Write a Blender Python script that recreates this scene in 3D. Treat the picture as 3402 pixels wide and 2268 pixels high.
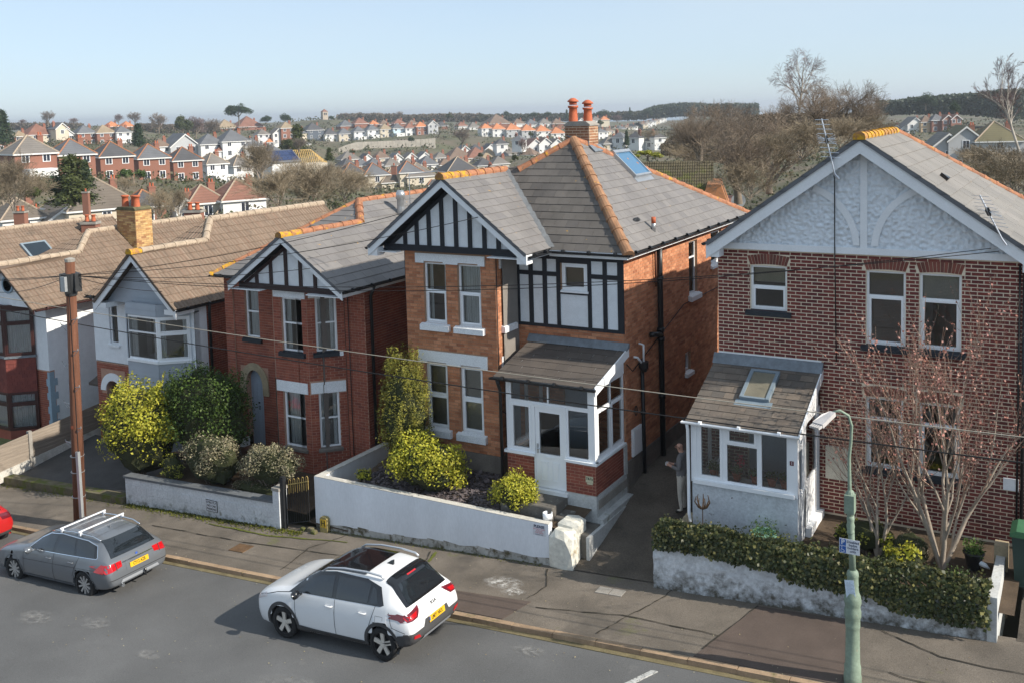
import bpy, bmesh, math, random
from mathutils import Vector, Matrix, noise
from mathutils.bvhtree import BVHTree
R = math.radians
random.seed(7)
for o in list(bpy.data.objects): bpy.data.objects.remove(o, do_unlink=True)
scene = bpy.context.scene
col = scene.collection

# ---------------------------------------------------------------- camera, sky, sun, exposure
H = 10.5                                   # camera height above the road at the white car
YAW, PITCH, ROLL, FPX, CX, CY = -.5272, .0838, -.0274, 3342.6, 1701., 648.3
def _axes():
    cy, sy, cp, sp = math.cos(YAW), math.sin(YAW), math.cos(PITCH), math.sin(PITCH)
    f = Vector((sy*cp, cy*cp, -sp)); r = Vector((cy, -sy, 0)); u = r.cross(f)
    cr, sr = math.cos(ROLL), math.sin(ROLL)
    return cr*r+sr*u, -sr*r+cr*u, f
CR, CU, CF = _axes()
cam = bpy.data.cameras.new('camera'); camo = bpy.data.objects.new('camera', cam); col.objects.link(camo)
cam.sensor_width = 36; cam.lens = FPX/3402*36; cam.shift_y = -(1134-CY)/3402; cam.clip_start = .5; cam.clip_end = 30000
m3 = Matrix((CR, CU, -CF)).transposed()
camo.matrix_world = Matrix.Translation((0, 0, H)) @ m3.to_4x4()
scene.camera = camo
SUN_EL, SUN_AZ = R(34.2), R(3.5)             # sun over +x, a little towards +y
world = bpy.data.worlds.new('World'); scene.world = world; world.use_nodes = True
wn = world.node_tree.nodes; wl = world.node_tree.links
sky = wn.new('ShaderNodeTexSky'); sky.sky_type = 'NISHITA'; sky.sun_disc = False
sky.sun_elevation = SUN_EL; sky.sun_rotation = math.pi/2-SUN_AZ; sky.altitude = 0; sky.air_density = .8; sky.dust_density = .5; sky.ozone_density = 4.5
wn['Background'].inputs['Strength'].default_value = .12
tc = wn.new('ShaderNodeTexCoord'); mp = wn.new('ShaderNodeMapping'); mp.inputs['Scale'].default_value = (1.2, 1.2, 5); wl.new(tc.outputs['Generated'], mp.inputs[0])
nz = wn.new('ShaderNodeTexNoise'); nz.inputs['Scale'].default_value = 1.6; nz.inputs['Detail'].default_value = 6; wl.new(mp.outputs[0], nz.inputs['Vector'])
rp = wn.new('ShaderNodeMapRange'); rp.inputs[1].default_value = .3; rp.inputs[2].default_value = .75; rp.inputs[3].default_value = .50; rp.inputs[4].default_value = .78; wl.new(nz.outputs['Fac'], rp.inputs[0])
mx = wn.new('ShaderNodeMix'); mx.data_type = 'RGBA'; mx.inputs[7].default_value = (4.35, 5.1, 5.7, 1); wl.new(rp.outputs[0], mx.inputs[0]); wl.new(sky.outputs[0], mx.inputs[6])   # veil of thin high cloud
wl.new(mx.outputs[2], wn['Background'].inputs[0])
sl = bpy.data.lights.new('sun', 'SUN'); sl.energy = 4.7; sl.angle = R(.55); sl.color = (1, .92, .80)
so = bpy.data.objects.new('sun', sl); col.objects.link(so)
sdir = Vector((math.cos(SUN_EL)*math.cos(SUN_AZ), math.cos(SUN_EL)*math.sin(SUN_AZ), math.sin(SUN_EL)))
so.rotation_euler = (-sdir).to_track_quat('-Z', 'Y').to_euler(); so.location = sdir*200
scene.view_settings.view_transform = 'Standard'; scene.view_settings.look = 'None'
scene.view_settings.exposure = 0.45; scene.view_settings.gamma = 1
scene.cycles.max_bounces = 6; scene.cycles.transparent_max_bounces = 12; scene.cycles.use_denoising = True
scene.cycles.caustics_reflective = False; scene.cycles.caustics_refractive = False

def ray(u, v): return CR*((u-CX)/FPX)-CU*((v-CY)/FPX)+CF
def at(u, v, dist):                        # the point seen at photo pixel u, v, that many metres away on the ground plan
    d = ray(u, v); return Vector((0, 0, H))+d*(dist/math.hypot(d.x, d.y))
def road_z(x): return .065*(x+13)
def pave_z(x, y): return .065*(x+13)+.1+.02*(y-16.6)

# ---------------------------------------------------------------- mesh helpers
class MB:
    def __init__(s): s.v = []; s.f = []; s.m = []
    def poly(s, pts, m=0):
        n = len(s.v); s.v.extend([tuple(p) for p in pts]); s.f.append(tuple(range(n, n+len(pts)))); s.m.append(m); return s
    def obox(s, c, u, v, w, m=0, faces=(1, 1, 1, 1, 1, 1)):
        c, u, v, w = Vector(c), Vector(u), Vector(v), Vector(w); n = len(s.v)
        for k in (-1, 1):
            for j in (-1, 1):
                for i in (-1, 1): s.v.append(tuple(c+i*u+j*v+k*w))
        F = ((0, 2, 3, 1), (4, 5, 7, 6), (0, 1, 5, 4), (2, 6, 7, 3), (0, 4, 6, 2), (1, 3, 7, 5))
        for q, ff in zip(faces, F):
            if q: s.f.append(tuple(n+a for a in ff)); s.m.append(m)
        return s
    def box(s, x0, x1, y0, y1, z0, z1, m=0):
        return s.obox(((x0+x1)/2, (y0+y1)/2, (z0+z1)/2), ((x1-x0)/2, 0, 0), (0, (y1-y0)/2, 0), (0, 0, (z1-z0)/2), m)
    def prism(s, pts, vec, m=0):
        vec = Vector(vec); a = [Vector(p) for p in pts]; b = [p+vec for p in a]; n = len(a)
        nrm = Vector((0, 0, 0))
        for i in range(n): nrm += a[i].cross(a[(i+1) % n])
        if nrm.dot(vec) > 0: a.reverse(); b.reverse()
        s.poly(a, m); s.poly(list(reversed(b)), m)
        for i in range(n):
            j = (i+1) % n; s.poly((a[j], a[i], b[i], b[j]), m)
        return s
    def tube(s, pts, r, n=8, caps=True, m=0):
        pts = [Vector(p) for p in pts]; rs = r if isinstance(r, (list, tuple)) else [r]*len(pts)
        base = len(s.v); prev = None
        for i, p in enumerate(pts):
            t = (pts[min(i+1, len(pts)-1)]-pts[max(i-1, 0)])
            t = t.normalized() if t.length > 1e-9 else Vector((0, 0, 1))
            if prev is None: a = t.orthogonal().normalized()
            else:
                a = prev-t*prev.dot(t); a = a.normalized() if a.length > 1e-6 else t.orthogonal().normalized()
            prev = a; b = t.cross(a)
            for k in range(n):
                an = 2*math.pi*k/n; s.v.append(tuple(p+(a*math.cos(an)+b*math.sin(an))*rs[i]))
        for i in range(len(pts)-1):
            for k in range(n):
                k2 = (k+1) % n
                s.f.append((base+i*n+k, base+i*n+k2, base+(i+1)*n+k2, base+(i+1)*n+k)); s.m.append(m)
        if caps:
            s.f.append(tuple(base+k for k in reversed(range(n)))); s.m.append(m)
            s.f.append(tuple(base+(len(pts)-1)*n+k for k in range(n))); s.m.append(m)
        return s
    def lathe(s, prof, c=(0, 0, 0), n=16, axis='z', m=0, caps=True):
        c = Vector(c); base = len(s.v)
        for r, z in prof:
            for k in range(n):
                an = 2*math.pi*k/n; ca, sa = r*math.cos(an), r*math.sin(an)
                p = {'z': (ca, sa, z), 'y': (ca, z, sa), 'x': (z, ca, sa)}[axis]
                s.v.append(tuple(c+Vector(p)))
        for i in range(len(prof)-1):
            for k in range(n):
                k2 = (k+1) % n; q = (base+i*n+k, base+i*n+k2, base+(i+1)*n+k2, base+(i+1)*n+k)
                s.f.append(q if axis != 'y' else q[::-1]); s.m.append(m)
        if caps:
            s.f.append(tuple(base+k for k in reversed(range(n)))); s.m.append(m)
            s.f.append(tuple(base+(len(prof)-1)*n+k for k in range(n))); s.m.append(m)
        return s
    def mesh(s, name, mats, smooth=False):
        me = bpy.data.meshes.new(name); me.from_pydata(s.v, [], s.f)
        if not isinstance(mats, (list, tuple)): mats = [mats]
        for q in mats: me.materials.append(q)
        if len(mats) > 1: me.polygons.foreach_set('material_index', s.m)
        if smooth: me.polygons.foreach_set('use_smooth', [True]*len(s.f))
        me.update(); return me
    def build(s, name, mats, parent=None, smooth=False, **kw):
        return link(name, s.mesh(name, mats, smooth), parent, **kw)

def link(name, me, parent=None, loc=None, label=None, cat=None, group=None, kind=None):
    o = bpy.data.objects.new(name, me); col.objects.link(o)
    if loc is not None: o.location = loc
    if parent is not None:
        o.parent = parent
        if parent.get('_w'): pass
    return tag(o, label, cat, group, kind)
def tag(o, label=None, cat=None, group=None, kind=None):
    if label: o['label'] = label
    if cat: o['category'] = cat
    if group: o['group'] = group
    if kind: o['kind'] = kind
    return o
def thing(name, label, cat, loc=(0, 0, 0), rotz=0, group=None):
    return tag(_e(name, loc, rotz), label, cat, group)
def _e(name, loc=(0, 0, 0), rotz=0, parent=None):
    o = bpy.data.objects.new(name, None); col.objects.link(o); o.location = loc; o.rotation_euler = (0, 0, rotz); o.empty_display_size = .2
    if parent: o.parent = parent
    return o
def copy_tree(o, parent=None):
    c = o.copy(); col.objects.link(c); c.parent = parent
    for ch in o.children: copy_tree(ch, c)
    return c

class Fr:                                   # a wall or roof plane: a along it, b up it, c out of it
    def __init__(s, o, U, V, N): s.o, s.U, s.V, s.N = Vector(o), Vector(U).normalized(), Vector(V).normalized(), Vector(N).normalized()
    def p(s, a, b, c=0): return s.o+s.U*a+s.V*b+s.N*c
    def box(s, mb, a0, a1, b0, b1, c0, c1, m=0, back=True):
        return mb.obox(s.p((a0+a1)/2, (b0+b1)/2, (c0+c1)/2), s.U*((a1-a0)/2), s.V*((b1-b0)/2), s.N*((c1-c0)/2), m, (1 if back else 0, 1, 1, 1, 1, 1))
def front(y): return Fr((0, y, 0), (1, 0, 0), (0, 0, 1), (0, -1, 0))
def side_r(x): return Fr((x, 0, 0), (0, 1, 0), (0, 0, 1), (1, 0, 0))
def side_l(x): return Fr((x, 0, 0), (0, -1, 0), (0, 0, 1), (-1, 0, 0))

def cut(spans, h0, h1):
    out = []
    for a, b in spans:
        if h1 <= a or h0 >= b: out.append((a, b)); continue
        if h0 > a: out.append((a, h0))
        if h1 < b: out.append((h1, b))
    return out
def wall(fr, a0, a1, b0, b1, holes, t, mb, m=0):       # wall slab with real openings
    bs = sorted({b0, b1, *[min(max(h[2], b0), b1) for h in holes], *[min(max(h[3], b0), b1) for h in holes]})
    for lo, hi in zip(bs, bs[1:]):
        if hi-lo < 1e-4: continue
        sp = [(a0, a1)]
        for h in holes:
            if h[2] < (lo+hi)/2 < h[3]: sp = cut(sp, h[0], h[1])
        for a, b in sp:
            if b-a > 1e-4: fr.box(mb, a, b, lo, hi, -t, 0, m)
    return mb
# ---------------------------------------------------------------- materials
def _nt(name):
    m = bpy.data.materials.new(name); m.use_nodes = True
    return m, m.node_tree.nodes, m.node_tree.links, m.node_tree.nodes['Principled BSDF']
def c4(c): return (c[0], c[1], c[2], 1)
def mul(c, k): return tuple(min(1, x*k) for x in c)
def nmath(n, l, op, a, b=None, clamp=False):
    q = n.new('ShaderNodeMath'); q.operation = op; q.use_clamp = clamp
    for i, x in enumerate((a, b)):
        if x is None: continue
        if isinstance(x, (int, float)): q.inputs[i].default_value = x
        else: l.new(x, q.inputs[i])
    return q.outputs[0]
def nnoise(n, l, vec, scale, detail=3, rough=.55):
    q = n.new('ShaderNodeTexNoise'); q.inputs['Scale'].default_value = scale; q.inputs['Detail'].default_value = detail; q.inputs['Roughness'].default_value = rough
    l.new(vec, q.inputs['Vector']); return q.outputs['Fac']
def nmix(n, l, fac, a, b, mode='MIX'):
    q = n.new('ShaderNodeMix'); q.data_type = 'RGBA'; q.blend_type = mode
    for s, x in ((q.inputs[0], fac), (q.inputs[6], a), (q.inputs[7], b)):
        if isinstance(x, (int, float)): s.default_value = x
        elif isinstance(x, tuple): s.default_value = c4(x)
        else: l.new(x, s)
    return q.outputs[2]
def nramp(n, l, fac, stops, interp='LINEAR'):
    q = n.new('ShaderNodeValToRGB'); l.new(fac, q.inputs[0]); e = q.color_ramp.elements; q.color_ramp.interpolation = interp
    while len(e) < len(stops): e.new(.5)
    for el, (p, c) in zip(e, stops): el.position = p; el.color = c4(c) if not isinstance(c, (int, float)) else (c, c, c, 1)
    return q.outputs[0]
def nstep(n, l, fac, lo, hi): return nramp(n, l, fac, [(lo, 0.), (hi, 1.)])
def pm(name, colr, rough=.75, var=.18, scale=6, bump=0, bscale=60, metal=0, spec=.4, tones=None, spots=None, dirt=None, coat=0, stretch=None, fine=.12, course=0):
    """tones: colours picked per piece; spots: (colour, scale, lo, hi) patches; dirt: (colour, z0, z1, strength) below a height, broken up by noise"""
    m, n, l, b = _nt(name); geo = n.new('ShaderNodeNewGeometry'); pos = geo.outputs['Position']
    if stretch:
        mp = n.new('ShaderNodeMapping'); mp.inputs['Scale'].default_value = stretch; l.new(pos, mp.inputs[0]); pos2 = mp.outputs[0]
    else: pos2 = pos
    nz = nnoise(n, l, pos2, scale)
    if tones:
        oi = n.new('ShaderNodeObjectInfo')
        fr = nmath(n, l, 'FRACT', nmath(n, l, 'ADD', geo.outputs['Random Per Island'], nmath(n, l, 'MULTIPLY', oi.outputs['Random'], 7.31)))
        k = len(tones); c = nramp(n, l, fr, [(i/(k-1), t) for i, t in enumerate(tones)])
    else: c = colr
    sh = nramp(n, l, nz, [(.25, 1-var), (.75, 1+var)])
    c = nmix(n, l, 1.0, c, sh, 'MULTIPLY')
    if fine:
        fz = nnoise(n, l, pos2, bscale*.8, 2, .6); c = nmix(n, l, 1.0, c, nramp(n, l, fz, [(.3, 1-fine), (.7, 1+fine)]), 'MULTIPLY')
    if course:                                      # tile courses too far off to build; shade under each lap painted into the colour
        sx = n.new('ShaderNodeSeparateXYZ'); l.new(pos, sx.inputs[0]); c = nmix(n, l, 1.0, c, nramp(n, l, nmath(n, l, 'FRACT', nmath(n, l, 'DIVIDE', sx.outputs[2], course)), [(0, .62), (.22, 1.04), (1, 1.04)]), 'MULTIPLY')
    for sp in (spots or []):
        f = nstep(n, l, nnoise(n, l, pos, sp[1], 4, .65), sp[2], sp[3]); c = nmix(n, l, f, c, sp[0])
    if dirt:
        dc, z0, z1, st = dirt[:4]; sx = n.new('ShaderNodeSeparateXYZ'); l.new(pos, sx.inputs[0])
        zz = nmath(n, l, 'SUBTRACT', sx.outputs[2], nmath(n, l, 'MULTIPLY', sx.outputs[0], dirt[4] if len(dirt) > 4 else 0))
        g = nmath(n, l, 'DIVIDE', nmath(n, l, 'SUBTRACT', z1, zz), z1-z0, True)
        f = nmath(n, l, 'ADD', g, nmath(n, l, 'MULTIPLY', nmath(n, l, 'SUBTRACT', nnoise(n, l, pos, 5, 5, .7), .5), 1.6))
        f = nmath(n, l, 'MULTIPLY', nstep(n, l, f, .45, .95), st); c = nmix(n, l, f, c, dc)
    l.new(c, b.inputs['Base Color'])
    b.inputs['Roughness'].default_value = rough; b.inputs['Metallic'].default_value = metal; b.inputs['Specular IOR Level'].default_value = spec
    if coat: b.inputs['Coat Weight'].default_value = coat; b.inputs['Coat Roughness'].default_value = .03
    if bump:
        bp = n.new('ShaderNodeBump'); bp.inputs['Strength'].default_value = bump; bp.inputs['Distance'].default_value = .02
        l.new(nnoise(n, l, pos2, bscale, 4, .6), bp.inputs['Height']); l.new(bp.outputs[0], b.inputs['Normal'])
    return m
def glassm(name, tint=(.85, .9, .9), ior=1.75, rough=.0, refl=(1, 1, 1)):
    m, n, l, b = _nt(name); n.remove(b)
    t = n.new('ShaderNodeBsdfTransparent'); t.inputs[0].default_value = c4(tint)
    g = n.new('ShaderNodeBsdfGlossy'); g.inputs['Roughness'].default_value = rough; g.inputs[0].default_value = c4(refl)
    f = n.new('ShaderNodeFresnel'); f.inputs[0].default_value = ior
    x = n.new('ShaderNodeMixShader'); l.new(f.outputs[0], x.inputs[0]); l.new(t.outputs[0], x.inputs[1]); l.new(g.outputs[0], x.inputs[2])
    l.new(x.outputs[0], n['Material Output'].inputs[0]); return m
def leafm(name, tones, rough=.55, trans=.25):
    m, n, l, b = _nt(name); geo = n.new('ShaderNodeNewGeometry'); k = len(tones)
    c = nramp(n, l, geo.outputs['Random Per Island'], [(i/(k-1), t) for i, t in enumerate(tones)])
    big = nnoise(n, l, geo.outputs['Position'], 1.6, 2); c = nmix(n, l, 1.0, c, nramp(n, l, big, [(.3, .7), (.7, 1.3)]), 'MULTIPLY')
    l.new(c, b.inputs['Base Color']); b.inputs['Roughness'].default_value = rough; b.inputs['Specular IOR Level'].default_value = .3
    tr = n.new('ShaderNodeBsdfTranslucent'); l.new(c, tr.inputs[0]); x = n.new('ShaderNodeMixShader'); x.inputs[0].default_value = trans
    l.new(b.outputs[0], x.inputs[1]); l.new(tr.outputs[0], x.inputs[2]); l.new(x.outputs[0], n['Material Output'].inputs[0]); return m

M = {}
M['brickA'] = pm('brick_orange', (.4, .15, .07), .85, .22, 3, .35, 55, tones=[(.40, .155, .075), (.50, .215, .11), (.57, .265, .145), (.46, .185, .09), (.33, .125, .065), (.53, .235, .12)])
M['brickB'] = pm('brick_red', (.3, .08, .05), .85, .2, 3, .3, 55, tones=[(.25, .068, .042), (.31, .09, .055), (.27, .075, .045), (.21, .06, .042), (.33, .105, .06)])
M['brickD'] = pm('brick_crimson', (.2, .04, .035), .85, .2, 3, .3, 55, tones=[(.14, .03, .027), (.18, .04, .033), (.21, .055, .042), (.115, .032, .03), (.16, .036, .032)])
M['brickP'] = pm('brick_porch', (.25, .07, .05), .85, .2, 3, .3, 55, tones=[(.21, .055, .038), (.26, .07, .045), (.30, .085, .055), (.19, .05, .036)])
M['brickY'] = pm('brick_buff', (.5, .3, .12), .85, .2, 3, .3, 55, tones=[(.52, .33, .13), (.58, .40, .18), (.42, .24, .09), (.30, .15, .07), (.55, .36, .16)])
M['brickK'] = pm('brick_chimney', (.3, .15, .08), .85, .2, 3, .3, 55, tones=[(.30, .14, .075), (.24, .12, .07), (.34, .17, .09), (.20, .10, .06)], spots=[((.42, .36, .26), 3, .58, .7)])
M['mortarA'] = pm('mortar_tan', (.36, .22, .14), .95, .15, 6, .3, 80)
M['mortarB'] = pm('mortar_pinkish', (.42, .25, .18), .95, .15, 6, .3, 80)
M['mortarD'] = pm('mortar_cream', (.74, .64, .49), .95, .12, 6, .3, 80)
M['mortarP'] = pm('mortar_porch', (.45, .28, .19), .95, .15, 6, .3, 80)
M['slate'] = pm('slate_grey', (.2, .19, .185), .62, .14, 1.2, .12, 90, tones=[(.16, .152, .15), (.185, .175, .17), (.172, .163, .158), (.195, .184, .176), (.152, .144, .142)], spots=[((.50, .27, .02), 5.5, .70, .73), ((.11, .105, .10), 1.1, .62, .8)])
M['slateD'] = pm('slate_brown_grey', (.2, .19, .18), .66, .14, 1.2, .12, 90, tones=[(.205, .19, .172), (.225, .208, .19), (.19, .178, .164), (.215, .2, .18)], spots=[((.50, .30, .06), 4, .71, .75)])
M['slateOld'] = pm('slate_porch_old', (.16, .14, .12), .7, .2, 3, .2, 60, tones=[(.12, .10, .084), (.155, .128, .104), (.10, .09, .08), (.17, .14, .112), (.13, .112, .096)], spots=[((.25, .19, .15), 2, .62, .72)])
M['tile'] = pm('tile_concrete_brown', (.3, .22, .16), .85, .16, 1.5, .2, 60, tones=[(.19, .138, .10), (.225, .168, .125), (.165, .12, .087), (.205, .148, .107), (.20, .132, .094)], spots=[((.27, .22, .16), 6, .66, .73), ((.11, .085, .065), 1.3, .6, .74)])
M['felt'] = pm('shingle_brown', (.12, .10, .085), .9, .15, 2, .2, 80, tones=[(.088, .074, .064), (.10, .084, .072), (.08, .068, .06)])
M['ridgeO'] = pm('ridge_terracotta', (.42, .17, .08), .85, .25, 4, .3, 40, tones=[(.30, .13, .07), (.38, .17, .09), (.27, .12, .07)], spots=[((.52, .27, .03), 4.5, .60, .66), ((.17, .12, .08), 3.5, .58, .68)])
M['ridgeH'] = pm('ridge_hip_brown', (.3, .16, .09), .9, .25, 5, .4, 40, tones=[(.31, .165, .09), (.27, .15, .085), (.34, .185, .10)], spots=[((.60, .31, .03), 3.5, .66, .7), ((.15, .12, .08), 2.5, .60, .70)])
M['ridgeL'] = pm('ridge_lichen', (.34, .17, .07), .9, .3, 5, .5, 40, spots=[((.58, .32, .02), 6, .44, .56), ((.24, .16, .08), 9, .58, .64)])
M['ridgeC'] = pm('ridge_concrete', (.36, .29, .22), .9, .2, 5, .3, 40, tones=[(.36, .29, .215), (.40, .32, .24), (.33, .26, .195)], spots=[((.62, .33, .03), 2.6, .72, .75)])
M['white'] = pm('white_paint', (.78, .80, .82), .55, .04, 4, .05, 30, fine=.03)
M['upvc'] = pm('white_frame', (.84, .86, .88), .32, .02, 4, 0, fine=.01, spec=.5)
M['render'] = pm('white_render_rough', (.76, .79, .82), .9, .06, 5, .0, fine=.05)
M['stucco'] = pm('white_stucco', (.74, .78, .82), .9, .06, 5, 1.0, 18, fine=.06)
M['panelw'] = pm('white_panel_render', (.76, .79, .82), .85, .06, 5, .5, 60, fine=.05, spots=[((.30, .22, .13), 5, .735, .76)])
M['stone'] = pm('white_stone', (.76, .78, .80), .75, .06, 4, .15, 40, spots=[((.35, .24, .15), 9, .70, .74)])
M['black'] = pm('black_timber', (.012, .014, .02), .6, .2, 5, .1, 30)
M['maroon'] = pm('maroon_timber', (.035, .018, .018), .6, .2, 5, .1, 30)
M['gutter'] = pm('black_plastic', (.015, .016, .018), .35, .1, 5, 0, fine=.03)
M['slsill'] = pm('dark_slate_sill', (.018, .024, .032), .5, .1, 5, 0)
M['lead'] = pm('lead_flashing', (.15, .175, .20), .45, .25, 5, .5, 14, spec=.6)
M['zinc'] = pm('zinc', (.45, .47, .49), .35, .1, 4, 0, metal=.7)
M['glass'] = glassm('window_glass', (.93, .95, .95), 1.9)
M['glasscar'] = glassm('car_glass', (.18, .21, .22), 1.9)
M['carcab'] = pm('car_interior', (.02, .02, .022), .8, .1, 4)
M['curtain'] = pm('net_curtain', (.78, .80, .80), .9, .12, 3, 0, stretch=(6, 6, .4))
M['blind'] = pm('venetian_blind', (.62, .58, .50), .6, .08, 3)
M['blindbr'] = pm('brown_blind', (.30, .235, .20), .7, .08, 3)
M['dark'] = pm('dark_interior', (.03, .028, .026), .9, .1, 3)
M['room'] = pm('room_wall', (.22, .20, .18), .9, .1, 3)
M['terracotta'] = pm('terracotta_pot', (.45, .12, .055), .8, .15, 5, .1, 30)
M['concrete'] = pm('concrete', (.30, .28, .25), .9, .2, 3, .3, 40)
M['plinth'] = pm('cement_plinth', (.17, .15, .13), .95, .3, 2, .4, 30)
M['timbernew'] = pm('new_timber', (.62, .42, .16), .8, .15, 3)
M['fence'] = pm('weathered_fence', (.32, .27, .22), .9, .25, 3, .3, 30, stretch=(1, .2, 6))
M['pole'] = pm('creosoted_pole', (.135, .055, .03), .85, .3, 2, .4, 30, stretch=(8, 8, .6))
M['wood'] = pm('brown_wood', (.14, .06, .035), .8, .2, 3, .2, 30)
M['bark'] = pm('bark_brown', (.19, .155, .12), .95, .25, 3, .3, 30)
M['barkpale'] = pm('bark_pale', (.30, .25, .20), .95, .3, 3, .3, 30)
M['twig'] = pm('twig_brown', (.20, .155, .115), .95, .25, .4)
M['twigrey'] = pm('twig_greyish', (.19, .155, .13), .95, .25, .4)
M['twigpurple'] = pm('twig_purple', (.17, .12, .115), .95, .25, .4)
M['birch'] = pm('birch_bark', (.42, .38, .33), .9, .35, 2, .2, 20)
M['cable'] = pm('cable_black', (.01, .01, .011), .6, .1, 3)
M['cablepale'] = pm('cable_pale', (.36, .33, .27), .6, .1, 3)
M['metal'] = pm('aluminium', (.55, .57, .60), .3, .05, 3, 0, metal=.8, fine=.02)
M['steel'] = pm('galvanised', (.42, .44, .45), .45, .1, 3, 0, metal=.5)
M['lampgreen'] = pm('green_cast_iron', (.20, .26, .20), .6, .15, 3, .3, 25, spots=[((.26, .24, .17), 6, .66, .74)])
M['wallwhite'] = pm('painted_wall', (.75, .78, .82), .85, .07, 1.4, .12, 30, fine=.04, stretch=(1, 1, .35), dirt=((.20, .17, .11), .70, 1.18, .9, .055), spots=[((.42, .40, .34), 1.1, .68, .9)])
M['wallrough'] = pm('roughcast_wall', (.60, .62, .64), .95, .15, 3, 1.0, 16, fine=.15, dirt=((.075, .064, .042), .70, 1.95, .96, .055))
M['wallcope'] = pm('coping_dirty_white', (.50, .51, .50), .9, .15, 3, .3, 30, spots=[((.25, .24, .18), 3, .6, .75)])
M['wallB'] = pm('mossy_white_wall', (.62, .64, .66), .9, .12, 2, .4, 24, dirt=((.06, .062, .022), .40, 1.38, .95, .055), spots=[((.15, .14, .08), 1.4, .60, .68)])
M['road'] = pm('asphalt_road', (.115, .116, .116), .88, .2, .5, .35, 70, fine=.22, spots=[((.20, .195, .185), .8, .66, .82), ((.30, .29, .27), 6.5, .765, .78)])
M['pave'] = pm('asphalt_pavement', (.15, .128, .104), .92, .32, .9, .4, 60, fine=.28, spots=[((.12, .13, .035), .75, .64, .78), ((.09, .078, .065), .5, .55, .68), ((.22, .19, .15), 14, .70, .73)])
M['pavepatch'] = pm('pavement_patch_brown', (.10, .075, .062), .9, .15, 2, .35, 80, fine=.2)
M['drive'] = pm('driveway_concrete', (.105, .088, .07), .92, .35, 1.1, .5, 40, fine=.25, spots=[((.035, .032, .028), .9, .55, .72)])
M['kerb'] = pm('kerb_sandstone', (.34, .235, .15), .9, .25, 3, .4, 40, tones=[(.34, .235, .15), (.30, .21, .135), (.37, .26, .165)], spots=[((.16, .14, .06), 2.5, .60, .72)])
M['gully'] = pm('gutter_moss', (.17, .14, .075), .95, .3, 4, .4, 40)
M['slatechip'] = pm('slate_chips', (.10, .088, .095), .8, .3, 5, 0, tones=[(.07, .062, .07), (.12, .10, .105), (.16, .13, .125), (.09, .08, .09)])
M['soil'] = pm('soil', (.075, .052, .033), .95, .3, 4, .6, 30)
M['grass'] = pm('grass', (.10, .115, .04), .95, .35, .25, .3, 20, spots=[((.16, .125, .07), .05, .5, .65)])
M['moss'] = pm('moss', (.105, .12, .015), .95, .35, 3, .6, 40)
M['far'] = pm('far_ground', (.085, .085, .042), .95, .4, .05, 0, spots=[((.13, .105, .07), .06, .45, .6), ((.16, .15, .14), .11, .66, .7)])
M['sea'] = pm('sea', (.10, .17, .24), .35, .05, .001, 0, fine=0)
for k, t in (('fslate', (.12, .125, .135)), ('fgrey', (.165, .15, .135)), ('fdark', (.075, .075, .08)), ('fbrown', (.17, .12, .09)), ('fred', (.21, .10, .07)), ('forange', (.46, .18, .08)), ('ftan', (.27, .21, .14)), ('ftile', (.135, .112, .09)), ('fmoss', (.13, .115, .06))):
    M[k] = pm('far_roof_'+k[1:], t, .8, .18, .35, .0, fine=.08, course=.33)
for k, t in (('wwhite', (.68, .68, .67)), ('wcream', (.56, .50, .40)), ('wbrick', (.25, .115, .08)), ('wblue', (.46, .58, .66)), ('wgrey', (.42, .43, .44)), ('wdark', (.10, .12, .15)), ('wbuff', (.55, .40, .25)), ('worange', (.50, .22, .10)), ('wstone', (.42, .36, .29))):
    M[k] = pm('far_wall_'+k[1:], t, .85, .1, .2, .0, fine=.08)
M['gold'] = leafm('leaf_golden', [(.36, .35, .03), (.48, .46, .045), (.27, .29, .035), (.58, .52, .07), (.18, .22, .03)])
M['gold2'] = leafm('leaf_golden_green', [(.25, .26, .035), (.34, .34, .05), (.17, .20, .032), (.42, .40, .07), (.11, .15, .028)])
M['hedge'] = leafm('leaf_dark_green', [(.045, .085, .016), (.075, .125, .024), (.036, .062, .015), (.115, .17, .034)])
M['ivy'] = leafm('leaf_ivy', [(.03, .045, .018), (.06, .075, .028), (.04, .055, .02), (.11, .115, .045), (.22, .20, .07)], .4)
M['varieg'] = leafm('leaf_variegated', [(.30, .27, .16), (.20, .19, .11), (.40, .36, .24), (.13, .14, .075), (.33, .27, .20)])
M['yew'] = leafm('leaf_golden_yew', [(.24, .22, .035), (.14, .15, .028), (.36, .32, .06), (.08, .10, .02), (.28, .26, .05)])
M['pine'] = leafm('needle_dark', [(.022, .042, .018), (.035, .062, .024), (.05, .08, .03), (.028, .05, .02)])
M['pine2'] = leafm('needle_olive', [(.06, .075, .022), (.085, .10, .03), (.045, .06, .02)])
M['scrub'] = leafm('scrub_brown', [(.16, .125, .08), (.20, .16, .105), (.12, .10, .065), (.13, .13, .06)])
M['blossom'] = leafm('blossom_pink', [(.50, .25, .22), (.42, .20, .16), (.36, .16, .12), (.55, .36, .30)])
M['plant'] = leafm('leaf_plant', [(.05, .10, .02), (.09, .16, .03), (.14, .19, .05)])
M['woods'] = leafm('woods_far', [(.045, .055, .03), (.07, .07, .035), (.10, .085, .055), (.035, .05, .032)])
M['footing'] = pm('crumbling_footing', (.42, .41, .38), .95, .25, 3, .8, 14, spots=[((.10, .085, .05), 3.5, .48, .62)])
M['walltop'] = pm('wall_top_weathered', (.55, .53, .48), .9, .15, 3, .3, 30, spots=[((.30, .27, .20), 2.2, .55, .75)])
M['noticew'] = pm('notice_white', (.62, .64, .68), .6, .05, 9); M['navy'] = pm('navy_print', (.02, .03, .08), .6, .05, 4); M['pinkred'] = pm('faded_red_print', (.55, .18, .22), .7, .1, 9)
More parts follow.
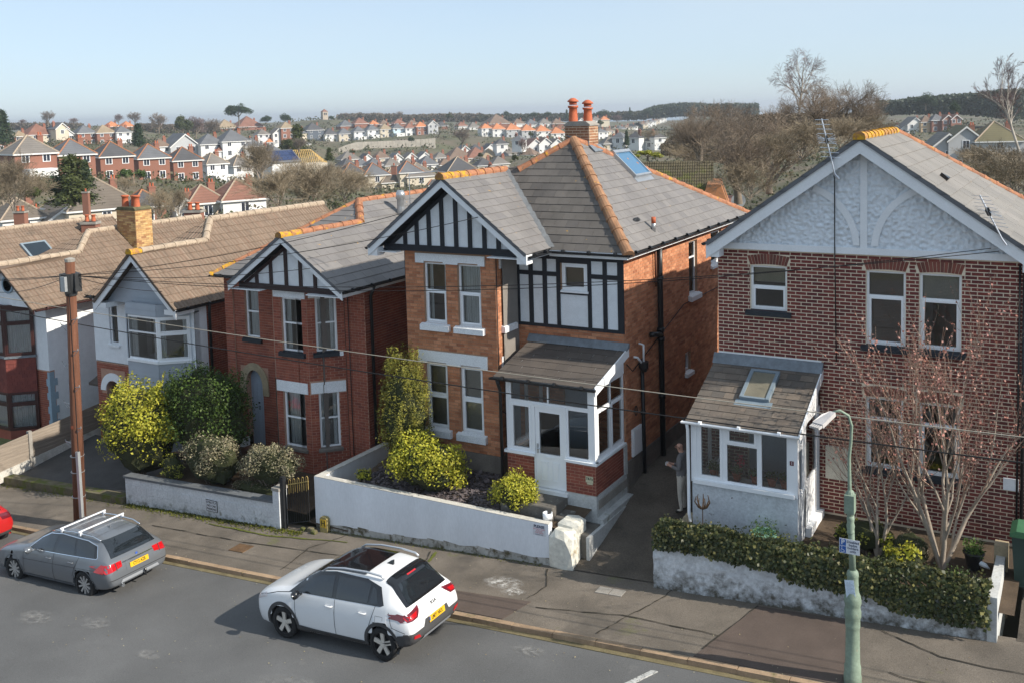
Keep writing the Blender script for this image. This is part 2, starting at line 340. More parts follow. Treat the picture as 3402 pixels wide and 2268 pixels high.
M['whitestone'] = pm('white_painted_rock', (.68, .66, .58), .9, .12, 4, .6, 12, spots=[((.40, .33, .22), 3, .62, .72)]); M['stepconc'] = pm('worn_step', (.13, .12, .105), .92, .3, 3, .5, 24, spots=[((.33, .32, .29), 5, .62, .7)])
M['hydrant'] = pm('weathered_concrete_yellow', (.32, .26, .11), .9, .25, 6, .4, 30); M['hydyellow'] = pm('hydrant_yellow', (.55, .36, .04), .7, .15, 12); M['mossstone'] = pm('mossy_stone', (.14, .12, .075), .95, .35, 3, .6, 20, spots=[((.10, .115, .02), 2.5, .48, .6)])
M['slatecope'] = pm('dark_coping', (.13, .14, .15), .8, .25, 3, .4, 24); M['ironblk'] = pm('black_iron', (.015, .017, .02), .6, .2, 5); M['gateyellow'] = pm('peeling_yellow_iron', (.42, .30, .10), .75, .3, 14)
M['lichenstone'] = pm('lichen_stone', (.32, .27, .18), .95, .3, 4, .6, 16); M['bin'] = pm('bin_dark_green', (.02, .045, .04), .5, .1, 4); M['binlid'] = pm('bin_lid_green', (.05, .15, .07), .5, .1, 4)
M['lampgrey'] = pm('lantern_grey', (.48, .46, .45), .45, .06, 5); M['signw'] = pm('sign_white', (.66, .68, .72), .4, .02, 5); M['signblue'] = pm('sign_blue', (.02, .10, .36), .4, .03, 5); M['paper'] = pm('laminated_paper', (.62, .72, .82), .25, .03, 5, spec=.6); M['greytext'] = pm('grey_print', (.30, .36, .42), .7, .05, 5); M['cablebox'] = pm('cable_box_dark', (.03, .032, .034), .6, .3, 6)
M['twigtree'] = pm('twig_reddish', (.24, .16, .12), .95, .25, 2); M['pot_green'] = pm('pale_green_plastic', (.20, .36, .26), .5, .08, 5); M['pot_dkgreen'] = pm('dark_green_plastic', (.02, .07, .05), .5, .08, 5); M['pot_dark'] = pm('dark_pot', (.02, .02, .022), .6, .08, 5); M['pot_green2'] = pm('green_plastic', (.04, .20, .10), .5, .08, 5)
M['redflower'] = leafm('petal_crimson', [(.42, .02, .05), (.55, .04, .09)]); M['mossleaf'] = leafm('moss_tuft', [(.10, .115, .012), (.15, .15, .018), (.06, .085, .012)]); M['leaflitter'] = leafm('leaf_litter', [(.32, .26, .14), (.40, .36, .25), (.22, .15, .07)])
M['solar'] = pm('solar_panel', (.02, .035, .10), .15, .1, 1, 0, fine=0, coat=.5); M['mosstile'] = pm('mossy_tile', (.12, .10, .06), .95, .25, 1.5, .2, 40, tones=[(.075, .062, .036), (.095, .08, .046), (.06, .052, .032)], spots=[((.09, .10, .02), .8, .5, .62)]); M['feltgrey'] = pm('felt_roof_grey', (.17, .18, .16), .9, .15, 1, .1, 30); M['fencepale'] = pm('pale_fence', (.46, .42, .36), .9, .2, .5, 0)
M['twigscrub'] = pm('twig_scrub', (.235, .19, .13), .95, .2, .3); M['woods2'] = leafm('pine_woods_far', [(.035, .055, .035), (.05, .07, .04), (.07, .08, .045), (.028, .045, .03)]); M['woodsbare'] = leafm('bare_woods_far', [(.13, .10, .075), (.17, .135, .10), (.10, .08, .06), (.12, .11, .07)])
M['farpane'] = pm('far_pane', (.03, .035, .05), .15, .05, 1, 0, fine=0)
M['under'] = leafm('undergrowth', [(.10, .085, .05), (.055, .075, .025), (.15, .12, .08), (.075, .085, .03), (.04, .055, .02)])
M['jumper'] = pm('grey_jumper', (.17, .165, .17), .95, .1, 20); M['trouser'] = pm('cream_trousers', (.52, .48, .42), .9, .08, 9); M['skin'] = pm('skin', (.48, .27, .20), .55, .06, 9, fine=.03); M['shoe'] = pm('shoe', (.03, .025, .02), .6, .1, 5); M['lip'] = pm('lip', (.30, .11, .09), .6, .05, 5)

def stainm(name, colr, k=1.0):
    m, n, l, b = _nt(name); tc = n.new('ShaderNodeTexCoord'); g = n.new('ShaderNodeTexGradient'); g.gradient_type = 'SPHERICAL'; mp = n.new('ShaderNodeMapping'); mp.inputs['Location'].default_value = (-1, -1, 0); mp.inputs['Scale'].default_value = (2, 2, 0); l.new(tc.outputs['Generated'], mp.inputs[0]); l.new(mp.outputs[0], g.inputs[0])
    geo = n.new('ShaderNodeNewGeometry'); f = nmath(n, l, 'MULTIPLY', nstep(n, l, g.outputs['Fac'], .05, .6), nstep(n, l, nnoise(n, l, geo.outputs['Position'], 7, 6, .75), .42, .68)); f = nmath(n, l, 'MULTIPLY', f, k)
    b.inputs['Base Color'].default_value = c4(colr); b.inputs['Roughness'].default_value = .95; t = n.new('ShaderNodeBsdfTransparent'); x = n.new('ShaderNodeMixShader'); l.new(f, x.inputs[0]); l.new(t.outputs[0], x.inputs[1]); l.new(b.outputs[0], x.inputs[2]); l.new(x.outputs[0], n['Material Output'].inputs[0]); return m
M['splash'] = stainm('chalky_splash', (.62, .60, .56)); M['roadmark'] = stainm('pale_road_scuff', (.36, .35, .33), .7); M['crackm'] = pm('dark_crack', (.035, .03, .022), .95, .3, 5)
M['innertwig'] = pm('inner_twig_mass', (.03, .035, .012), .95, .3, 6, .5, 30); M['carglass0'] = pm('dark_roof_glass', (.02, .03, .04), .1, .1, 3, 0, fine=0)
M['slateF'] = pm('slate_lichen_shade_tint', (.12, .11, .1), .7, .2, 1.5, .2, 90, tones=[(.105, .095, .085), (.13, .117, .105), (.118, .106, .096), (.092, .084, .078)], spots=[((.50, .27, .02), 5.0, .69, .72), ((.07, .065, .055), 1.4, .6, .75)])  # browner lichened slate, darkened so the front slope's shade is in its colour
# ---------------------------------------------------------------- building pieces
CAMP = Vector((0, 0, H))
def place(me, name, fr, a, b, c, parent, jit=0):
    o = bpy.data.objects.new(name, me); col.objects.link(o); p = fr.p(a, b, c+random.uniform(-jit, jit))
    m = Matrix((fr.U, fr.V, fr.N)).transposed().to_4x4(); m.translation = p; o.matrix_world = m
    o.parent = parent; return o
def brick_rects(fr, a0, a1, b0, b1, holes=(), L=.235, h=.077, clip=None):
    out = []; b = b0; i = 0
    while b < b1-.02:
        t = min(b+h, b1); mid = (b+t)/2; sp = [(a0, a1)] if clip is None else [clip(mid)]
        for q in holes:
            if q[2]-.02 < mid < q[3]+.02: sp = cut(sp, q[0], q[1])
        off = a0-(L/2 if i % 2 else 0)
        for s0, s1 in sp:
            k = math.floor((s0-off)/L)
            while off+k*L < s1-.01:
                x0, x1 = max(s0, off+k*L), min(s1, off+(k+1)*L); k += 1
                if x1-x0 > .03: out.append((fr, x0, x1, b, t))
        b += h; i += 1
    return out
def bricks(parent, rects, mat, cap=300, L=.235, h=.077, j=.013, proud=.007):
    full = []; rest = []
    for r in rects: (full if r[2]-r[1] > L-.002 and r[4]-r[3] > h-.002 else rest).append(r)
    def key(r):
        p = r[0].p((r[1]+r[2])/2, (r[3]+r[4])/2); d = CAMP-p; return d.length/max(.05, d.normalized().dot(r[0].N))
    full.sort(key=key); one, rest = full[:cap], rest+full[cap:]
    mb = MB(); Fr((0, 0, 0), (1, 0, 0), (0, 1, 0), (0, 0, 1)).box(mb, 0, L-j, 0, h-j, -.004, proud, back=False); me = mb.mesh('brick', mat)
    for r in one: place(me, 'brick', r[0], r[1]+j/2, r[3]+j/2, 0, parent, .0015)
    mb = MB()
    for fr, a0, a1, b0, b1 in rest: fr.box(mb, a0+j/2, a1-j/2, b0+j/2, b1-j/2, -.004, proud+random.uniform(-.0015, .0015), back=False)
    if mb.f: mb.build('brickwork', mat, parent, kind='stuff')
def poly_span(poly, b):
    xs = []
    for (a0, b0), (a1, b1) in zip(poly, poly[1:]+poly[:1]):
        if (b0 <= b < b1) or (b1 <= b < b0): xs.append(a0+(a1-a0)*(b-b0)/(b1-b0))
    return (min(xs), max(xs)) if len(xs) > 1 else None
def tiles(parent, fr, poly, mat, w=.3, e=.25, t=.012, prof=None, cap=0, name='slate', gap=.006, base=.004, skip=()):
    """courses of tiles laid up a roof plane; poly is its outline in (a, b)"""
    b0 = min(p[1] for p in poly); b1 = max(p[1] for p in poly); amin = min(p[0] for p in poly)
    prof = prof or [(0, 0), (1, 0)]; mb = MB(); one = []; i = 0; b = b0
    def tile(mb, L0, R0, L1, R1, bb, bt, P):
        lo, hi = [], []
        for q, z in prof:
            lo.append(P(L0+(R0-L0)*q, bb-.012, base+t+z)); hi.append(P(L1+(R1-L1)*q, bt, base+z))
        dn = [P(L0+(R0-L0)*q, bb-.012, 0) for q, z in prof]; n = len(prof)
        for k in range(n-1):
            mb.poly((lo[k], lo[k+1], hi[k+1], hi[k])); mb.poly((dn[k], dn[k+1], lo[k+1], lo[k]))
        mb.poly((dn[0], lo[0], hi[0])); mb.poly((lo[-1], dn[-1], hi[-1]))
    one_me = None
    while b < b1-.01:
        bt = min(b+e, b1); s0, s1 = poly_span(poly, b+.001), poly_span(poly, bt-.001)
        if s0 and s1:
            off = amin-(w/2 if i % 2 and len(prof) == 2 else 0); k = math.floor((min(s0[0], s1[0])-off)/w)
            while off+k*w < max(s0[1], s1[1]):
                x0, x1 = off+k*w, off+(k+1)*w-gap; k += 1; cl = lambda x, s: min(max(x, s[0]), s[1])
                L0, R0, L1, R1 = cl(x0, s0), cl(x1, s0), cl(x0, s1), cl(x1, s1)
                if R0-L0 < .01 and R1-L1 < .01: continue
                if any(h[0] < (x0+x1)/2 < h[1] and h[2] < (b+bt)/2 < h[3] for h in skip): continue
                fl = abs(R0-L0-(w-gap)) < 1e-5 and abs(R1-L1-(w-gap)) < 1e-5 and bt-b > e-1e-4
                if fl and cap: one.append((x0, b))
                else: tile(mb, L0, R0, L1, R1, b, bt, fr.p)
        b += e; i += 1
    if one:
        one.sort(key=lambda q: (fr.p(*q)-CAMP).length); sub, more = one[:cap], one[cap:]
        m1 = MB(); tile(m1, 0, w-gap, 0, w-gap, 0, e, lambda a, bb, c: Vector((a, bb, c))); me = m1.mesh(name, mat)
        for a, bb in sub: place(me, name, fr, a, bb, 0, parent, .0015)
        for a, bb in more: tile(mb, a, a+w-gap, a, a+w-gap, bb, bb+e, fr.p)
    if mb.f: mb.build(name+'_courses', mat, parent, kind='stuff')
ROMAN = [(0, .0), (.1, .022), (.22, .026), (.34, .004), (.5, 0), (.6, .022), (.72, .026), (.84, .004), (1, 0)]
def roof_plane(pts):
    """frame with a along the eave (first two points), b up the slope, and its outline in the frame"""
    p = [Vector(q) for q in pts]; U = (p[1]-p[0]).normalized(); n = (p[1]-p[0]).cross(p[2]-p[0]).normalized()
    if n.z < 0: n = -n
    V = n.cross(U)
    if V.z < 0: V = -V; U = -U
    fr = Fr(p[0], U, V, n); return fr, [((q-p[0]).dot(U), (q-p[0]).dot(V)) for q in p]
def slab(mb, pts, t=.06):
    p = [Vector(q) for q in pts]; n = (p[1]-p[0]).cross(p[2]-p[0]).normalized()
    if n.z < 0: n = -n
    return mb.prism([q-n*.002 for q in p], -n*t)
_ridge = {}
def ridge(p0, p1, parent, mat, r=.12, seg=.42, name='ridge_tile', up=(0, 0, 1), alt=None, altn=0, drop=.35):
    p0, p1 = Vector(p0), Vector(p1); d = p1-p0; n = max(1, round(d.length/seg)); s = d.length/n; U = d.normalized()
    V = Vector(up)-U*Vector(up).dot(U); V.normalize(); W = U.cross(V)
    for k in range(n):
        mt = alt if alt and k < altn else mat; key = (round(s, 3), r, mt.name, drop)
        if key not in _ridge:
            mb = MB(); N = 9; rows = []
            for x, rr in ((-.03, r*1.10), (s*.12, r*1.07), (s*.13, r), (s+.01, r*.93)):
                rows.append([Vector((x, rr*math.cos(math.pi*(i/(N-1)*(1+.2)-.1)), rr*math.sin(math.pi*(i/(N-1)*(1+.2)-.1))-r*drop)) for i in range(N)])
            for a, b in zip(rows, rows[1:]):
                for i in range(N-1): mb.poly((a[i], b[i], b[i+1], a[i+1]))
            mb.poly(rows[0]); mb.poly(list(reversed(rows[-1])))
            _ridge[key] = mb.mesh(name, mt, True)
        o = bpy.data.objects.new(name, _ridge[key]); col.objects.link(o)
        m = Matrix((U, W, V)).transposed().to_4x4(); m.translation = p0+d*(k/n)+V*random.uniform(-.004, .006); o.matrix_world = m; o.parent = parent
def beam(mb, p0, p1, wv, hv, m=0):           # bar from p0 to p1; wv, hv half-size vectors
    p0, p1 = Vector(p0), Vector(p1); return mb.obox((p0+p1)/2, (p1-p0)/2, wv, hv, m)
def board(mb, fr, a0, b0, a1, b1, hgt, c0, c1):   # a sloping board hanging hgt below the line (a0,b0)-(a1,b1), ends cut plumb
    mb.prism([fr.p(a0, b0, c0), fr.p(a1, b1, c0), fr.p(a1, b1-hgt, c0), fr.p(a0, b0-hgt, c0)], fr.N*(c1-c0)); return mb
def wavy(fr, mb, a0, a1, b0, b1, c, amp=.02, wl=.09):
    n = max(2, int((a1-a0)/wl*6)); p = []
    for i in range(n+1):
        a = a0+(a1-a0)*i/n; p.append((a, c+amp*math.sin(a/wl*6.28)+amp*.5*math.sin(a/wl*2.7)))
    for (x, y), (x2, y2) in zip(p, p[1:]): mb.poly((fr.p(x, b0, y), fr.p(x2, b0, y2), fr.p(x2, b1, y2), fr.p(x, b1, y)))
def window(fr, a0, a1, b0, b1, parent, rows, fw=.05, sw=.045, st=-.07, mat=None, sill=None, inside=None, room=True, name='window', sillb=None, depth=.07, glass=None):
    """rows from the top: (fraction of height, [fractions of width], sash?)"""
    mat = mat or M['upvc']; mb = MB(); panes = []
    fr.box(mb, a0, a0+fw, b0, b1, st-depth, st); fr.box(mb, a1-fw, a1, b0, b1, st-depth, st)
    fr.box(mb, a0+fw, a1-fw, b1-fw, b1, st-depth, st); fr.box(mb, a0+fw, a1-fw, b0, b0+fw, st-depth, st)
    t = b1-fw; hh = (b1-b0-2*fw); ww = a1-a0-2*fw
    for ri, (fh, cols, sash) in enumerate(rows):
        bt = t; bb = t-hh*fh; t = bb
        if ri: fr.box(mb, a0+fw, a1-fw, bt-fw*.4, bt+fw*.4, st-depth, st-.002)
        x = a0+fw
        for ci, fc in enumerate(cols):
            x1 = x+ww*fc
            if ci: fr.box(mb, x-fw*.4, x+fw*.4, bb, bt, st-depth, st-.002)
            q = [x+(fw*.4 if ci else 0), x1-(fw*.4 if ci < len(cols)-1 else 0), bb+(fw*.4 if ri < len(rows)-1 else 0), bt-(fw*.4 if ri else 0)]
            sh = sash if isinstance(sash, (int, float)) else (sw if sash else .012)
            if sh is True: sh = sw
            if sash:
                s_ = sw
                fr.box(mb, q[0], q[0]+s_, q[2], q[3], st-depth+.01, st+.012); fr.box(mb, q[1]-s_, q[1], q[2], q[3], st-depth+.01, st+.012)
                fr.box(mb, q[0]+s_, q[1]-s_, q[3]-s_, q[3], st-depth+.01, st+.012); fr.box(mb, q[0]+s_, q[1]-s_, q[2], q[2]+s_, st-depth+.01, st+.012)
                q = [q[0]+s_, q[1]-s_, q[2]+s_, q[3]-s_]
            panes.append(q); x = x1
    w = mb.build(name, mat, parent)
    for q in panes:
        g = MB(); g.poly([fr.p(q[0], q[2], st-.03), fr.p(q[1], q[2], st-.03), fr.p(q[1], q[3], st-.03), fr.p(q[0], q[3], st-.03)]); g.build('pane', glass or M['glass'], w)
    if sill:
        sm, ov, sh, pr = sill; s = MB(); zb = sillb if sillb is not None else b0
        top, bot = zb+.0, zb-sh
        s.prism([fr.p(a0-ov, top-.03, pr), fr.p(a0-ov, bot, pr), fr.p(a0-ov, bot, -.04), fr.p(a0-ov, top+.02, -.04)], fr.U*(a1-a0+2*ov)); s.build('sill', sm, w)
    if inside == 'net' or inside == 'drape':
        c = MB()
        if inside == 'net': wavy(fr, c, a0+.04, a1-.04, b0+.03, b1-.03, st-.14, .015, .07)
        else:
            d = (a1-a0)*.24; wavy(fr, c, a0+.03, a0+d, b0+.03, b1-.03, st-.14); wavy(fr, c, a1-d, a1-.03, b0+.03, b1-.03, st-.14)
        c.build('curtain', M['curtain'], w)
    elif inside in ('blind', 'blindbr', 'halfblind'):
        c = MB(); b = b1-.05; lo = b0+.05 if inside != 'halfblind' else b0+(b1-b0)*.62
        while b > lo: c.obox(fr.p((a0+a1)/2, b, st-.11), fr.U*((a1-a0)/2-.04), fr.V*.013+fr.N*.011, fr.V*.0008); b -= .03
        c.poly([fr.p(a0+.04, lo, st-.135), fr.p(a1-.04, lo, st-.135), fr.p(a1-.04, b1-.04, st-.135), fr.p(a0+.04, b1-.04, st-.135)]); c.build('blind', M['blindbr' if inside == 'blindbr' else 'blind'], w)  # plain sheet added behind the slats to reflect light and brighten the blind
    if room:
        r = MB(); d = 2.2; e = .5; A, B, C_, D = (a0-e, b0-.9), (a1+e, b0-.9), (a1+e, b1+.25), (a0-e, b1+.25)
        bk = [fr.p(x, y, st-d) for x, y in (A, B, C_, D)]; ft = [fr.p(x, y, st-.16) for x, y in (A, B, C_, D)]
        r.poly(bk)
        for i in range(4): k = (i+1) % 4; r.poly((ft[i], bk[i], bk[k], ft[k]))
        r.build('room_interior', M['room'], w)
    return w
def pot(mb, c, r, h, cowl=False):
    mb.lathe([(r*1.0, 0), (r*.92, h*.1), (r*.82, h*.6), (r*.8, h*.86), (r*1.02, h*.88), (r*1.05, h), (r*.8, h), (r*.78, h*.7)], c, 14)
    if cowl:
        x, y, z = c; mb.lathe([(r*.75, h+.02), (r*.78, h+.1)], c, 12); mb.lathe([(r*1.1, h+.1), (r*1.12, h+.13), (r*.5, h+.2), (.01, h+.215)], c, 14)
def chimney(parent, x0, x1, y0, y1, z0, z1, mat, mort, pots, cap=None, potm=None, name='chimney', cap_n=60, pr=.12, ph=.45, cowl=False):
    mb = MB(); mb.box(x0, x1, y0, y1, z0, z1); c = mb.build(name, mort, parent); rects = []
    rects += brick_rects(Fr((0, y0, 0), (1, 0, 0), (0, 0, 1), (0, -1, 0)), x0, x1, z0, z1-.0)
    rects += brick_rects(Fr((x1, 0, 0), (0, 1, 0), (0, 0, 1), (1, 0, 0)), y0, y1, z0, z1)
    rects += brick_rects(Fr((x0, 0, 0), (0, -1, 0), (0, 0, 1), (-1, 0, 0)), -y1, -y0, z0, z1)
    bricks(c, rects, mat, cap_n)
    mb = MB(); mb.box(x0-.03, x1+.03, y0-.03, y1+.03, z1, z1+.05); mb.prism([(x0-.01, y0-.01, z1+.05), (x1+.01, y0-.01, z1+.05), (x1-.1, y0-.01, z1+.13), (x0+.1, y0-.01, z1+.13)], (0, y1-y0+.02, 0))
    mb.build('flaunching', cap or M['concrete'], c)
    for (px, py, k) in pots:
        mb = MB(); pot(mb, (px, py, z1+.08), pr, ph*k, cowl); mb.build('chimney_pot', potm or M['terracotta'], c, True)
    return c
def downpipe(parent, pts, r=.04, mat=None, coll=(), name='downpipe'):
    mb = MB(); mb.tube(pts, r, 10)
    for c in coll: mb.lathe([(r*1.3, -.05), (r*1.3, .05)], c, 10)
    return mb.build(name, mat or M['gutter'], parent, True)
def gutter(parent, p0, p1, mat=None, r=.055):
    mb = MB(); p0, p1 = Vector(p0), Vector(p1); d = (p1-p0).normalized(); s = d.cross(Vector((0, 0, 1))).normalized(); N = 7; A = []
    for p in (p0, p1): A.append([p+s*(r*math.cos(math.pi*i/(N-1)))-Vector((0, 0, 1))*(r*math.sin(math.pi*i/(N-1))) for i in range(N)])
    B = []
    for p in (p0, p1): B.append([p+s*(r*.86*math.cos(math.pi*i/(N-1)))-Vector((0, 0, 1))*(r*.86*math.sin(math.pi*i/(N-1))) for i in range(N)])
    for i in range(N-1): mb.poly((A[0][i], A[1][i], A[1][i+1], A[0][i+1])); mb.poly((B[0][i+1], B[1][i+1], B[1][i], B[0][i]))
    for Q, W in ((A, B),):
        for i in (0, N-1): mb.poly((Q[0][i], W[0][i], W[1][i], Q[1][i]))
    mb.poly(A[0]); mb.poly(list(reversed(A[1])))
    n = int((p1-p0).length/.9)
    for k in range(n+1):
        c = p0+(p1-p0)*((k+.5)/(n+1)); mb.tube([c-d*.03, c+d*.03], r*1.1, 8)
    return mb.build('gutter', mat or M['gutter'], parent)
def text_mesh(body, size, name, mat, parent, fr, a, b, c, align='CENTER', bold=0, extr=.0015, sx=1):
    cu = bpy.data.curves.new(name, 'FONT'); cu.body = body; cu.size = size; cu.align_x = align; cu.align_y = 'CENTER'; cu.extrude = extr; cu.offset = bold; cu.resolution_u = 3
    t = bpy.data.objects.new('tmp', cu); col.objects.link(t); dg = bpy.context.evaluated_depsgraph_get()
    me = bpy.data.meshes.new_from_object(t.evaluated_get(dg)); bpy.data.objects.remove(t)
    me.materials.clear(); me.materials.append(mat); me.name = name
    o = bpy.data.objects.new(name, me); col.objects.link(o)
    m = Matrix((fr.U*sx, fr.V, fr.N)).transposed().to_4x4(); m.translation = fr.p(a, b, c); o.matrix_world = m
    if parent: o.parent = parent; o.matrix_parent_inverse = parent.matrix_world.inverted()
    return o
M['rust'] = pm('rusty_cover', (.12, .07, .035), .9, .3, 6, .3, 30)
M['roadwhite'] = pm('worn_white_paint', (.45, .45, .43), .8, .25, 12, .1, 30, spots=[((.16, .16, .16), 20, .55, .6)])
M['tarmac'] = pm('old_tarmac', (.075, .072, .07), .92, .3, 1.0, .4, 40, spots=[((.11, .11, .03), 1.2, .68, .8)])
# ---------------------------------------------------------------- road, kerb, pavement, lots
def sheet(name, pts, mat, kind='structure', **k):
    mb = MB(); mb.poly(pts); return mb.build(name, mat, None, kind=kind, **k)
def grid_sheet(name, x0, x1, nx, y0, y1, ny, zf, mat):
    v = []; f = []
    for j in range(ny+1):
        for i in range(nx+1):
            x = x0+(x1-x0)*i/nx; y = y0+(y1-y0)*j/ny; v.append((x, y, zf(x, y)))
    for j in range(ny):
        for i in range(nx): a = j*(nx+1)+i; f.append((a, a+1, a+nx+2, a+nx+1))
    mb = MB(); mb.v, mb.f, mb.m = v, f, [0]*len(f); return mb.build(name, mat, None, True, kind='structure')
KY = 16.5
grid_sheet('road', -140, 60, 100, -16, KY, 12, lambda x, y: road_z(x)+.015*noise.noise((x*.3, y*.3, 0)), M['road'])
grid_sheet('pavement', -140, 60, 200, KY+.12, 19.2, 6, lambda x, y: pave_z(x, y)+.008*noise.noise((x*.9, y*.9, 3)), M['pave'])
# kerb of single stones
kb = MB(); kb.prism([(-140, KY, road_z(-140)-.1), (60, KY, road_z(60)-.1), (60, KY, road_z(60)+.07), (-140, KY, road_z(-140)+.07)], (0, .12, 0)); kerb = kb.build('kerb', M['kerb'], None, kind='structure')
mb = MB(); mb.box(0, .905, 0, .135, -.1, .115); kme = mb.mesh('kerb_stone', M['kerb'])
kx = -42.
while kx < 3:
    o = link('kerb_stone', kme, kerb, (kx, KY-.012+random.uniform(-.006, .006), road_z(kx)+random.uniform(-.006, .004))); o.rotation_euler = (0, -math.atan(.065), random.uniform(-.006, .006)); kx += .918
mb = MB(); mb.prism([(-140, KY-.13, road_z(-140)+.012), (60, KY-.13, road_z(60)+.012), (60, KY-.012, road_z(60)+.02), (-140, KY-.012, road_z(-140)+.02)], (0, 0, -.02)); mb.build('gutter_strip', M['gully'], None, kind='structure')
# pavement repairs, covers, white road mark
def patch(name, pts, mat, dz=.006, kind='structure', **k):
    mb = MB(); mb.prism([(x, y, pave_z(x, y)+dz) for x, y in pts], (0, 0, -.03)); return mb.build(name, mat, None, kind=kind, **k)
patch('pavement_repair', [(-6.15, 16.66), (-3.55, 16.66), (-3.7, 18.85), (-5.6, 18.85)], M['pavepatch'], .012)
patch('pavement_repair', [(-12.0, 16.66), (-10.2, 16.66), (-10.0, 17.5), (-11.9, 17.4)], M['pavepatch'], .012)
def cover(x, y, w, d, rows, label, rz=0, mat=None):
    t = thing('inspection_cover', label, 'manhole cover', (x, y, pave_z(x, y)+.008))
    t.rotation_euler = (.02, -math.atan(.065), rz)
    for i in range(rows):
        mb = MB(); w0 = -w/2+i*w/rows; mb.box(w0+.01, w0+w/rows-.01, -d/2, d/2, -.02, .008)
        for k in range(5): mb.box(w0+.05+k*(w/rows-.1)/5, w0+.07+k*(w/rows-.1)/5, -d/2+.05, d/2-.05, .008, .012)
        mb.build('cover_plate', mat or M['concrete'], t)
cover(-8.62, 18.45, .62, .27, 2, 'pale twin cover plate in the pavement by the driveway')
cover(-18.35, 17.55, .5, .4, 1, 'rusty square cover in the pavement behind the white car bonnet', mat=M['rust'])
mb = MB(); mb.prism([(-7.1, 15.35, road_z(-7.1)+.02), (-6.98, 15.35, road_z(-6.98)+.02), (-6.62, 16.1, road_z(-6.62)+.02), (-6.74, 16.1, road_z(-6.74)+.02)], (0, 0, -.02)); mb.build('road_marking', M['roadwhite'], None, kind='structure')
# lots: driveway between the two near houses, gardens, ground beneath the row
def lerp(a, b, t): return a+(b-a)*min(1, max(0, t))
def lot_z(x, y):
    """garden level behind the pavement"""
    base = pave_z(x, 19)
    t = (y-19)/4
    if x > -7.5: return lerp(1.35, 1.5, t)
    if x > -9.85: return lerp(base, 1.38, t) + (.03*(y-23) if y > 23 else 0)
    if x > -16.3: return lerp(1.15, 1.42, (y-19.3)/1.6)
    if x > -17.5: return lerp(base+.1, .95, t)
    if x > -23.6: return lerp(.25, .62, t)
    if x > -31.6: return lerp(base, -.25, t)
    return lerp(base+.25, -.3, t)
def lot(name, x0, x1, y0, y1, mat, nx=10, ny=10, amp=.01, xs=None):
    xm = (x0+x1)/2
    return grid_sheet(name, x0, x1, nx, y0, y1, ny, lambda x, y: lot_z(xm if xs is None else x, y)+amp*noise.noise((x*2, y*2, 5)), mat)
grid_sheet('driveway', -9.84, -7.5, 14, 19.1, 36, 60, lambda x, y: lot_z(-8.5, y)+(pave_z(x, 19)-pave_z(-8.5, 19))*max(0, 1-(y-19)/4)+.012*noise.noise((x*2, y*2, 5)), M['drive'])
lot('garden_bed', -16.2, -9.9, 19.3, 22.1, M['soil'], 30, 16)
lot('garden_soil', -7.5, -1.1, 19.15, 22.1, M['soil'], 30, 16, .03)
lot('side_passage', -17.5, -16.2, 19.1, 31, M['soil'], 6, 20)
lot('garden_lawn', -23.4, -17.5, 19.05, 22.1, M['soil'], 20, 10, .03)
grid_sheet('driveway', -30.9, -23.4, 20, 19.0, 22.2, 12, lambda x, y: lerp(pave_z(x, 19)+.12, -.2, (y-19)/4)+.012*noise.noise((x, y, 2)), M['tarmac'])
lot('garden_lawn', -46, -31, 19.2, 24, M['grass'], 20, 10, .03)
grid_sheet('driveway', -1.05, 12, 14, 19.1, 24, 12, lambda x, y: lerp(pave_z(x, 19), 1.4, (y-19)/5)+.012*noise.noise((x, y, 2)), M['drive'])
# slate chippings
v = MB(); rnd = random.Random(3)
for i in range(5200):
    x, y = rnd.uniform(-16.0, -11.2), rnd.uniform(19.45, 20.98)
    if x > -12.3 and y > 20.2: continue
    z = lot_z(-13, y)+rnd.uniform(.0, .035); a = rnd.uniform(0, 6.28); s = rnd.uniform(.018, .05); u = Vector((math.cos(a), math.sin(a), rnd.uniform(-.5, .5)))*s; w = Vector((-math.sin(a), math.cos(a), rnd.uniform(-.5, .5)))*s*.7; c = Vector((x, y, z))
    v.poly((c-u-w, c+u-w, c+u+w, c-u+w))
v.build('slate_chippings', M['slatechip'], None, label='dark slate chippings covering the front garden bed', cat='chippings', kind='stuff')
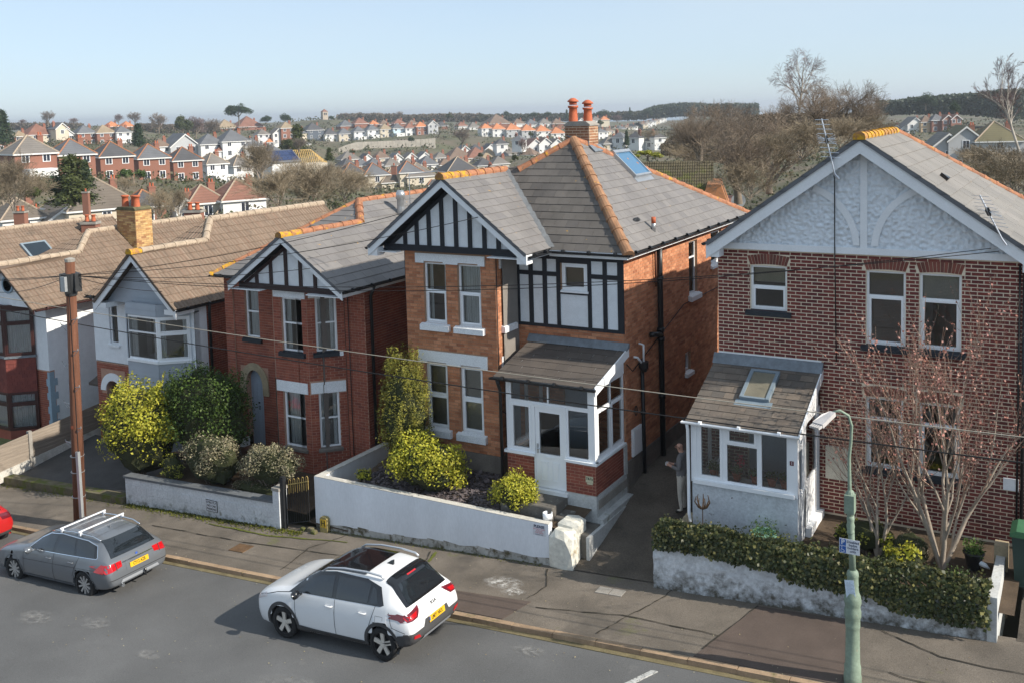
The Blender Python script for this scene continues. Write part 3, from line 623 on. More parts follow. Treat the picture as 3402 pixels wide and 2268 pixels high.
# ---------------------------------------------------------------- house with the black timber framing (main house)
def rebase(root, loc):
    loc = Vector(loc); root.location = loc
    for ch in root.children: ch.matrix_parent_inverse = Matrix.Translation(-loc)
def house_A():
    A = thing('detached_house', 'orange brick house with black and white timber framing and a glazed white porch', 'house')
    F22, F21 = front(22), front(21); SR = side_r(-9.78); BR = side_r(-12.76); BL = side_l(-15.5)
    # openings
    up = [(-14.92, -14.24, 5.1, 6.68), (-13.88, -13.2, 5.1, 6.68)]; lo = [(-14.96, -14.28, 2.36, 4.09), (-13.9, -13.22, 2.36, 4.09)]
    su, sl_ = (21.30, 21.74, 5.15, 6.68), (21.30, 21.74, 2.36, 4.09)
    fw = (-11.42, -10.72, 6.03, 6.70); inner = (-11.45, -10.55, 1.58, 3.6)
    sd = [(26.5, 27.17, 5.2, 6.70), (28.36, 29.32, 5.77, 6.75), (26.12, 26.55, 3.1, 3.66)]
    wb = MB()
    wall(F22, -16.2, -9.78, 1.1, 7.0, [fw, inner], .2, wb)
    wall(SR, 22.2, 30.9, 1.0, 7.0, sd, .2, wb); wall(side_l(-16.2), -30.9, -22.2, .4, 7.0, [], .2, wb); wall(Fr((0, 30.9, 0), (-1, 0, 0), (0, 0, 1), (0, 1, 0)), 9.98, 16.0, 1, 7.0, [], .2, wb)
    wall(F21, -15.5, -12.76, 1.1, 7.0, up+lo, .18, wb)
    wall(BR, 21.18, 22.0, 1.1, 7.0, [su, sl_], .18, wb); wall(BL, -22.0, -21.18, 1.1, 7.0, [], .18, wb)
    W = wb.build('wall', M['mortarA'], A)
    rc = brick_rects(F21, -15.5, -12.76, 1.88, 6.98, up+lo+[(-15.17, -13.05, 6.68, 6.92), (-15.18, -13.06, 4.08, 4.4)])
    rc += brick_rects(BR, 21.0, 22.0, 1.88, 6.98, [su, sl_]); rc += brick_rects(F22, -12.76, -9.78, 4.3, 5.05, [], )
    rc += brick_rects(F22, -12.76, -9.78, 1.6, 4.3, [inner]); rc += brick_rects(F22, -16.2, -15.5, 1.2, 5.05)
    rc += brick_rects(SR, 22.0, 30.9, 1.88, 6.95, sd)
    bricks(W, rc, M['brickA'], 300)
    mb = MB(); mb.box(-15.54, -12.72, 20.96, 21.05, 1.1, 1.88); mb.box(-12.76, -12.72, 21.05, 22.0, 1.1, 1.88); mb.box(-9.8, -9.74, 22.0, 30.92, .9, 1.88); mb.build('plinth', M['plinth'], A)
    # lintels with the little hanging ends
    for z0, z1 in ((6.68, 6.91), (4.08, 4.39)):
        mb = MB(); F21.box(mb, -15.16, -13.06, z0+.03, z1, -.03, .03)
        for a0, a1 in ((-15.16, -14.9), (-14.3, -13.86), (-13.26, -13.06)): F21.box(mb, a0, a1, z0-.02, z0+.03, -.03, .03)
        mb.build('lintel', M['stone'], A)
    for z0, z1 in ((6.6, 6.93), (4.08, 4.39)):
        mb = MB(); BR.box(mb, 21.16, 21.9, z0, z1, -.03, .03); mb.build('lintel', M['stone'], A)
    R2 = [(.46, [1], False), (.54, [1], True)]; R3 = [(.5, [1], True), (.5, [1], True)]
    sil = (M['stone'], .1, .17, .12)
    window(F21, *up[0], A, R2, sill=sil, inside='drape'); window(F21, *up[1], A, R2, sill=sil, inside='net')
    window(F21, *lo[0], A, R3, sill=(M['stone'], .1, .2, .12), inside='blind'); window(F21, *lo[1], A, R3, sill=(M['stone'], .1, .2, .12), inside='blind')
    window(BR, *su, A, R2, sill=sil, inside='net', room=False); window(BR, *sl_, A, R2, inside='net', room=False)
    window(SR, *sd[0], A, [(.3, [1], False), (.7, [1], False)], sill=(M['stone'], .08, .16, .12)); window(SR, *sd[1], A, [(.4, [1], False), (.6, [1], True)], sill=(M['stone'], .05, .1, .08)); window(SR, *sd[2], A, [(1, [1], True)], sill=(M['stone'], .06, .12, .1))
    # timber framed panel, upper right of the front
    def panel(fr, a0, a1, b0, b1, mt=None):
        mb = MB(); fr.box(mb, a0, a1, b0, b1, 0, .012); return mb.build('render_panel', mt or M['panelw'], A)
    mb = MB()
    cols = [(-12.76, -12.64), (-12.37, -12.25), (-11.97, -11.85), (-11.58, -11.48), (-10.72, -10.62), (-10.31, -10.2), (-9.92, -9.76)]
    for a0, a1 in cols: F22.box(mb, a0, a1, 5.05, 6.98, .0, .035)
    for b0, b1 in ((5.05, 5.13), (6.78, 6.98)): F22.box(mb, -12.76, -9.76, b0, b1, .0, .036)
    for a0, a1 in ((-12.76, -11.5), (-10.7, -9.76)): F22.box(mb, a0, a1, 6.35, 6.46, 0, .037)
    F22.box(mb, -11.5, -10.7, 5.92, 6.01, 0, .037); F22.box(mb, -11.5, -10.7, 6.70, 6.98, 0, .038)
    mb.build('timber_frame', M['black'], A)
    for a0, a1 in ((-12.64, -12.37), (-12.25, -11.97), (-11.85, -11.58), (-10.62, -10.31), (-10.2, -9.92)):
        panel(F22, a0, a1, 5.13, 6.35); panel(F22, a0, a1, 6.46, 6.78)
    panel(F22, -11.48, -10.72, 5.13, 5.92)
    window(F22, *fw, A, [(1, [1], True)], sill=(M['upvc'], .03, .06, .08), inside='blindbr', st=.02)
    mb = MB(); F22.box(mb, -16.22, -15.52, 5.05, 6.98, .002, .05); mb.build('timber_cladding', M['black'], A)
    # gable over the bay
    G = front(20.86); ax, az, ez, hw, sl = -13.95, 8.93, 7.1, 2.36, .772
    mb = MB(); mb.prism([G.p(-15.95, 7.0, 0), G.p(-11.95, 7.0, 0), G.p(ax, 8.6, 0)], (0, .14, 0)); mb.build('gable_panel', M['panelw'], A)
    mb = MB(); G.box(mb, -16.02, -11.88, 6.98, 7.14, 0, .05)
    for x in (-15.35, -14.98, -14.60, -14.2, -13.78, -13.37, -12.95, -12.55):
        top = az-.36-abs(x-ax)*sl
        if top > 7.2: G.box(mb, x-.055, x+.055, 7.14, top, .0, .04)
    board(mb, G, -16.1, az-.31-(ax+16.1)*sl, ax, az-.31, .12, 0, .045); board(mb, G, ax, az-.31, -11.8, az-.31-(-11.8-ax)*sl, .12, 0, .046)
    mb.build('gable_timber', M['black'], A)
    mb = MB(); mb.box(-16.3, -15.5, 20.62, 21.9, 6.94, 6.965); mb.box(-12.76, -11.6, 20.62, 21.9, 6.94, 6.965); mb.build('soffit', M['white'], A)
    Gb = front(20.5)
    for s in (-1, 1):
        mb = MB(); board(mb, Gb, ax, az-.02, ax+s*hw, az-.02-hw*sl, .25, -.03, 0)
        Gb.box(mb, min(ax+s*hw, ax+s*(hw-.28)), max(ax+s*hw, ax+s*(hw-.28)), ez-.25, ez-.03, -.3, -.03); mb.build('barge_board', M['white'], A)
    # roofs
    ap, fr_, bk = (-12.25, 24.45, 9.7), 21.7, 31.3; L_, R_ = -16.4, -9.5; e = 7.05
    mb = MB()
    P_front = [(-11.57, fr_, e), (R_, fr_, e), ap, (-13.45, 23.65, 8.93), (-13.9, 23.65, 8.93)]
    P_right = [(R_, fr_, e), (R_, bk, e), ap]; P_left = [(L_, bk, e), (L_, fr_, e), ap]; P_back = [(R_, bk, e), (L_, bk, e), ap]
    for P in ([(L_, fr_, e), (R_, fr_, e), ap], P_right, P_left, P_back): slab(mb, P, .08)
    gR = [(ax+hw, 20.48, ez), (ax+hw, 21.74, ez), (ax, 23.65, az), (ax, 20.48, az)]; gL = [(ax-hw, 21.75, ez), (ax-hw, 20.48, ez), (ax, 20.48, az), (ax, 23.65, az)]
    slab(mb, gR, .07); slab(mb, gL, .07); Rf = mb.build('roof', M['fslate'], A)
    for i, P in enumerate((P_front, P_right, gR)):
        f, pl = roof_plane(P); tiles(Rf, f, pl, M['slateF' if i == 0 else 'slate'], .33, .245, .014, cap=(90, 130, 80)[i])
    f, pl = roof_plane(gL); tiles(Rf, f, pl, M['slate'], .33, .245, .012)
    ridge((ax, 20.46, az), (ax, 23.62, az), Rf, M['ridgeO'], alt=M['ridgeL'], altn=3); ridge((-13.5, 23.62, 8.92), ap, Rf, M['ridgeO'], r=.11)
    ridge((R_+.02, fr_-.02, e+.02), ap, Rf, M['ridgeH'], r=.135); ridge((R_, bk, e), ap, Rf, M['ridgeO'], r=.11)
    mb = MB(); v0, v1 = Vector((-11.56, 21.72, 7.09)), Vector((-13.93, 23.65, 8.93)); beam(mb, v0+Vector((0, 0, .03)), v1+Vector((0, 0, .03)), (.06, .05, 0), (0, 0, .012)); mb.build('valley', M['slatecope'], Rf)
    mb = MB(); mb.box(-11.6, -9.52, 21.68, 21.72, 6.9, 7.05); mb.box(-9.58, -9.53, 21.72, 31.25, 6.9, 7.05); mb.build('fascia', M['white'], A)
    mb = MB(); mb.box(-11.6, -9.55, 21.72, 22.0, 6.95, 6.97); mb.box(-9.78, -9.55, 22.0, 31.2, 6.95, 6.97); mb.build('soffit', M['white'], A)
    gutter(A, (-11.55, 21.62, 7.03), (-9.46, 21.62, 7.03)); gutter(A, (-9.46, 21.62, 7.03), (-9.46, 31.2, 7.03)); gutter(A, (-16.36, 20.5, 7.06), (-16.36, 23.0, 7.06)); gutter(A, (-11.52, 20.55, 7.04), (-11.52, 21.6, 7.04))
    c = chimney(A, -12.72, -11.98, 24.86, 25.42, 8.9, 10.02, M['brickK'], M['mortarD'], [(-12.55, 25.05, 1.15), (-12.2, 25.25, 1.0)], pr=.14, ph=.42, cowl=True)
    mb = MB(); mb.prism([(-11.97, 24.8, 9.47), (-11.97, 25.5, 9.47), (-11.8, 25.5, 9.3), (-11.8, 24.8, 9.3)], (.02, 0, .03)); mb.prism([(-12.7, 24.84, 9.78), (-11.98, 24.84, 9.6), (-11.98, 24.84, 9.42), (-12.4, 24.84, 9.62)], (0, -.02, 0)); mb.build('flashing', M['lead'], c)
    # roof light, vent, flue on the right slope
    fR, pR = roof_plane(P_right)
    def onR(x, y): z = e+(R_-x)*.964; q = Vector((x, y, z))-fR.o; return q.dot(fR.U), q.dot(fR.V)
    a0, b1 = onR(-11.68, 25.75); a1, b0 = onR(-11.08, 26.75); a0, a1 = min(a0, a1), max(a0, a1)
    mb = MB(); fR.box(mb, a0-.06, a1+.06, b0-.06, b0, 0, .11); fR.box(mb, a0-.06, a1+.06, b1, b1+.1, 0, .13); fR.box(mb, a0-.06, a0, b0, b1, 0, .11); fR.box(mb, a1, a1+.06, b0, b1, 0, .11); fR.box(mb, a0-.1, a1+.1, b0-.22, b0-.06, 0, .025)
    sk = mb.build('roof_light', M['zinc'], A); mb = MB(); fR.box(mb, a0, a1, b0, b1, .03, .085); mb.build('pane', M['skyglass'], sk)
    a, b = onR(-10.1, 23.6); mb = MB(); P = [fR.p(a+.22*math.cos(t)*1.0, b+.07*math.sin(t), .02) for t in [i*math.pi/5 for i in range(10)]]; tp = fR.p(a, b+.02, .09)
    for i in range(10): mb.poly((P[i], P[(i+1) % 10], tp))
    mb.build('roof_vent', M['gutter'], A, True)
    x, y = -9.78, 23.97; z = e+(R_-x)*.964; mb = MB(); mb.lathe([(.055, -.05), (.055, .26)], (x, y, z), 12); st = mb.build('flue_pipe', M['zinc'], A, True); mb = MB(); mb.lathe([(.058, .2), (.058, .36), (.045, .36), (.045, .2)], (x, y, z), 12); mb.build('flue_tip', M['terracotta'], st, True)
    # pipes and boxes on the side wall
    downpipe(A, [(-9.66, 24.05, 7.0), (-9.66, 24.05, 6.2), (-9.66, 24.1, 1.3)], .075, coll=[(-9.66, 24.05, 6.1), (-9.66, 24.07, 4.5), (-9.66, 24.08, 3.0), (-9.66, 24.06, 4.75)], name='soil_pipe')
    downpipe(A, [(-9.66, 24.06, 4.62), (-9.66, 23.8, 4.68), (-9.66, 23.55, 4.72), (-9.74, 23.5, 4.72)], .07, name='waste_branch')
    downpipe(A, [(-9.7, 23.88, 6.95), (-9.7, 23.88, 5.9)], .03, mat=M['wood'], name='old_pipe')
    downpipe(A, [(-9.68, 22.84, 4.05), (-9.68, 22.9, 1.2)], .05, coll=[(-9.68, 22.86, 2.9)], name='waste_pipe')
    mb = MB(); mb.lathe([(.07, 3.95), (.12, 4.05), (.13, 4.2)], (-9.64, 22.84, 0), 10); mb.build('hopper', M['gutter'], A)
    for pts in ([(-9.64, 22.84, 4.1), (-9.64, 22.84, 4.62), (-9.74, 22.78, 4.66)], [(-9.64, 22.8, 4.12), (-9.7, 22.6, 4.35), (-9.76, 22.5, 4.38)]): downpipe(A, pts, .028, mat=M['white'], name='overflow_pipe')
    mb = MB(); SR.box(mb, 22.3, 22.86, 1.92, 2.6, 0, .06); mb.build('meter_box', M['white'], A)
    mb = MB(); SR.box(mb, 22.34, 22.82, 1.96, 2.56, .06, .068); mb.build('meter_door', M['upvc'], A)
    mb = MB(); mb.tube([(-9.74, 22.55+.07*math.cos(t), 3.02+.12*math.sin(t)) for t in [i*.5 for i in range(15)]], .012, 5); mb.build('cable_coil', M['cable'], A)
    downpipe(A, [(-9.75, 22.05, 4.3), (-9.75, 22.4, 4.05), (-9.75, 26, 5.05), (-9.75, 30, 5.05)], .012, mat=M['cable'], name='wall_cable')
    downpipe(A, [(-12.72, 20.98, 7.0), (-12.72, 20.97, 3.1), (-12.6, 21.2, 2.9)], .012, mat=M['cable'], name='bay_cable')
    mb = MB(); F22.box(mb, *inner, -.12, -.06); mb.build('inner_door', M['indoor'], A)
    # porch
    P20 = front(20.3); PR = side_r(-9.8); PL = side_l(-12.14)
    mb = MB(); PL.box(mb, -22.0, -20.4, 1.2, 2.34, -.1, 0); P20.box(mb, -12.14, -11.4, 1.2, 2.34, -.1, 0); mb.build('porch_wall', M['mortarP'], A); mb = MB(); P20.box(mb, -10.56, -9.8, 1.2, 2.34, -.1, 0); PR.box(mb, 20.4, 22.0, 1.0, 2.34, -.1, 0)
    PW = mb.build('porch_wall', M['mortarP'], A)
    rc = brick_rects(P20, -12.14, -11.4, 1.62, 2.33, L=.225, h=.075)+brick_rects(P20, -10.56, -9.8, 1.62, 2.33, L=.225, h=.075)+brick_rects(PR, 20.3, 22.0, 1.62, 2.33, L=.225, h=.075)
    bricks(PW, rc, M['brickP'], 120, L=.225, h=.075)
    mb = MB(); P20.box(mb, -10.58, -9.775, .9, 1.615, -.1, .03); PR.box(mb, 20.3, 22.0, .8, 1.615, -.1, .03); PR.box(mb, 20.25, 22.0, .6, 1.12, -.1, .2); PR.box(mb, 21.86, 22.0, 1.6, 2.34, .005, .05); mb.build('porch_plinth', M['wallcope'], A)
    mb = MB(); P20.box(mb, -12.2, -11.38, 2.34, 2.4, -.1, .06); mb.build('porch_sill', M['upvc'], A); mb = MB(); P20.box(mb, -10.58, -9.74, 2.34, 2.4, -.1, .06); PR.box(mb, 20.3, 21.95, 2.34, 2.4, -.1, .06); mb.build('porch_sill', M['upvc'], A)
    mb = MB(); P20.box(mb, -9.93, -9.8, 2.4, 4.1, -.13, 0); mb.build('porch_post', M['upvc'], A); mb = MB(); P20.box(mb, -12.14, -12.06, 2.4, 4.1, -.13, 0); mb.build('porch_post', M['upvc'], A)
    gl = dict(room=False, st=-.02, fw=.05, sw=.05)
    window(P20, -12.06, -11.43, 2.4, 3.6, A, [(1, [1], True)], **gl); window(P20, -10.54, -9.93, 2.4, 3.6, A, [(1, [1], False)], **gl)
    window(P20, -12.06, -9.93, 3.6, 4.1, A, [(1, [.49, .51], False)], **gl)
    window(PR, 20.43, 21.98, 2.4, 4.1, A, [(.30, [.52, .48], False), (.70, [.52, .48], True)], **gl); window(PL, -21.98, -20.43, 2.4, 4.1, A, [(1, [.5, .5], False)], **gl)
    mb = MB()
    mb.prism([(-9.8, 20.32, 4.1), (-9.8, 21.98, 4.1), (-9.8, 21.98, 4.6), (-9.8, 20.32, 4.17)], (-.06, 0, 0)); mb.build('porch_gusset', M['upvc'], A)
    # door
    mb = MB(); P20.box(mb, -11.43, -11.37, 1.58, 3.6, -.1, -.0); P20.box(mb, -10.6, -10.54, 1.58, 3.6, -.1, -.0); P20.box(mb, -11.37, -10.6, 3.53, 3.6, -.1, 0)
    P20.box(mb, -11.48, -10.5, 1.5, 1.585, -.1, .1); df = mb.build('door_frame', M['upvc'], A)
    D = [-11.365, -10.605, 1.6, 3.525]; mb = MB()
    P20.box(mb, D[0], D[0]+.11, D[2], D[3], -.075, -.02); P20.box(mb, D[1]-.11, D[1], D[2], D[3], -.075, -.02); P20.box(mb, D[0]+.11, D[1]-.11, D[3]-.11, D[3], -.075, -.02); P20.box(mb, D[0]+.11, D[1]-.11, D[2], 2.42, -.075, -.02)
    for x in (-11.13, -10.84):
        for q in ((x-.1, x+.1, 1.78, 1.8), (x-.1, x+.1, 2.22, 2.24), (x-.1, x-.08, 1.8, 2.22), (x+.08, x+.1, 1.8, 2.22)): P20.box(mb, *q, -.02, -.006)
        P20.box(mb, x-.06, x+.06, 1.83, 2.19, -.02, -.01)
    P20.box(mb, -11.1, -10.87, 2.33, 2.37, -.02, -.008); dr = mb.build('door', M['upvc'], A)
    g = MB(); P20.box(g, D[0]+.11, D[1]-.11, 2.42, D[3]-.11, -.055, -.045); g.build('pane', M['glass'], dr)
    mb = MB(); mb.tube([P20.p(-11.31, 2.55, -.02), P20.p(-11.31, 2.55, .04), P20.p(-11.2, 2.55, .045)], .012, 6); P20.box(mb, -11.33, -11.29, 2.42, 2.65, -.02, -.005); mb.build('handle', M['metal'], dr)
    mb = MB(); P20.box(mb, -12.2, -9.75, 1.3, 1.5, -1.65, -.05); mb.build('porch_floor', M['concrete'], A)
    rp = [(-12.36, 20.1, 4.2), (-9.68, 20.1, 4.2), (-9.68, 22.0, 4.70), (-12.36, 22.0, 4.70)]
    mb = MB(); slab(mb, rp, .09); pr = mb.build('porch_roof', M['white'], A); f, pl = roof_plane(rp); tiles(pr, f, pl, M['felt'], .33, .31, .009, name='shingle', cap=60)
    mb = MB(); mb.prism([(-12.4, 21.82, 4.68), (-12.4, 22.0, 4.73), (-12.4, 22.0, 4.84), (-12.4, 21.97, 4.84)], (2.76, 0, 0)); mb.build('flashing', M['lead'], pr)
    mb = MB(); mb.prism([(-9.66, 20.08, 4.23), (-9.66, 22.0, 4.735), (-9.66, 22.0, 4.52), (-9.66, 20.08, 4.02)], (-.03, 0, 0)); mb.build('barge_board', M['upvc'], pr)
    gutter(A, (-12.42, 20.03, 4.19), (-9.64, 20.03, 4.19)); downpipe(A, [(-12.24, 20.06, 4.14), (-12.24, 20.12, 4.0), (-12.24, 20.2, 3.85), (-12.24, 20.22, 1.45)], .04)
    # house numbers plate
    mb = MB(); P20.box(mb, -10.05, -9.86, 1.93, 2.07, .008, .016); P20.box(mb, -10.02, -9.87, 1.88, 1.925, .008, .018); pt = mb.build('number_plate', M['ivory'], A)
    text_mesh('7&7a', .085, 'lettering', M['dkgreen'], pt, P20, -9.955, 2.015, .0165, bold=.002)
    rebase(A, (-12.9, 22, 1.3)); return A
M['skyglass'] = pm('roof_light_glass', (.06, .16, .28), .08, .05, 2, 0, spec=.8, fine=.0)
M['indoor'] = pm('pale_blue_door', (.30, .36, .42), .5, .05, 3)
M['ivory'] = pm('ivory_plate', (.55, .52, .36), .5, .05, 9)
M['dkgreen'] = pm('dark_green_print', (.02, .05, .03), .6, .05, 3)
house_A()
# ---------------------------------------------------------------- house with the big white gable
def arch_bricks(W, fr, a0, a1, b, h, mat, n=11, splay=.07, rise=.05):
    """flat arch of upright bricks over a window"""
    for i in range(n):
        def q(t, top): return (a0-splay*top+(a1-a0+2*splay*top)*t, b+rise*math.sin(math.pi*t)*.5+(h if top else 0)+(rise*math.sin(math.pi*t)*.5 if top else 0))
        g = .07/n; t0, t1 = i/n+g, (i+1)/n-g; mb = MB()
        mb.prism([fr.p(*q(t0, 0), .0), fr.p(*q(t1, 0), .0), fr.p(*q(t1, 1), .0), fr.p(*q(t0, 1), .0)], fr.N*.009); mb.build('arch_brick', mat, W)
def house_D():
    D = thing('gabled_house', 'crimson brick house with white stuccoed gable and small glazed porch', 'house')
    F = front(22); SL = side_l(-7.42); SR = side_r(-1.08)
    u = [(-6.67, -5.85, 5.88, 6.9), (-4.17, -3.38, 5.32, 6.92), (-3.11, -2.31, 5.32, 6.92)]; l = [(-4.17, -3.42, 2.65, 4.2), (-3.1, -2.32, 2.65, 4.2)]; pd = (-6.75, -5.85, 1.6, 3.6)
    mb = MB(); wall(F, -7.42, -1.08, 1.0, 7.3, u+l+[pd], .2, mb); wall(SL, -29, -22.2, .8, 7.3, [], .2, mb); wall(SR, 22.2, 29, 1, 7.3, [], .2, mb); wall(Fr((0, 29, 0), (-1, 0, 0), (0, 0, 1), (0, 1, 0)), 1.28, 7.22, 1, 7.3, [], .2, mb)
    W = mb.build('wall', M['mortarD'], D)
    ar = [(a0-.06, a1+.06, b1, b1+.23) for a0, a1, b0, b1 in u+l]
    rc = brick_rects(F, -7.42, -1.08, 1.5, 7.25, u+l+ar+[pd], h=.0785); rc += brick_rects(SL, -29, -22, 1.2, 7.25, h=.0785); bricks(W, rc, M['brickD'], 300, h=.0785, j=.02)
    for a0, a1, b0, b1 in u+l: arch_bricks(W, F, a0, a1, b1+.01, .2, M['brickAr'], 12 if a1-a0 < .81 else 13)
    sil = (M['slsill'], .1, .11, .1)
    window(F, *u[0], D, [(.46, [1], False), (.54, [1], True)], sill=sil, inside='halfblind'); window(F, *u[1], D, [(.33, [1], False), (.67, [1], True)], sill=sil, inside='blindbr'); window(F, *u[2], D, [(.33, [1], False), (.67, [1], True)], sill=sil, inside='halfblind')
    for q in l: window(F, *q, D, [(.28, [1], False), (.72, [1], True)], sill=sil)
    mb = MB(); F.box(mb, pd[0], pd[1], pd[2], pd[3], -.15, -.1); mb.build('inner_door', M['indoor'], D)
    # gable
    ax, az, ez, hw = -4.23, 9.78, 7.42, 3.34; sl = (az-ez)/hw; G = front(22.0)
    N = 60; mb = MB(); f = Fr((0, 21.97, 0), (1, 0, 0), (0, 0, 1), (0, -1, 0)); rnd = random.Random(5); pts = {}
    nx, nz = 250, 92; x0, x1, z0, z1 = -7.3, -1.16, 7.36, 9.45
    idx = {}
    for j in range(nz+1):
        for i in range(nx+1):
            x = x0+(x1-x0)*i/nx; z = z0+(z1-z0)*j/nz
            if z > az-.2-abs(x-ax)*sl+.05: continue
            d = .055*noise.noise((x*13, z*14, 1))+.03*noise.noise((x*27, z*26, 8)); idx[i, j] = len(mb.v); mb.v.append((x, 21.965-d, z))
    for j in range(nz):
        for i in range(nx):
            q = [(i, j), (i+1, j), (i+1, j+1), (i, j+1)]
            if all(k in idx for k in q): mb.f.append(tuple(idx[k] for k in q)); mb.m.append(0)
    mb.prism([(x0, 22.0, z0-.1), (x1, 22.0, z0-.1), (ax, 22, az-.1)], (0, .12, 0)); mb.build('gable_render', M['stucco'], D, True)
    mb = MB(); G.box(mb, -7.42, -1.06, 7.26, 7.4, -.05, .085); mb.build('gable_band', M['white'], D)
    mb = MB(); G.box(mb, ax-.05, ax+.09, 7.4, az-.25, 0, .075); mb.build('gable_strip', M['white'], D)
    for cx, a_0, a_1 in ((-5.75, 2, 84), (-2.6, 178, 98)):     # the two curved strips
        mb = MB(); n = 22; P = []
        for i in range(n+1):
            t = R(a_0+(a_1-a_0)*i/n); P.append((math.cos(t), math.sin(t)))
        for (c0, s0), (c1, s1) in zip(P, P[1:]):
            q = [(cx+c0*1.32, 7.4+s0*1.28), (cx+c1*1.32, 7.4+s1*1.28), (cx+c1*1.46, 7.4+s1*1.42), (cx+c0*1.46, 7.4+s0*1.42)]
            if q[2][1] < az-.28-abs(q[2][0]-ax)*sl: mb.prism([G.p(a, b, .03) for a, b in q], (0, -.04, 0))
        mb.build('curved_strip', M['white'], D)
    B = front(21.62)
    for s in (-1, 1):
        mb = MB(); board(mb, B, ax, az-.03, ax+s*hw, az-.03-hw*sl, .34, -.035, 0); q = sorted((ax+s*hw, ax+s*(hw-.3))); B.box(mb, q[0], q[1], ez-.33, ez-.1, -.35, -.036); mb.build('barge_board', M['white'], D)
    # roof
    e, rb = ez, 25.8; xl, xr = ax-hw, ax+hw; bk = 29.2; mb = MB()
    Rp = [(xr, 21.58, e), (xr, bk, e), (ax, rb, az), (ax, 21.58, az)]; Lp = [(xl, bk, e), (xl, 21.58, e), (ax, 21.58, az), (ax, rb, az)]; Bp = [(xr, bk, e), (xl, bk, e), (ax, rb, az)]
    for P in (Rp, Lp, Bp): slab(mb, P, .08)
    Rf = mb.build('roof', M['fslate'], D)
    fr, pl = roof_plane(Rp); tiles(Rf, fr, pl, M['slateD'], .62, .33, .012, cap=150); fl, pq = roof_plane(Lp); tiles(Rf, fl, pq, M['slateD'], .62, .33, .012)
    ridge((ax, 21.56, az), (ax, rb, az), Rf, M['ridgeL'], seg=.4); ridge((xr, bk, e), (ax, rb, az), Rf, M['ridgeO'], r=.11)
    q = Vector((-2.75, 23.3, 0)); q.z = az-(q.x-ax)*sl; mb = MB(); a, b = (q-fr.o).dot(fr.U), (q-fr.o).dot(fr.V); mb.prism([fr.p(a-.14, b, .015), fr.p(a+.14, b, .015), fr.p(a, b+.2, .015)], fr.N*.07); mb.build('roof_vent', M['gutter'], D)
    gutter(D, (xl-.05, 21.6, e-.02), (xl-.05, 29, e-.02))
    downpipe(D, [(-1.25, 21.94, 7.2), (-1.25, 21.95, 1.5)], .02, mat=M['cable'], name='wall_cable'); downpipe(D, [(-1.16, 21.93, 7.3), (-1.16, 21.93, 1.5)], .035)
    downpipe(D, [(-4.75, 21.6, 8.95), (-4.8, 21.9, 8.85), (-4.8, 21.9, 7.4), (-4.78, 21.97, 4.9)], .012, mat=M['cable'], name='aerial_cable')
    for q in ((-1.62, 1.7), ): pass
    mb = MB(); F.box(mb, -1.5, -1.22, 2.62, 2.86, .005, .05); mb.build('wall_vent', M['white'], D); mb = MB(); F.box(mb, -5.0, -4.5, 2.3, 3.02, .005, .09); mb.build('meter_box', M['ivorybox'], D)
    # porch
    y0 = 20.1; P = front(y0); PR = side_r(-5.14); PL = side_l(-7.40)
    mb = MB(); P.box(mb, -7.40, -5.14, 1.0, 2.44, -.12, 0); mb.build('porch_wall', M['peel'], D)
    mb = MB(); PR.box(mb, y0+.12, 20.95, .9, 2.44, -.12, 0); mb.build('porch_wall', M['peel'], D)
    mb = MB(); PL.box(mb, -22, -y0-.12, .9, 2.44, -.12, 0); mb.build('porch_wall', M['peel'], D)
    mb = MB(); P.box(mb, -7.36, -5.2, 2.44, 2.52, -.12, .07); mb.build('porch_sill', M['upvc'], D)
    mb = MB(); P.box(mb, -7.42, -7.3, 2.45, 3.8, -.1, .0); mb.build('porch_post', M['upvc'], D)
    mb = MB(); P.box(mb, -5.32, -5.14, 2.45, 3.8, -.12, .005); mb.build('porch_post', M['upvc'], D)
    gl = dict(room=False, st=-.02, fw=.05, sw=.055)
    window(P, -7.3, -6.68, 2.52, 3.78, D, [(1, [1], True)], **gl); window(P, -6.68, -5.94, 2.52, 3.78, D, [(.3, [1], True), (.7, [1], False)], **gl); window(P, -5.94, -5.32, 2.52, 3.78, D, [(1, [1], False)], **gl)
    window(PR, y0+.12, 20.62, 2.44, 3.75, D, [(.26, [1], True), (.74, [1], False)], **gl); window(PL, -22, -y0-.12, 2.44, 3.78, D, [(1, [.5, .5], False)], **gl)
    mb = MB(); PR.box(mb, 20.64, 20.74, 1.5, 4.05, -.1, 0); PR.box(mb, 21.85, 21.98, 1.5, 4.5, -.1, 0); mb.build('door_frame', M['upvc'], D); mb = MB(); mb.prism([(-5.14, 20.12, 3.78), (-5.14, 21.98, 3.9), (-5.14, 21.98, 4.55), (-5.14, 20.12, 3.81)], (-.08, 0, 0)); mb.build('porch_gusset', M['upvc'], D)
    mb = MB(); 
    for q in ((20.76, 20.86, 1.6, 3.88), (21.73, 21.83, 1.6, 3.88), (20.86, 21.73, 3.78, 3.88), (20.86, 21.73, 1.6, 2.55)): PR.box(mb, *q, -.08, -.02)
    dr = mb.build('side_door', M['upvc'], D); g = MB(); PR.box(g, 20.86, 21.73, 2.55, 3.78, -.055, -.045); g.build('pane', M['glass'], dr)
    mb = MB(); PR.box(mb, 20.7, 21.9, 1.35, 1.6, -.1, .12); mb.build('door_step', M['white'], D)
    mb = MB(); P.box(mb, -7.38, -5.2, 1.2, 1.5, -1.85, -.1); mb.build('porch_floor', M['concrete'], D)
    mb = MB(); P.box(mb, -5.3, -5.22, 3.13, 3.22, .005, .012); pt = mb.build('number_plate', M['maroonplate'], D); text_mesh('5', .07, 'lettering', M['upvc'], pt, P, -5.26, 3.175, .0125)
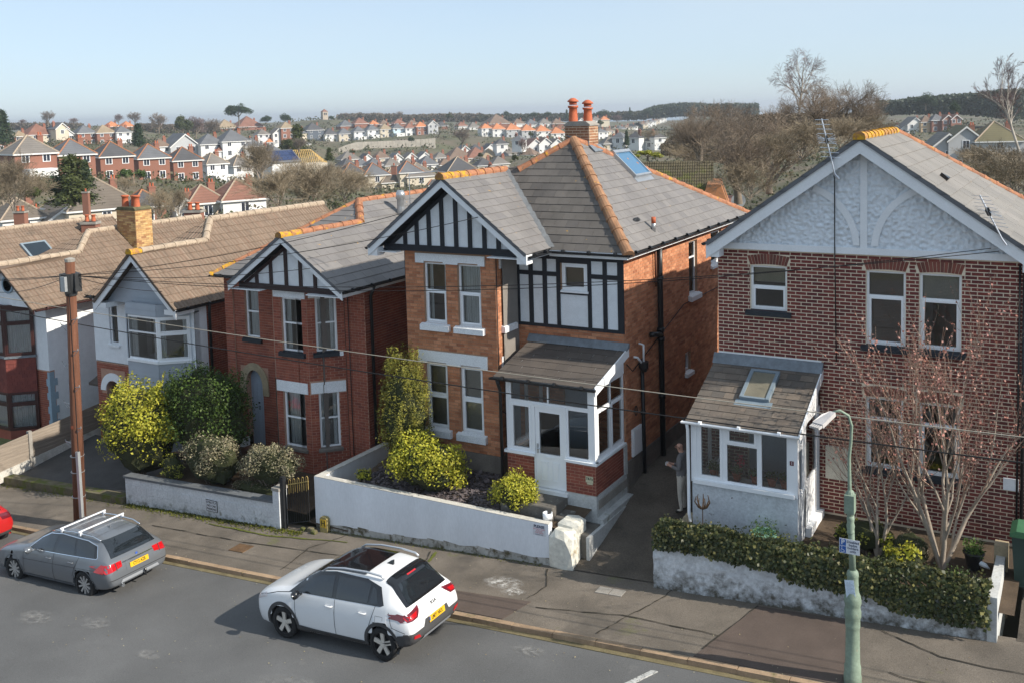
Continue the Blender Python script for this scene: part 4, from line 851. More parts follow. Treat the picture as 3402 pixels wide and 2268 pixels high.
    rp = [(-7.5, 20.0, 3.80), (-5.08, 20.0, 3.80), (-5.08, 22.0, 4.68), (-7.5, 22.0, 4.68)]; mb = MB(); slab(mb, rp, .07); pr = mb.build('porch_roof', M['felt'], D)
    f, pl = roof_plane(rp); L = (-6.56-(-7.5), -5.92-(-7.5), .88, 1.86); tiles(pr, f, pl, M['slateOld'], .29, .215, .014, cap=110, skip=[(L[0]+.1, L[1]-.1, L[2]+.1, L[3]-.1)])
    mb = MB(); mb.prism([(-7.52, 21.83, 4.63), (-7.52, 22.0, 4.71), (-7.52, 22.0, 4.84), (-7.52, 21.96, 4.84)], (2.46, 0, 0)); mb.build('flashing', M['lead'], pr)
    mb = MB(); F.box(mb, -7.42, -5.1, 4.845, 4.875, .0, .02); mb.build('mortar_fillet', M['white'], pr)
    mb = MB(); mb.prism([(-5.06, 19.98, 3.83), (-5.06, 22, 4.71), (-5.06, 22, 4.5), (-5.06, 19.98, 3.66)], (-.03, 0, 0)); mb.build('barge_board', M['upvc'], pr)
    a0, a1, b0, b1 = L; mb = MB(); w = .075
    f.box(mb, a0, a0+w, b0, b1, 0, .1); f.box(mb, a1-w, a1, b0, b1, 0, .1); f.box(mb, a0+w, a1-w, b1-w, b1, 0, .1); f.box(mb, a0+w, a1-w, b0, b0+w*.7, 0, .09); f.box(mb, a0-.08, a1+.08, b0-.2, b0, -.0, .02)
    sk = mb.build('roof_light', M['greyframe'], D); mb = MB(); f.box(mb, a0+w, a1-w, b0+w*.7, b1-w, .03, .075); mb.build('pane', M['skyblind'], sk)
    gutter(D, (-7.58, 19.95, 3.79), (-5.06, 19.95, 3.79), M['upvc'], .05); downpipe(D, [(-7.46, 19.97, 3.74), (-7.46, 20.02, 3.6), (-7.46, 20.04, 1.75), (-7.4, 19.95, 1.6)], .035, M['upvc'])
    rebase(D, (-4.25, 22, 1.4)); return D
M['brickAr'] = pm('arch_brick', (.2, .06, .045), .85, .2, 3, .3, 55, tones=[(.20, .06, .042), (.25, .085, .06), (.17, .05, .038), (.14, .06, .045)], spots=[((.35, .27, .2), 7, .68, .76)])
M['ivorybox'] = pm('ivory_box', (.60, .57, .48), .6, .08, 4)
M['peel'] = pm('peeling_white_wall', (.56, .59, .62), .9, .1, 4, .5, 22, dirt=((.14, .10, .07), 1.15, 1.75, .7), spots=[((.10, .085, .07), 5.5, .665, .70), ((.22, .13, .09), 1.6, .70, .78)])
M['maroonplate'] = pm('maroon_plate', (.12, .02, .03), .4, .05, 4)
M['greyframe'] = pm('grey_blue_frame', (.20, .25, .29), .45, .08, 4, 0)
M['skyblind'] = pm('rooflight_blind', (.20, .185, .14), .3, .12, 3, 0, spec=.5)
house_D()
# ---------------------------------------------------------------- red brick neighbour with timbered gable
def house_B():
    B = thing('brick_house', 'red brick house with dark timbered gable, bay windows and arched blue door', 'house')
    y = 21.75; F = front(y); Fb = front(21.0); SR = side_r(-17.5); d = .73
    c45 = .70711; Cr = Fr((-18.95, 21.0, 0), (c45, c45, 0), (0, 0, 1), (c45, -c45, 0)); Cl = Fr((-20.93, 21.73, 0), (c45, -c45, 0), (0, 0, 1), (-c45, -c45, 0)); cw = d/c45
    w1 = (-22.06, -21.5, 3.92, 5.42); w2u, w2l = (-19.9, -19.14, 3.88, 5.42), (-19.97, -19.16, 1.12, 2.74); cu, cl = (.23, .82, 3.9, 5.45), (.23, .8, 1.15, 2.76); dr = (-22.12, -21.48, .6, 2.5)
    mb = MB(); wall(F, -22.8, -20.93, 0, 5.8, [w1, (dr[0], dr[1], dr[2], 2.95)], .18, mb); wall(F, -18.22, -17.5, 0, 5.8, [], .18, mb); wall(F, -20.93, -18.22, 5.7, 5.8, [], .18, mb)
    wall(Fb, -20.2, -18.95, 0, 5.75, [w2u, w2l], .18, mb); wall(Cr, 0, cw, 0, 5.75, [cu, cl], .18, mb); wall(Cl, 0, cw, 0, 5.75, [], .18, mb); wall(SR, y+.18, 30, -.2, 5.8, [], .18, mb); wall(side_l(-22.8), -30, -y-.18, -.4, 5.8, [], .18, mb); wall(Fr((0, 30, 0), (-1, 0, 0), (0, 0, 1), (0, 1, 0)), 17.68, 22.62, -.3, 5.8, [], .18, mb)
    # arch infill: stepped corners above the door head
    W = mb.build('wall', M['mortarB'], B)
    acx, acz, ar = -21.8, 2.45, .32
    def archcut(b, a0, a1):
        return None
    rc = brick_rects(F, -22.8, -20.93, .2, 5.7, [w1, (-22.36, -21.24, 2.45, 3.05), dr]); rc += brick_rects(F, -18.22, -17.5, .2, 5.75); lb = [(-20.17, -18.99, 5.42, 5.64), (-20.18, -19.02, 2.72, 3.03)]
    rc += brick_rects(Fb, -20.2, -18.95, .4, 5.7, [w2u, w2l]+lb); lc = [(.05, cw-.06, 5.45, 5.65), (.03, cw-.03, 2.74, 3.05)]; rc += brick_rects(Cr, 0, cw, .4, 5.7, [cu, cl]+lc); rc += brick_rects(SR, y, 30, .1, 5.75)
    bricks(W, rc, M['brickB'], 300, L=.228, h=.078, j=.012)
    mb = MB(); F.box(mb, -22.84, -22.5, .2, 5.75, 0, .05); bp = mb.build('pilaster', M['mortarB'], B); bricks(bp, brick_rects(front(y-.05), -22.84, -22.5, .2, 5.75, L=.228, h=.078), M['brickB'], 0, L=.228, h=.078)
    # stone arch and door
    mb = MB(); n = 12
    for i in range(n):
        t0, t1 = R(180-180*i/n), R(180-180*(i+1)/n)
        mb.prism([F.p(acx+math.cos(t0)*.34, acz+math.sin(t0)*.5, 0), F.p(acx+math.cos(t1)*.34, acz+math.sin(t1)*.5, 0), F.p(acx+math.cos(t1)*.58, acz+math.sin(t1)*.72, 0), F.p(acx+math.cos(t0)*.58, acz+math.sin(t0)*.72, 0)], (0, -.04, 0))
    for s in (-1, 1): q = sorted((acx+s*.34, acx+s*.58)); F.box(mb, q[0], q[1], 2.2, 2.45, 0, .04)
    mb.build('stone_arch', M['sandstone'], B)
    mb = MB(); n = 10; pts = [F.p(-22.16, .6, -.16), F.p(-21.44, .6, -.16)]+[F.p(acx+math.cos(R(180*i/n))*.36, 2.45+math.sin(R(180*i/n))*.52, -.16) for i in range(n+1)]; mb.prism(pts, (0, .04, 0)); ddr = mb.build('door', M['bluedoor'], B)
    mb = MB(); 
    for k in range(4): F.box(mb, -22.05+k*.17, -22.045+k*.17, .65, 2.6, -.16, -.156)
    mb.build('door_grooves', M['bluedoord'], ddr)
    mb = MB(); mb.tube([F.p(acx+.0+.03*math.cos(t), 1.75+.06*math.sin(t), -.15) for t in [i*.55 for i in range(12)]], .008, 5); F.box(mb, acx-.04, acx+.02, 1.88, 1.92, -.16, -.14); mb.build('knocker', M['gutter'], ddr)
    mb = MB(); F.box(mb, -22.5, -22.12, .35, .85, -.14, .05); mb.build('door_plinth', M['white'], B); mb = MB(); F.box(mb, -22.12, -21.3, .3, .6, -.14, .4); mb.build('door_step', M['wood'], B)
    for fr, qs in ((Fb, lb), (Cr, lc)):
        for a0, a1, b0, b1 in qs: mb = MB(); fr.box(mb, a0, a1, b0, b1, -.02, .025); mb.build('lintel', M['stone'], B)
    mb = MB(); F.box(mb, -22.2, -21.4, 5.44, 5.6, -.02, .03); mb.build('lintel', M['stone'], B)
    rr = [(.47, [1], False), (.53, [1], False)]; sil = (M['slsill'], .1, .13, .09)
    window(F, *w1, B, rr, sill=sil, inside='net', fw=.06); window(Fb, *w2u, B, rr, sill=sil, inside='drape', fw=.06); window(Fb, *w2l, B, rr, inside='net', fw=.06, sill=(M['plinth'], .06, .1, .06)); window(Cr, *cu, B, rr, sill=sil, inside='net', fw=.06); window(Cr, *cl, B, rr, inside='net', fw=.06, sill=(M['plinth'], .06, .1, .06))
    mb = MB(); Cr.box(mb, .86, .96, 3.78, 3.9, .02, .12); mb.build('alarm_box', M['upvc'], B)
    # gable
    ax, az, hw, ez = -19.38, 7.27, 2.1, 5.82; sl = (az-ez)/hw; G = front(20.86)
    mb = MB(); mb.prism([G.p(-21.2, 5.78, 0), G.p(-17.6, 5.78, 0), G.p(ax, 6.98, 0)], (0, .14, 0)); mb.build('gable_panel', M['panelw'], B)
    mb = MB(); G.box(mb, -21.3, -17.5, 5.64, 5.8, 0, .05)
    for x in (-20.62, -20.07, -19.5, -18.97, -18.45): G.box(mb, x-.055, x+.055, 5.8, az-.3-abs(x-ax)*sl, 0, .04)
    board(mb, G, -21.35, az-.28-(ax+21.35)*sl, ax, az-.28, .1, 0, .045); board(mb, G, ax, az-.28, -17.45, az-.28-(-17.45-ax)*sl, .1, 0, .046); mb.build('gable_timber', M['maroon'], B)
    Gb = front(20.55)
    for s in (-1, 1):
        mb = MB(); board(mb, Gb, ax, az-.02, ax+s*hw, az-.02-hw*sl, .23, -.03, 0); mb.build('barge_board', M['white'], B)
    mb = MB(); mb.box(-21.4, -20.3, 20.6, 21.75, 5.62, 5.645); mb.box(-18.6, -17.35, 20.6, 21.75, 5.62, 5.645); mb.build('soffit', M['white'], B)
    # roofs
    rx, rz, ry = -20.18, 7.81, 25.0; xr, xl = ax+hw, -23.1; fy = 21.45; mb = MB(); back = 31
    yj = fy+(az-ez)*((ry-fy)/(rz-ez))
    Rp = [(xr, 20.52, ez), (xr, back, ez), (rx, back, rz), (rx, ry, rz), (ax, yj, az), (ax, 20.52, az)]; gL = [(ax-hw, fy+.1, ez), (ax-hw, 20.52, ez), (ax, 20.52, az), (ax, yj, az)]
    Fp = [(xl, fy, ez), (-20.6, fy, ez), (ax, yj, az), (rx, ry, rz)]; Lp = [(xl, back, ez), (xl, fy, ez), (rx, ry, rz), (rx, back, rz)]
    for P in (Rp, gL, [(xl, fy, ez), (ax, fy, ez), (ax, yj, az), (rx, ry, rz)], Lp): slab(mb, P, .07)
    Rf = mb.build('roof', M['fslate'], B)
    f, pl = roof_plane(Rp); tiles(Rf, f, pl, M['slate'], .4, .29, .014, cap=190)
    for P in (gL, [(xl, fy, ez), (ax, fy, ez), (ax, yj, az), (rx, ry, rz)], Lp): f, pl = roof_plane(P); tiles(Rf, f, pl, M['slate'], .4, .29, .014)
    ridge((ax, 20.5, az), (ax, yj, az), Rf, M['ridgeO'], alt=M['ridgeL'], altn=2, r=.11); ridge((ax, yj, az), (rx, ry, rz), Rf, M['ridgeO'], r=.13); ridge((rx, ry, rz), (rx, back, rz), Rf, M['ridgeO'], r=.11); ridge((xl, fy, ez), (rx, ry, rz), Rf, M['ridgeO'], r=.1, alt=M['ridgeL'], altn=2)
    gutter(B, (xr+.05, 20.55, ez-.02), (xr+.05, 30.5, ez-.02)); gutter(B, (xl, fy-.06, ez-.02), (-21.4, fy-.06, ez-.02)); mb = MB(); mb.box(xr-.04, xr, 20.6, 30.5, ez-.16, ez-.03); mb.build('fascia', M['white'], B)
    downpipe(B, [(xr+.03, 21.9, 5.75), (-17.42, 21.95, 5.45), (-17.42, 21.95, .6)], .045); downpipe(B, [(-18.05, 21.7, 5.6), (-18.05, 21.7, .6)], .012, M['gutter'], name='wall_cable')
    x, yy = -19.05, 26.1; z = rz-(x-rx)*sl; mb = MB(); mb.lathe([(.2, -.2), (.12, .35), (.12, .62), (.15, .63), (.15, .8), (.1, .9)], (x-.3, yy, z+.1), 14); st = mb.build('flue_cowl', M['zinc'], B, True); f, pl = roof_plane(Rp); q = Vector((x+.2, yy, 0)); q.z = rz-(q.x-rx)*sl; a, b = (q-f.o).dot(f.U), (q-f.o).dot(f.V); mb = MB(); f.box(mb, a-.4, a+.4, b-.5, b+.35, 0, .03); mb.build('flashing', M['zinc'], B)
    rebase(B, (-20.2, 21.75, .5)); return B
M['sandstone'] = pm('sandstone', (.36, .29, .19), .9, .2, 4, .3, 30)
M['bluedoor'] = pm('blue_grey_door', (.36, .42, .50), .5, .04, 3); M['bluedoord'] = pm('blue_grey_door_groove', (.26, .31, .38), .5, .04, 3)
house_B()
# ---------------------------------------------------------------- white rendered house with grey boarded gable
def siding(parent, fr, poly, mat, e=.16, name='siding_board'):
    b0 = min(p[1] for p in poly); b1 = max(p[1] for p in poly); b = b0
    while b < b1-.02:
        t = min(b+e, b1); s0, s1 = poly_span(poly, b+.002), poly_span(poly, t-.002)
        if s0 and s1:
            mb = MB(); q = [fr.p(s0[0], b, .022), fr.p(s0[1], b, .022), fr.p(s1[1], t-.006, .008), fr.p(s1[0], t-.006, .008)]; mb.poly(q)
            w = [fr.p(s0[0], b, 0), fr.p(s0[1], b, 0)]; mb.poly((w[0], w[1], q[1], q[0])); mb.build(name, mat, parent)
        b += e
def house_C():
    C = thing('rendered_house', 'white rendered house with pale grey boarded gable and angled bay window', 'house')
    F = front(22); SR = side_r(-24.55); w1 = (-28.62, -28.2, 3.05, 4.45); dw = (-28.95, -28.25, -.2, 1.75)
    mb = MB(); wall(F, -29.4, -24.55, -1, 2.42, [dw], .2, mb); bw = mb.build('lower_wall', M['mortarB'], C); bricks(bw, brick_rects(F, -29.4, -26.9, -.3, 2.36, [(-29.2, -27.98, 1.3, 2.12), dw], L=.23, h=.077), M['brickB'], 120, L=.23, h=.077)
    mb = MB(); wall(F, -29.42, -24.53, 2.4, 4.75, [w1, (-26.8, -24.95, 2.9, 4.4)], .2, mb); mb.build('upper_wall', M['render'], C)
    mb = MB(); wall(SR, 22.2, 31, -1, 4.7, [], .2, mb); wall(side_l(-29.4), -31, -22.2, -1, 4.7, [], .2, mb); wall(Fr((0, 31, 0), (-1, 0, 0), (0, 0, 1), (0, 1, 0)), 24.75, 29.2, -1, 4.7, [], .2, mb); sw = mb.build('side_wall', M['mortarB'], C); bricks(sw, brick_rects(SR, 22.5, 31, -.5, 4.65, L=.23, h=.077), M['brickB'], 60, L=.23, h=.077)
    mb = MB(); SR.box(mb, 22.0, 22.5, -.5, 4.65, 0, .02); mb.build('render_return', M['render'], C)
    # arch of the recessed porch
    mb = MB(); n = 14; cx, cz = -28.6, 1.42
    for i in range(n):
        t0, t1 = R(180-180*i/n), R(180-180*(i+1)/n); f = lambda t, k: F.p(cx+math.cos(t)*(.37+k), cz+math.sin(t)*(.37+k), 0); mb.prism([f(t0, 0), f(t1, 0), f(t1, .26), f(t0, .26)], (0, -.03, 0))
    mb.build('white_arch', M['white'], C); mb = MB(); F.box(mb, -29.0, -28.2, -.3, 1.8, -.7, -.6); mb.build('porch_door', M['upvc'], C); 
    mb = MB(); F.box(mb, -29.35, -28.97, -.3, .95, -.35, .0); mb.build('porch_pier', M['brickB'], C)
    window(F, *w1, C, [(.32, [1], False), (.68, [1], False)], sill=(M['white'], .08, .08, .08), inside=None)
    # bay, upper floor: front face and right canted face
    Fb = front(21.3); k = Vector((.82, .7, 0)).normalized(); Cr = Fr((-25.45, 21.3, 0), k, (0, 0, 1), (k.y, -k.x, 0)); cw = 1.0
    for fr, a0, a1, rows in ((Fb, -26.85, -25.45, [(.36, [1], False), (.64, [1], False)]), (Cr, 0, cw, [(.36, [1], True), (.64, [1], True)])):
        window(fr, a0, a1, 2.92, 4.32, C, rows, fw=.06, st=0, room=False, depth=.1, inside='drape')
        mb = MB(); fr.box(mb, a0-.02, a1+.02, 2.84, 2.92, -.1, .06); mb.build('bay_sill', M['upvc'], C)
        mb = MB(); fr.box(mb, a0, a1, .0, 2.84, -.1, 0); q = mb.build('bay_wall', M['siding'], C); siding(q, fr, [(a0, .0), (a1, .0), (a1, 2.84), (a0, 2.84)], M['siding'])
        mb = MB(); fr.box(mb, a0, a1, 4.32, 4.72, -.1, 0); q = mb.build('bay_wall', M['siding'], C); siding(q, fr, [(a0, 4.34), (a1, 4.34), (a1, 4.7), (a0, 4.7)], M['siding'], .18)
    mb = MB(); mb.prism([(-26.85, 21.3, 4.55), (-25.45, 21.3, 4.55), (-24.7, 21.95, 4.55), (-24.7, 22, 4.55), (-26.85, 22, 4.55)], (0, 0, .03)); mb.build('bay_ceiling', M['room'], C)
    mb = MB(); mb.box(-26.9, -26.8, 21.3, 22, .0, 4.7); mb.build('bay_cheek', M['siding'], C)
    mb = MB(); mb.box(-26.78, -24.8, 22.3, 23.8, 2.6, 4.6); mb.build('room_interior', M['room'], C)
    ax, az, ez, hw = -26.37, 6.38, 4.66, 1.92; sl = (az-ez)/hw; G = front(21.6); mb = MB(); mb.prism([G.p(ax-1.75, 4.62, 0), G.p(ax+1.75, 4.62, 0), G.p(ax, 6.2, 0)], (0, .1, 0)); g = mb.build('gable_wall', M['siding'], C); siding(g, G, [(ax-1.75, 4.62), (ax+1.75, 4.62), (ax, 6.2)], M['siding'], .2)
    Gb = front(21.2)
    for s in (-1, 1):
        mb = MB(); board(mb, Gb, ax, az-.02, ax+s*hw, az-.02-hw*sl, .3, -.03, 0); q = sorted((ax+s*hw, ax+s*(hw-.55))); Gb.box(mb, q[0], q[1], ez-.2, ez-.04, -.75, -.03); mb.build('barge_board', M['white'], C)
    xr, xl, rx, rz, ry, back, fy = ax+hw, -29.6, -27.05, 7.0, 25.2, 31.2, 21.85; yj = fy+(az-ez)*((ry-fy)/(rz-ez))
    Rp = [(xr, 21.15, ez), (xr, back, ez), (rx, back, rz), (rx, ry, rz), (ax, yj, az), (ax, 21.15, az)]; gL = [(ax-hw, fy+.1, ez), (ax-hw, 21.15, ez), (ax, 21.15, az), (ax, yj, az)]; Fp = [(xl, fy, ez), (ax, fy, ez), (ax, yj, az), (rx, ry, rz)]; Lp = [(xl, back, ez), (xl, fy, ez), (rx, ry, rz), (rx, back, rz)]
    mb = MB()
    for P in (Rp, gL, Fp, Lp): slab(mb, P, .07)
    Rf = mb.build('roof', M['tiledark'], C); f, pl = roof_plane(Rp); tiles(Rf, f, pl, M['tile'], .3, .3, .018, ROMAN, cap=170, name='roof_tile')
    for P in (gL, Fp, Lp): f, pl = roof_plane(P); tiles(Rf, f, pl, M['tile'], .3, .3, .018, ROMAN, name='roof_tile')
    kw = dict(r=.13, seg=.44); ridge((ax, 21.15, az), (ax, yj, az), Rf, M['ridgeC'], alt=M['ridgeL'], altn=1, **kw); ridge((ax, yj, az), (rx, ry, rz), Rf, M['ridgeC'], **kw); ridge((rx, ry, rz), (rx, back, rz), Rf, M['ridgeC'], **kw)
    gutter(C, (xr+.05, 21.2, ez-.03), (xr+.05, 31, ez-.03)); downpipe(C, [(xr+.03, 22.55, 4.6), (-24.5, 22.6, 4.3), (-24.5, 22.6, 0)], .045); gutter(C, (xl+.1, fy-.08, ez-.03), (ax-hw+.1, fy-.08, ez-.03))
    mb = MB(); mb.prism([(-30.7, 22.6, 1.25), (-29.42, 22.6, 1.25), (-29.42, 24, 1.9), (-30.7, 24, 1.9)], (0, 0, .08)); mb.build('side_roof', M['felt'], C); mb = MB(); mb.box(-30.6, -29.45, 23.0, 23.1, -.4, 1.25); mb.build('side_gate', M['gatedark'], C)
    rebase(C, (-27, 22, -.2)); return C
M['siding'] = pm('grey_siding', (.38, .42, .47), .6, .05, 2, 0, fine=.03); M['tiledark'] = pm('tile_under', (.12, .09, .07), .9, .1, 3); M['gatedark'] = pm('dark_gate', (.05, .06, .075), .6, .1, 3)
house_C()
# ---------------------------------------------------------------- house with red tile hung bay, and the roof beyond it
def house_E():
    E_ = thing('tile_hung_house', 'cream rendered house with red tile hung bay and dark brown window frames', 'house')
    F = front(22); SR = side_r(-32.0); Fb = front(21.25)
    mb = MB(); wall(F, -38.4, -32.0, 1.75, 4.3, [(-35.2, -33.0, 2.5, 4.0)], .2, mb); wall(SR, 22.2, 31, -1, 4.3, [], .2, mb); wall(side_l(-38.4), -31, -22.2, -1, 4.3, [], .2, mb); mb.build('wall', M['render'], E_)
    mb = MB(); wall(F, -38.4, -32.0, -1, 1.75, [], .2, mb); lw = mb.build('lower_wall', M['mortarB'], E_); bricks(lw, brick_rects(F, -33.2, -32.05, -.6, 1.72, L=.23, h=.077), M['brickB'], 60, L=.23, h=.077)
    mb = MB()
    for i in range(9):
        w = .28 if i % 2 else .16; b = -.55+i*.25; SR.box(mb, 22.0, 22.0+w, b, b+.25, 0, .03); F.box(mb, -32.0-w*.6, -31.97, b, b+.25, 0, .03)
    mb.build('quoins', M['quoin'], E_)
    k = Vector((.8, .75, 0)).normalized(); Cr = Fr((-33.35, 21.25, 0), k, (0, 0, 1), (k.y, -k.x, 0)); cw = .98
    for fr, a0, a1, cols in ((Fb, -35.0, -33.35, [.5, .5]), (Cr, 0, cw, [1])):
        window(fr, a0, a1, 2.3, 4.0, E_, [(.3, cols, True), (.7, [1], True)], fw=.06, st=0, depth=.1, mat=M['brownframe'], inside='net', room=False)
        window(fr, a0, a1, -.4, 1.0, E_, [(.3, cols, True), (.7, [1], True)], fw=.06, st=0, depth=.1, mat=M['brownframe'], inside='net', room=False)
        mb = MB(); fr.box(mb, a0, a1, 1.0, 2.22, -.1, -.01); q = mb.build('bay_wall', M['redtile'], E_); f = Fr(fr.p(a0, 1.0, 0), fr.U, (0, 0, 1), fr.N); tiles(q, f, [(0, 0), (a1-a0, 0), (a1-a0, 1.22), (0, 1.22)], M['redtile'], .17, .13, .012, cap=40, name='hung_tile')
        mb = MB(); fr.box(mb, a0-.03, a1+.03, 2.22, 2.3, -.1, .05); mb.build('bay_sill', M['lead'], E_); mb = MB(); fr.box(mb, a0, a1, 4.0, 4.12, -.1, .04); mb.build('bay_head', M['brownframe'], E_); mb = MB(); fr.box(mb, a0, a1, -1, -.4, -.1, 0); mb.build('bay_base', M['brickB'], E_)
    mb = MB(); mb.box(-35, -32.6, 22.4, 24, -.6, 4.2); mb.build('room_interior', M['room'], E_)
    ax, az, ez, hw = -33.3, 5.62, 4.13, 1.88; sl = (az-ez)/hw; G = front(21.45); mb = MB(); mb.prism([G.p(ax-1.8, 4.1, 0), G.p(ax+1.8, 4.1, 0), G.p(ax, 5.45, 0)], (0, .12, 0)); mb.build('gable_wall', M['render'], E_)
    mb = MB(); mb.lathe([(.32, 0), (.32, .05), (.24, .05), (.24, .02)], (-33.2, 21.4, 4.85), 20, 'y'); ow = mb.build('round_window', M['quoin'], E_); mb = MB(); mb.lathe([(.24, 0), (.24, .02)], (-33.2, 21.40, 4.85), 20, 'y'); mb.build('pane', M['dark'], ow)
    xr, xl, rx, rz, ry, back, fy = ax+hw, -36.9, -34.1, 6.25, 25.5, 31.2, 21.9; yj = fy+(az-ez)*((ry-fy)/(rz-ez))
    Rp = [(xr, 21.1, ez), (xr, back, ez), (rx, back, rz), (rx, ry, rz), (ax, yj, az), (ax, 21.1, az)]; gL = [(ax-hw, fy+.1, ez), (ax-hw, 21.1, ez), (ax, 21.1, az), (ax, yj, az)]; Fp = [(xl, fy, ez), (ax, fy, ez), (ax, yj, az), (rx, ry, rz)]; Lp = [(xl, back, ez), (xl, fy, ez), (rx, ry, rz), (rx, back, rz)]
    mb = MB()
    for P in (Rp, gL, Fp, Lp): slab(mb, P, .07)
    Rf = mb.build('roof', M['tiledark'], E_); f, pl = roof_plane(Rp); tiles(Rf, f, pl, M['tile'], .3, .3, .018, ROMAN, cap=150, name='roof_tile')
    for P in (gL, Fp, Lp): f, pl = roof_plane(P); tiles(Rf, f, pl, M['tile'], .3, .3, .018, ROMAN, name='roof_tile')
    kw = dict(r=.13, seg=.44); ridge((ax, 21.1, az), (ax, yj, az), Rf, M['ridgeC'], **kw); ridge((ax, yj, az), (rx, ry, rz), Rf, M['ridgeC'], **kw); ridge((rx, ry, rz), (rx, back, rz), Rf, M['ridgeC'], **kw)
    Gb = front(21.15); 
    for s in (-1, 1): mb = MB(); board(mb, Gb, ax, az-.03, ax+s*hw, az-.03-hw*sl, .14, -.03, 0); mb.build('barge_board', M['brownframe'], E_)
    gutter(E_, (xr+.05, 21.2, ez-.03), (xr+.05, 31, ez-.03), M['brownframe'])
    c = chimney(E_, -33.95, -32.85, 26.75, 27.55, 5.2, 6.95, M['brickY'], M['mortarA'], [(-33.7, 27.0, 1), (-33.45, 27.25, .95), (-33.1, 27.05, 1)], cap=M['mossy'], pr=.15, ph=.5)
    mb = MB(); mb.prism([(-33.98, 26.7, 5.62), (-32.8, 26.7, 5.35), (-32.8, 26.7, 5.15), (-33.98, 26.7, 5.15)], (0, -.03, 0)); mb.box(-32.84, -32.8, 26.7, 27.6, 5.1, 5.35); mb.build('flashing', M['lead'], c)
    rebase(E_, (-35, 22, -.3))
    # roof of the next house down the hill
    N = thing('end_house', 'brown tiled roof with a dark roof light at the far left edge', 'house'); rx, rz, xr, ez = -41.0, 6.0, -37.6, 3.4; Rp = [(xr, 20.5, ez), (xr, 32, ez), (rx, 32, rz), (rx, 24.4, rz)]; Lp = [(rx-3.4, 32, ez), (rx-3.4, 20.5, ez), (rx, 24.4, rz), (rx, 32, rz)]; Fp = [(rx-3.4, 20.5, ez), (xr, 20.5, ez), (rx, 24.4, rz)]
    mb = MB(); mb.box(-44, -38, 21, 31.5, -2, 3.35); mb.build('wall', M['render'], N); mb = MB()
    for P in (Rp, Lp, Fp): slab(mb, P, .07)
    Rf = mb.build('roof', M['tiledark'], N)
    for P in (Rp, Fp): f, pl = roof_plane(P); tiles(Rf, f, pl, M['tile'], .3, .3, .018, ROMAN, name='roof_tile', cap=40)
    ridge((rx, 24.4, rz), (rx, 32, rz), Rf, M['ridgeC']); ridge((xr, 20.5, ez), (rx, 24.4, rz), Rf, M['ridgeC'])
    f, pl = roof_plane(Rp); q = at(40+.0*10, 845, 45); 
    a0, a1, b0, b1 = 6.0, 7.2, 2.1, 3.1; mb = MB(); f.box(mb, a0, a1, b0, b1, 0, .12); sk = mb.build('roof_light', M['greyframe'], N); mb = MB(); f.box(mb, a0+.1, a1-.1, b0+.1, b1-.1, .12, .135); mb.build('pane', M['carglass0'], sk)
    rebase(N, (-41, 25, -1))
M['quoin'] = pm('blue_grey_quoin', (.28, .38, .46), .8, .06, 4); M['brownframe'] = pm('dark_brown_frame', (.05, .018, .016), .4, .1, 4); M['redtile'] = pm('red_hung_tile', (.18, .045, .035), .8, .15, 3, .1, 40, tones=[(.16, .04, .032), (.20, .052, .04), (.14, .035, .03)]); M['mossy'] = pm('mossy_cap', (.11, .10, .055), .95, .3, 5, .4, 30)
house_E()
# ---------------------------------------------------------------- garden walls, steps, gate, fence
def slopewall(name, x0, x1, y0, y1, zt0, zt1, mat, label, cat='wall', cope=None, ch=.1, ov=.03, n=1):
    t = thing(name, label, cat); mb = MB()
    nn = 24; 
    for i in range(nn):
        a, b = x0+(x1-x0)*i/nn, x0+(x1-x0)*(i+1)/nn; za, zb = zt0+(zt1-zt0)*i/nn, zt0+(zt1-zt0)*(i+1)/nn
        mb.prism([(a, y0, pave_z(a, y0)-.15), (b, y0, pave_z(b, y0)-.15), (b, y0, zb-ch), (a, y0, za-ch)], (0, y1-y0, 0))
    mb.build('wall_body', mat, t)
    mb = MB(); mb.prism([(x0-ov, y0-ov, zt0-ch), (x1+ov, y0-ov, zt1-ch), (x1+ov, y0-ov, zt1), (x0-ov, y0-ov, zt0)], (0, y1-y0+2*ov, 0)); mb.build('coping', cope or mat, t)
    return t
WA = thing('front_wall', 'long smooth white painted garden wall in front of the timbered house', 'wall')
mb = MB(); nn = 60; rnd = random.Random(2)
for i in range(nn):                                       # plaster stops short above a rough brick footing
    a, b = -17.28+6.84*i/nn, -17.28+6.84*(i+1)/nn; z = pave_z(a, 19.15)+.16+.05*noise.noise((a*1.5, 0, 0)); mb.prism([(a, 19.15, z), (b, 19.15, pave_z(b, 19.15)+.16+.05*noise.noise((b*1.5, 0, 0))), (b, 19.15, 1.26), (a, 19.15, 1.26)], (0, .18, 0))
mb.build('wall_body', M['wallwhite'], WA)
mb = MB(); a = -17.26
while a < -10.5:
    w = rnd.uniform(.25, .5); d = rnd.uniform(-.015, .03); mb.prism([(a, 19.15-d, pave_z(a, 19)-.15), (min(a+w, -10.44), 19.15-d, pave_z(a, 19)-.15), (min(a+w, -10.44), 19.15, pave_z(a, 19)+rnd.uniform(.15, .24)), (a, 19.15, pave_z(a, 19)+rnd.uniform(.14, .22))], (0, .16, 0)); a += w
mb.build('footing', M['footing'], WA)
mb = MB(); mb.box(-17.28, -17.1, 19.33, 22.1, .3, 1.255); mb.build('return_wall', M['wallwhite'], WA)
mb = MB(); mb.prism([(-17.28, 19.15, 1.262), (-10.44, 19.15, 1.262), (-10.44, 19.33, 1.262), (-17.08, 19.33, 1.262), (-17.08, 22.1, 1.262), (-17.28, 22.1, 1.262)], (0, 0, .012)); mb.build('wall_top', M['walltop'], WA)
FA = front(19.15)
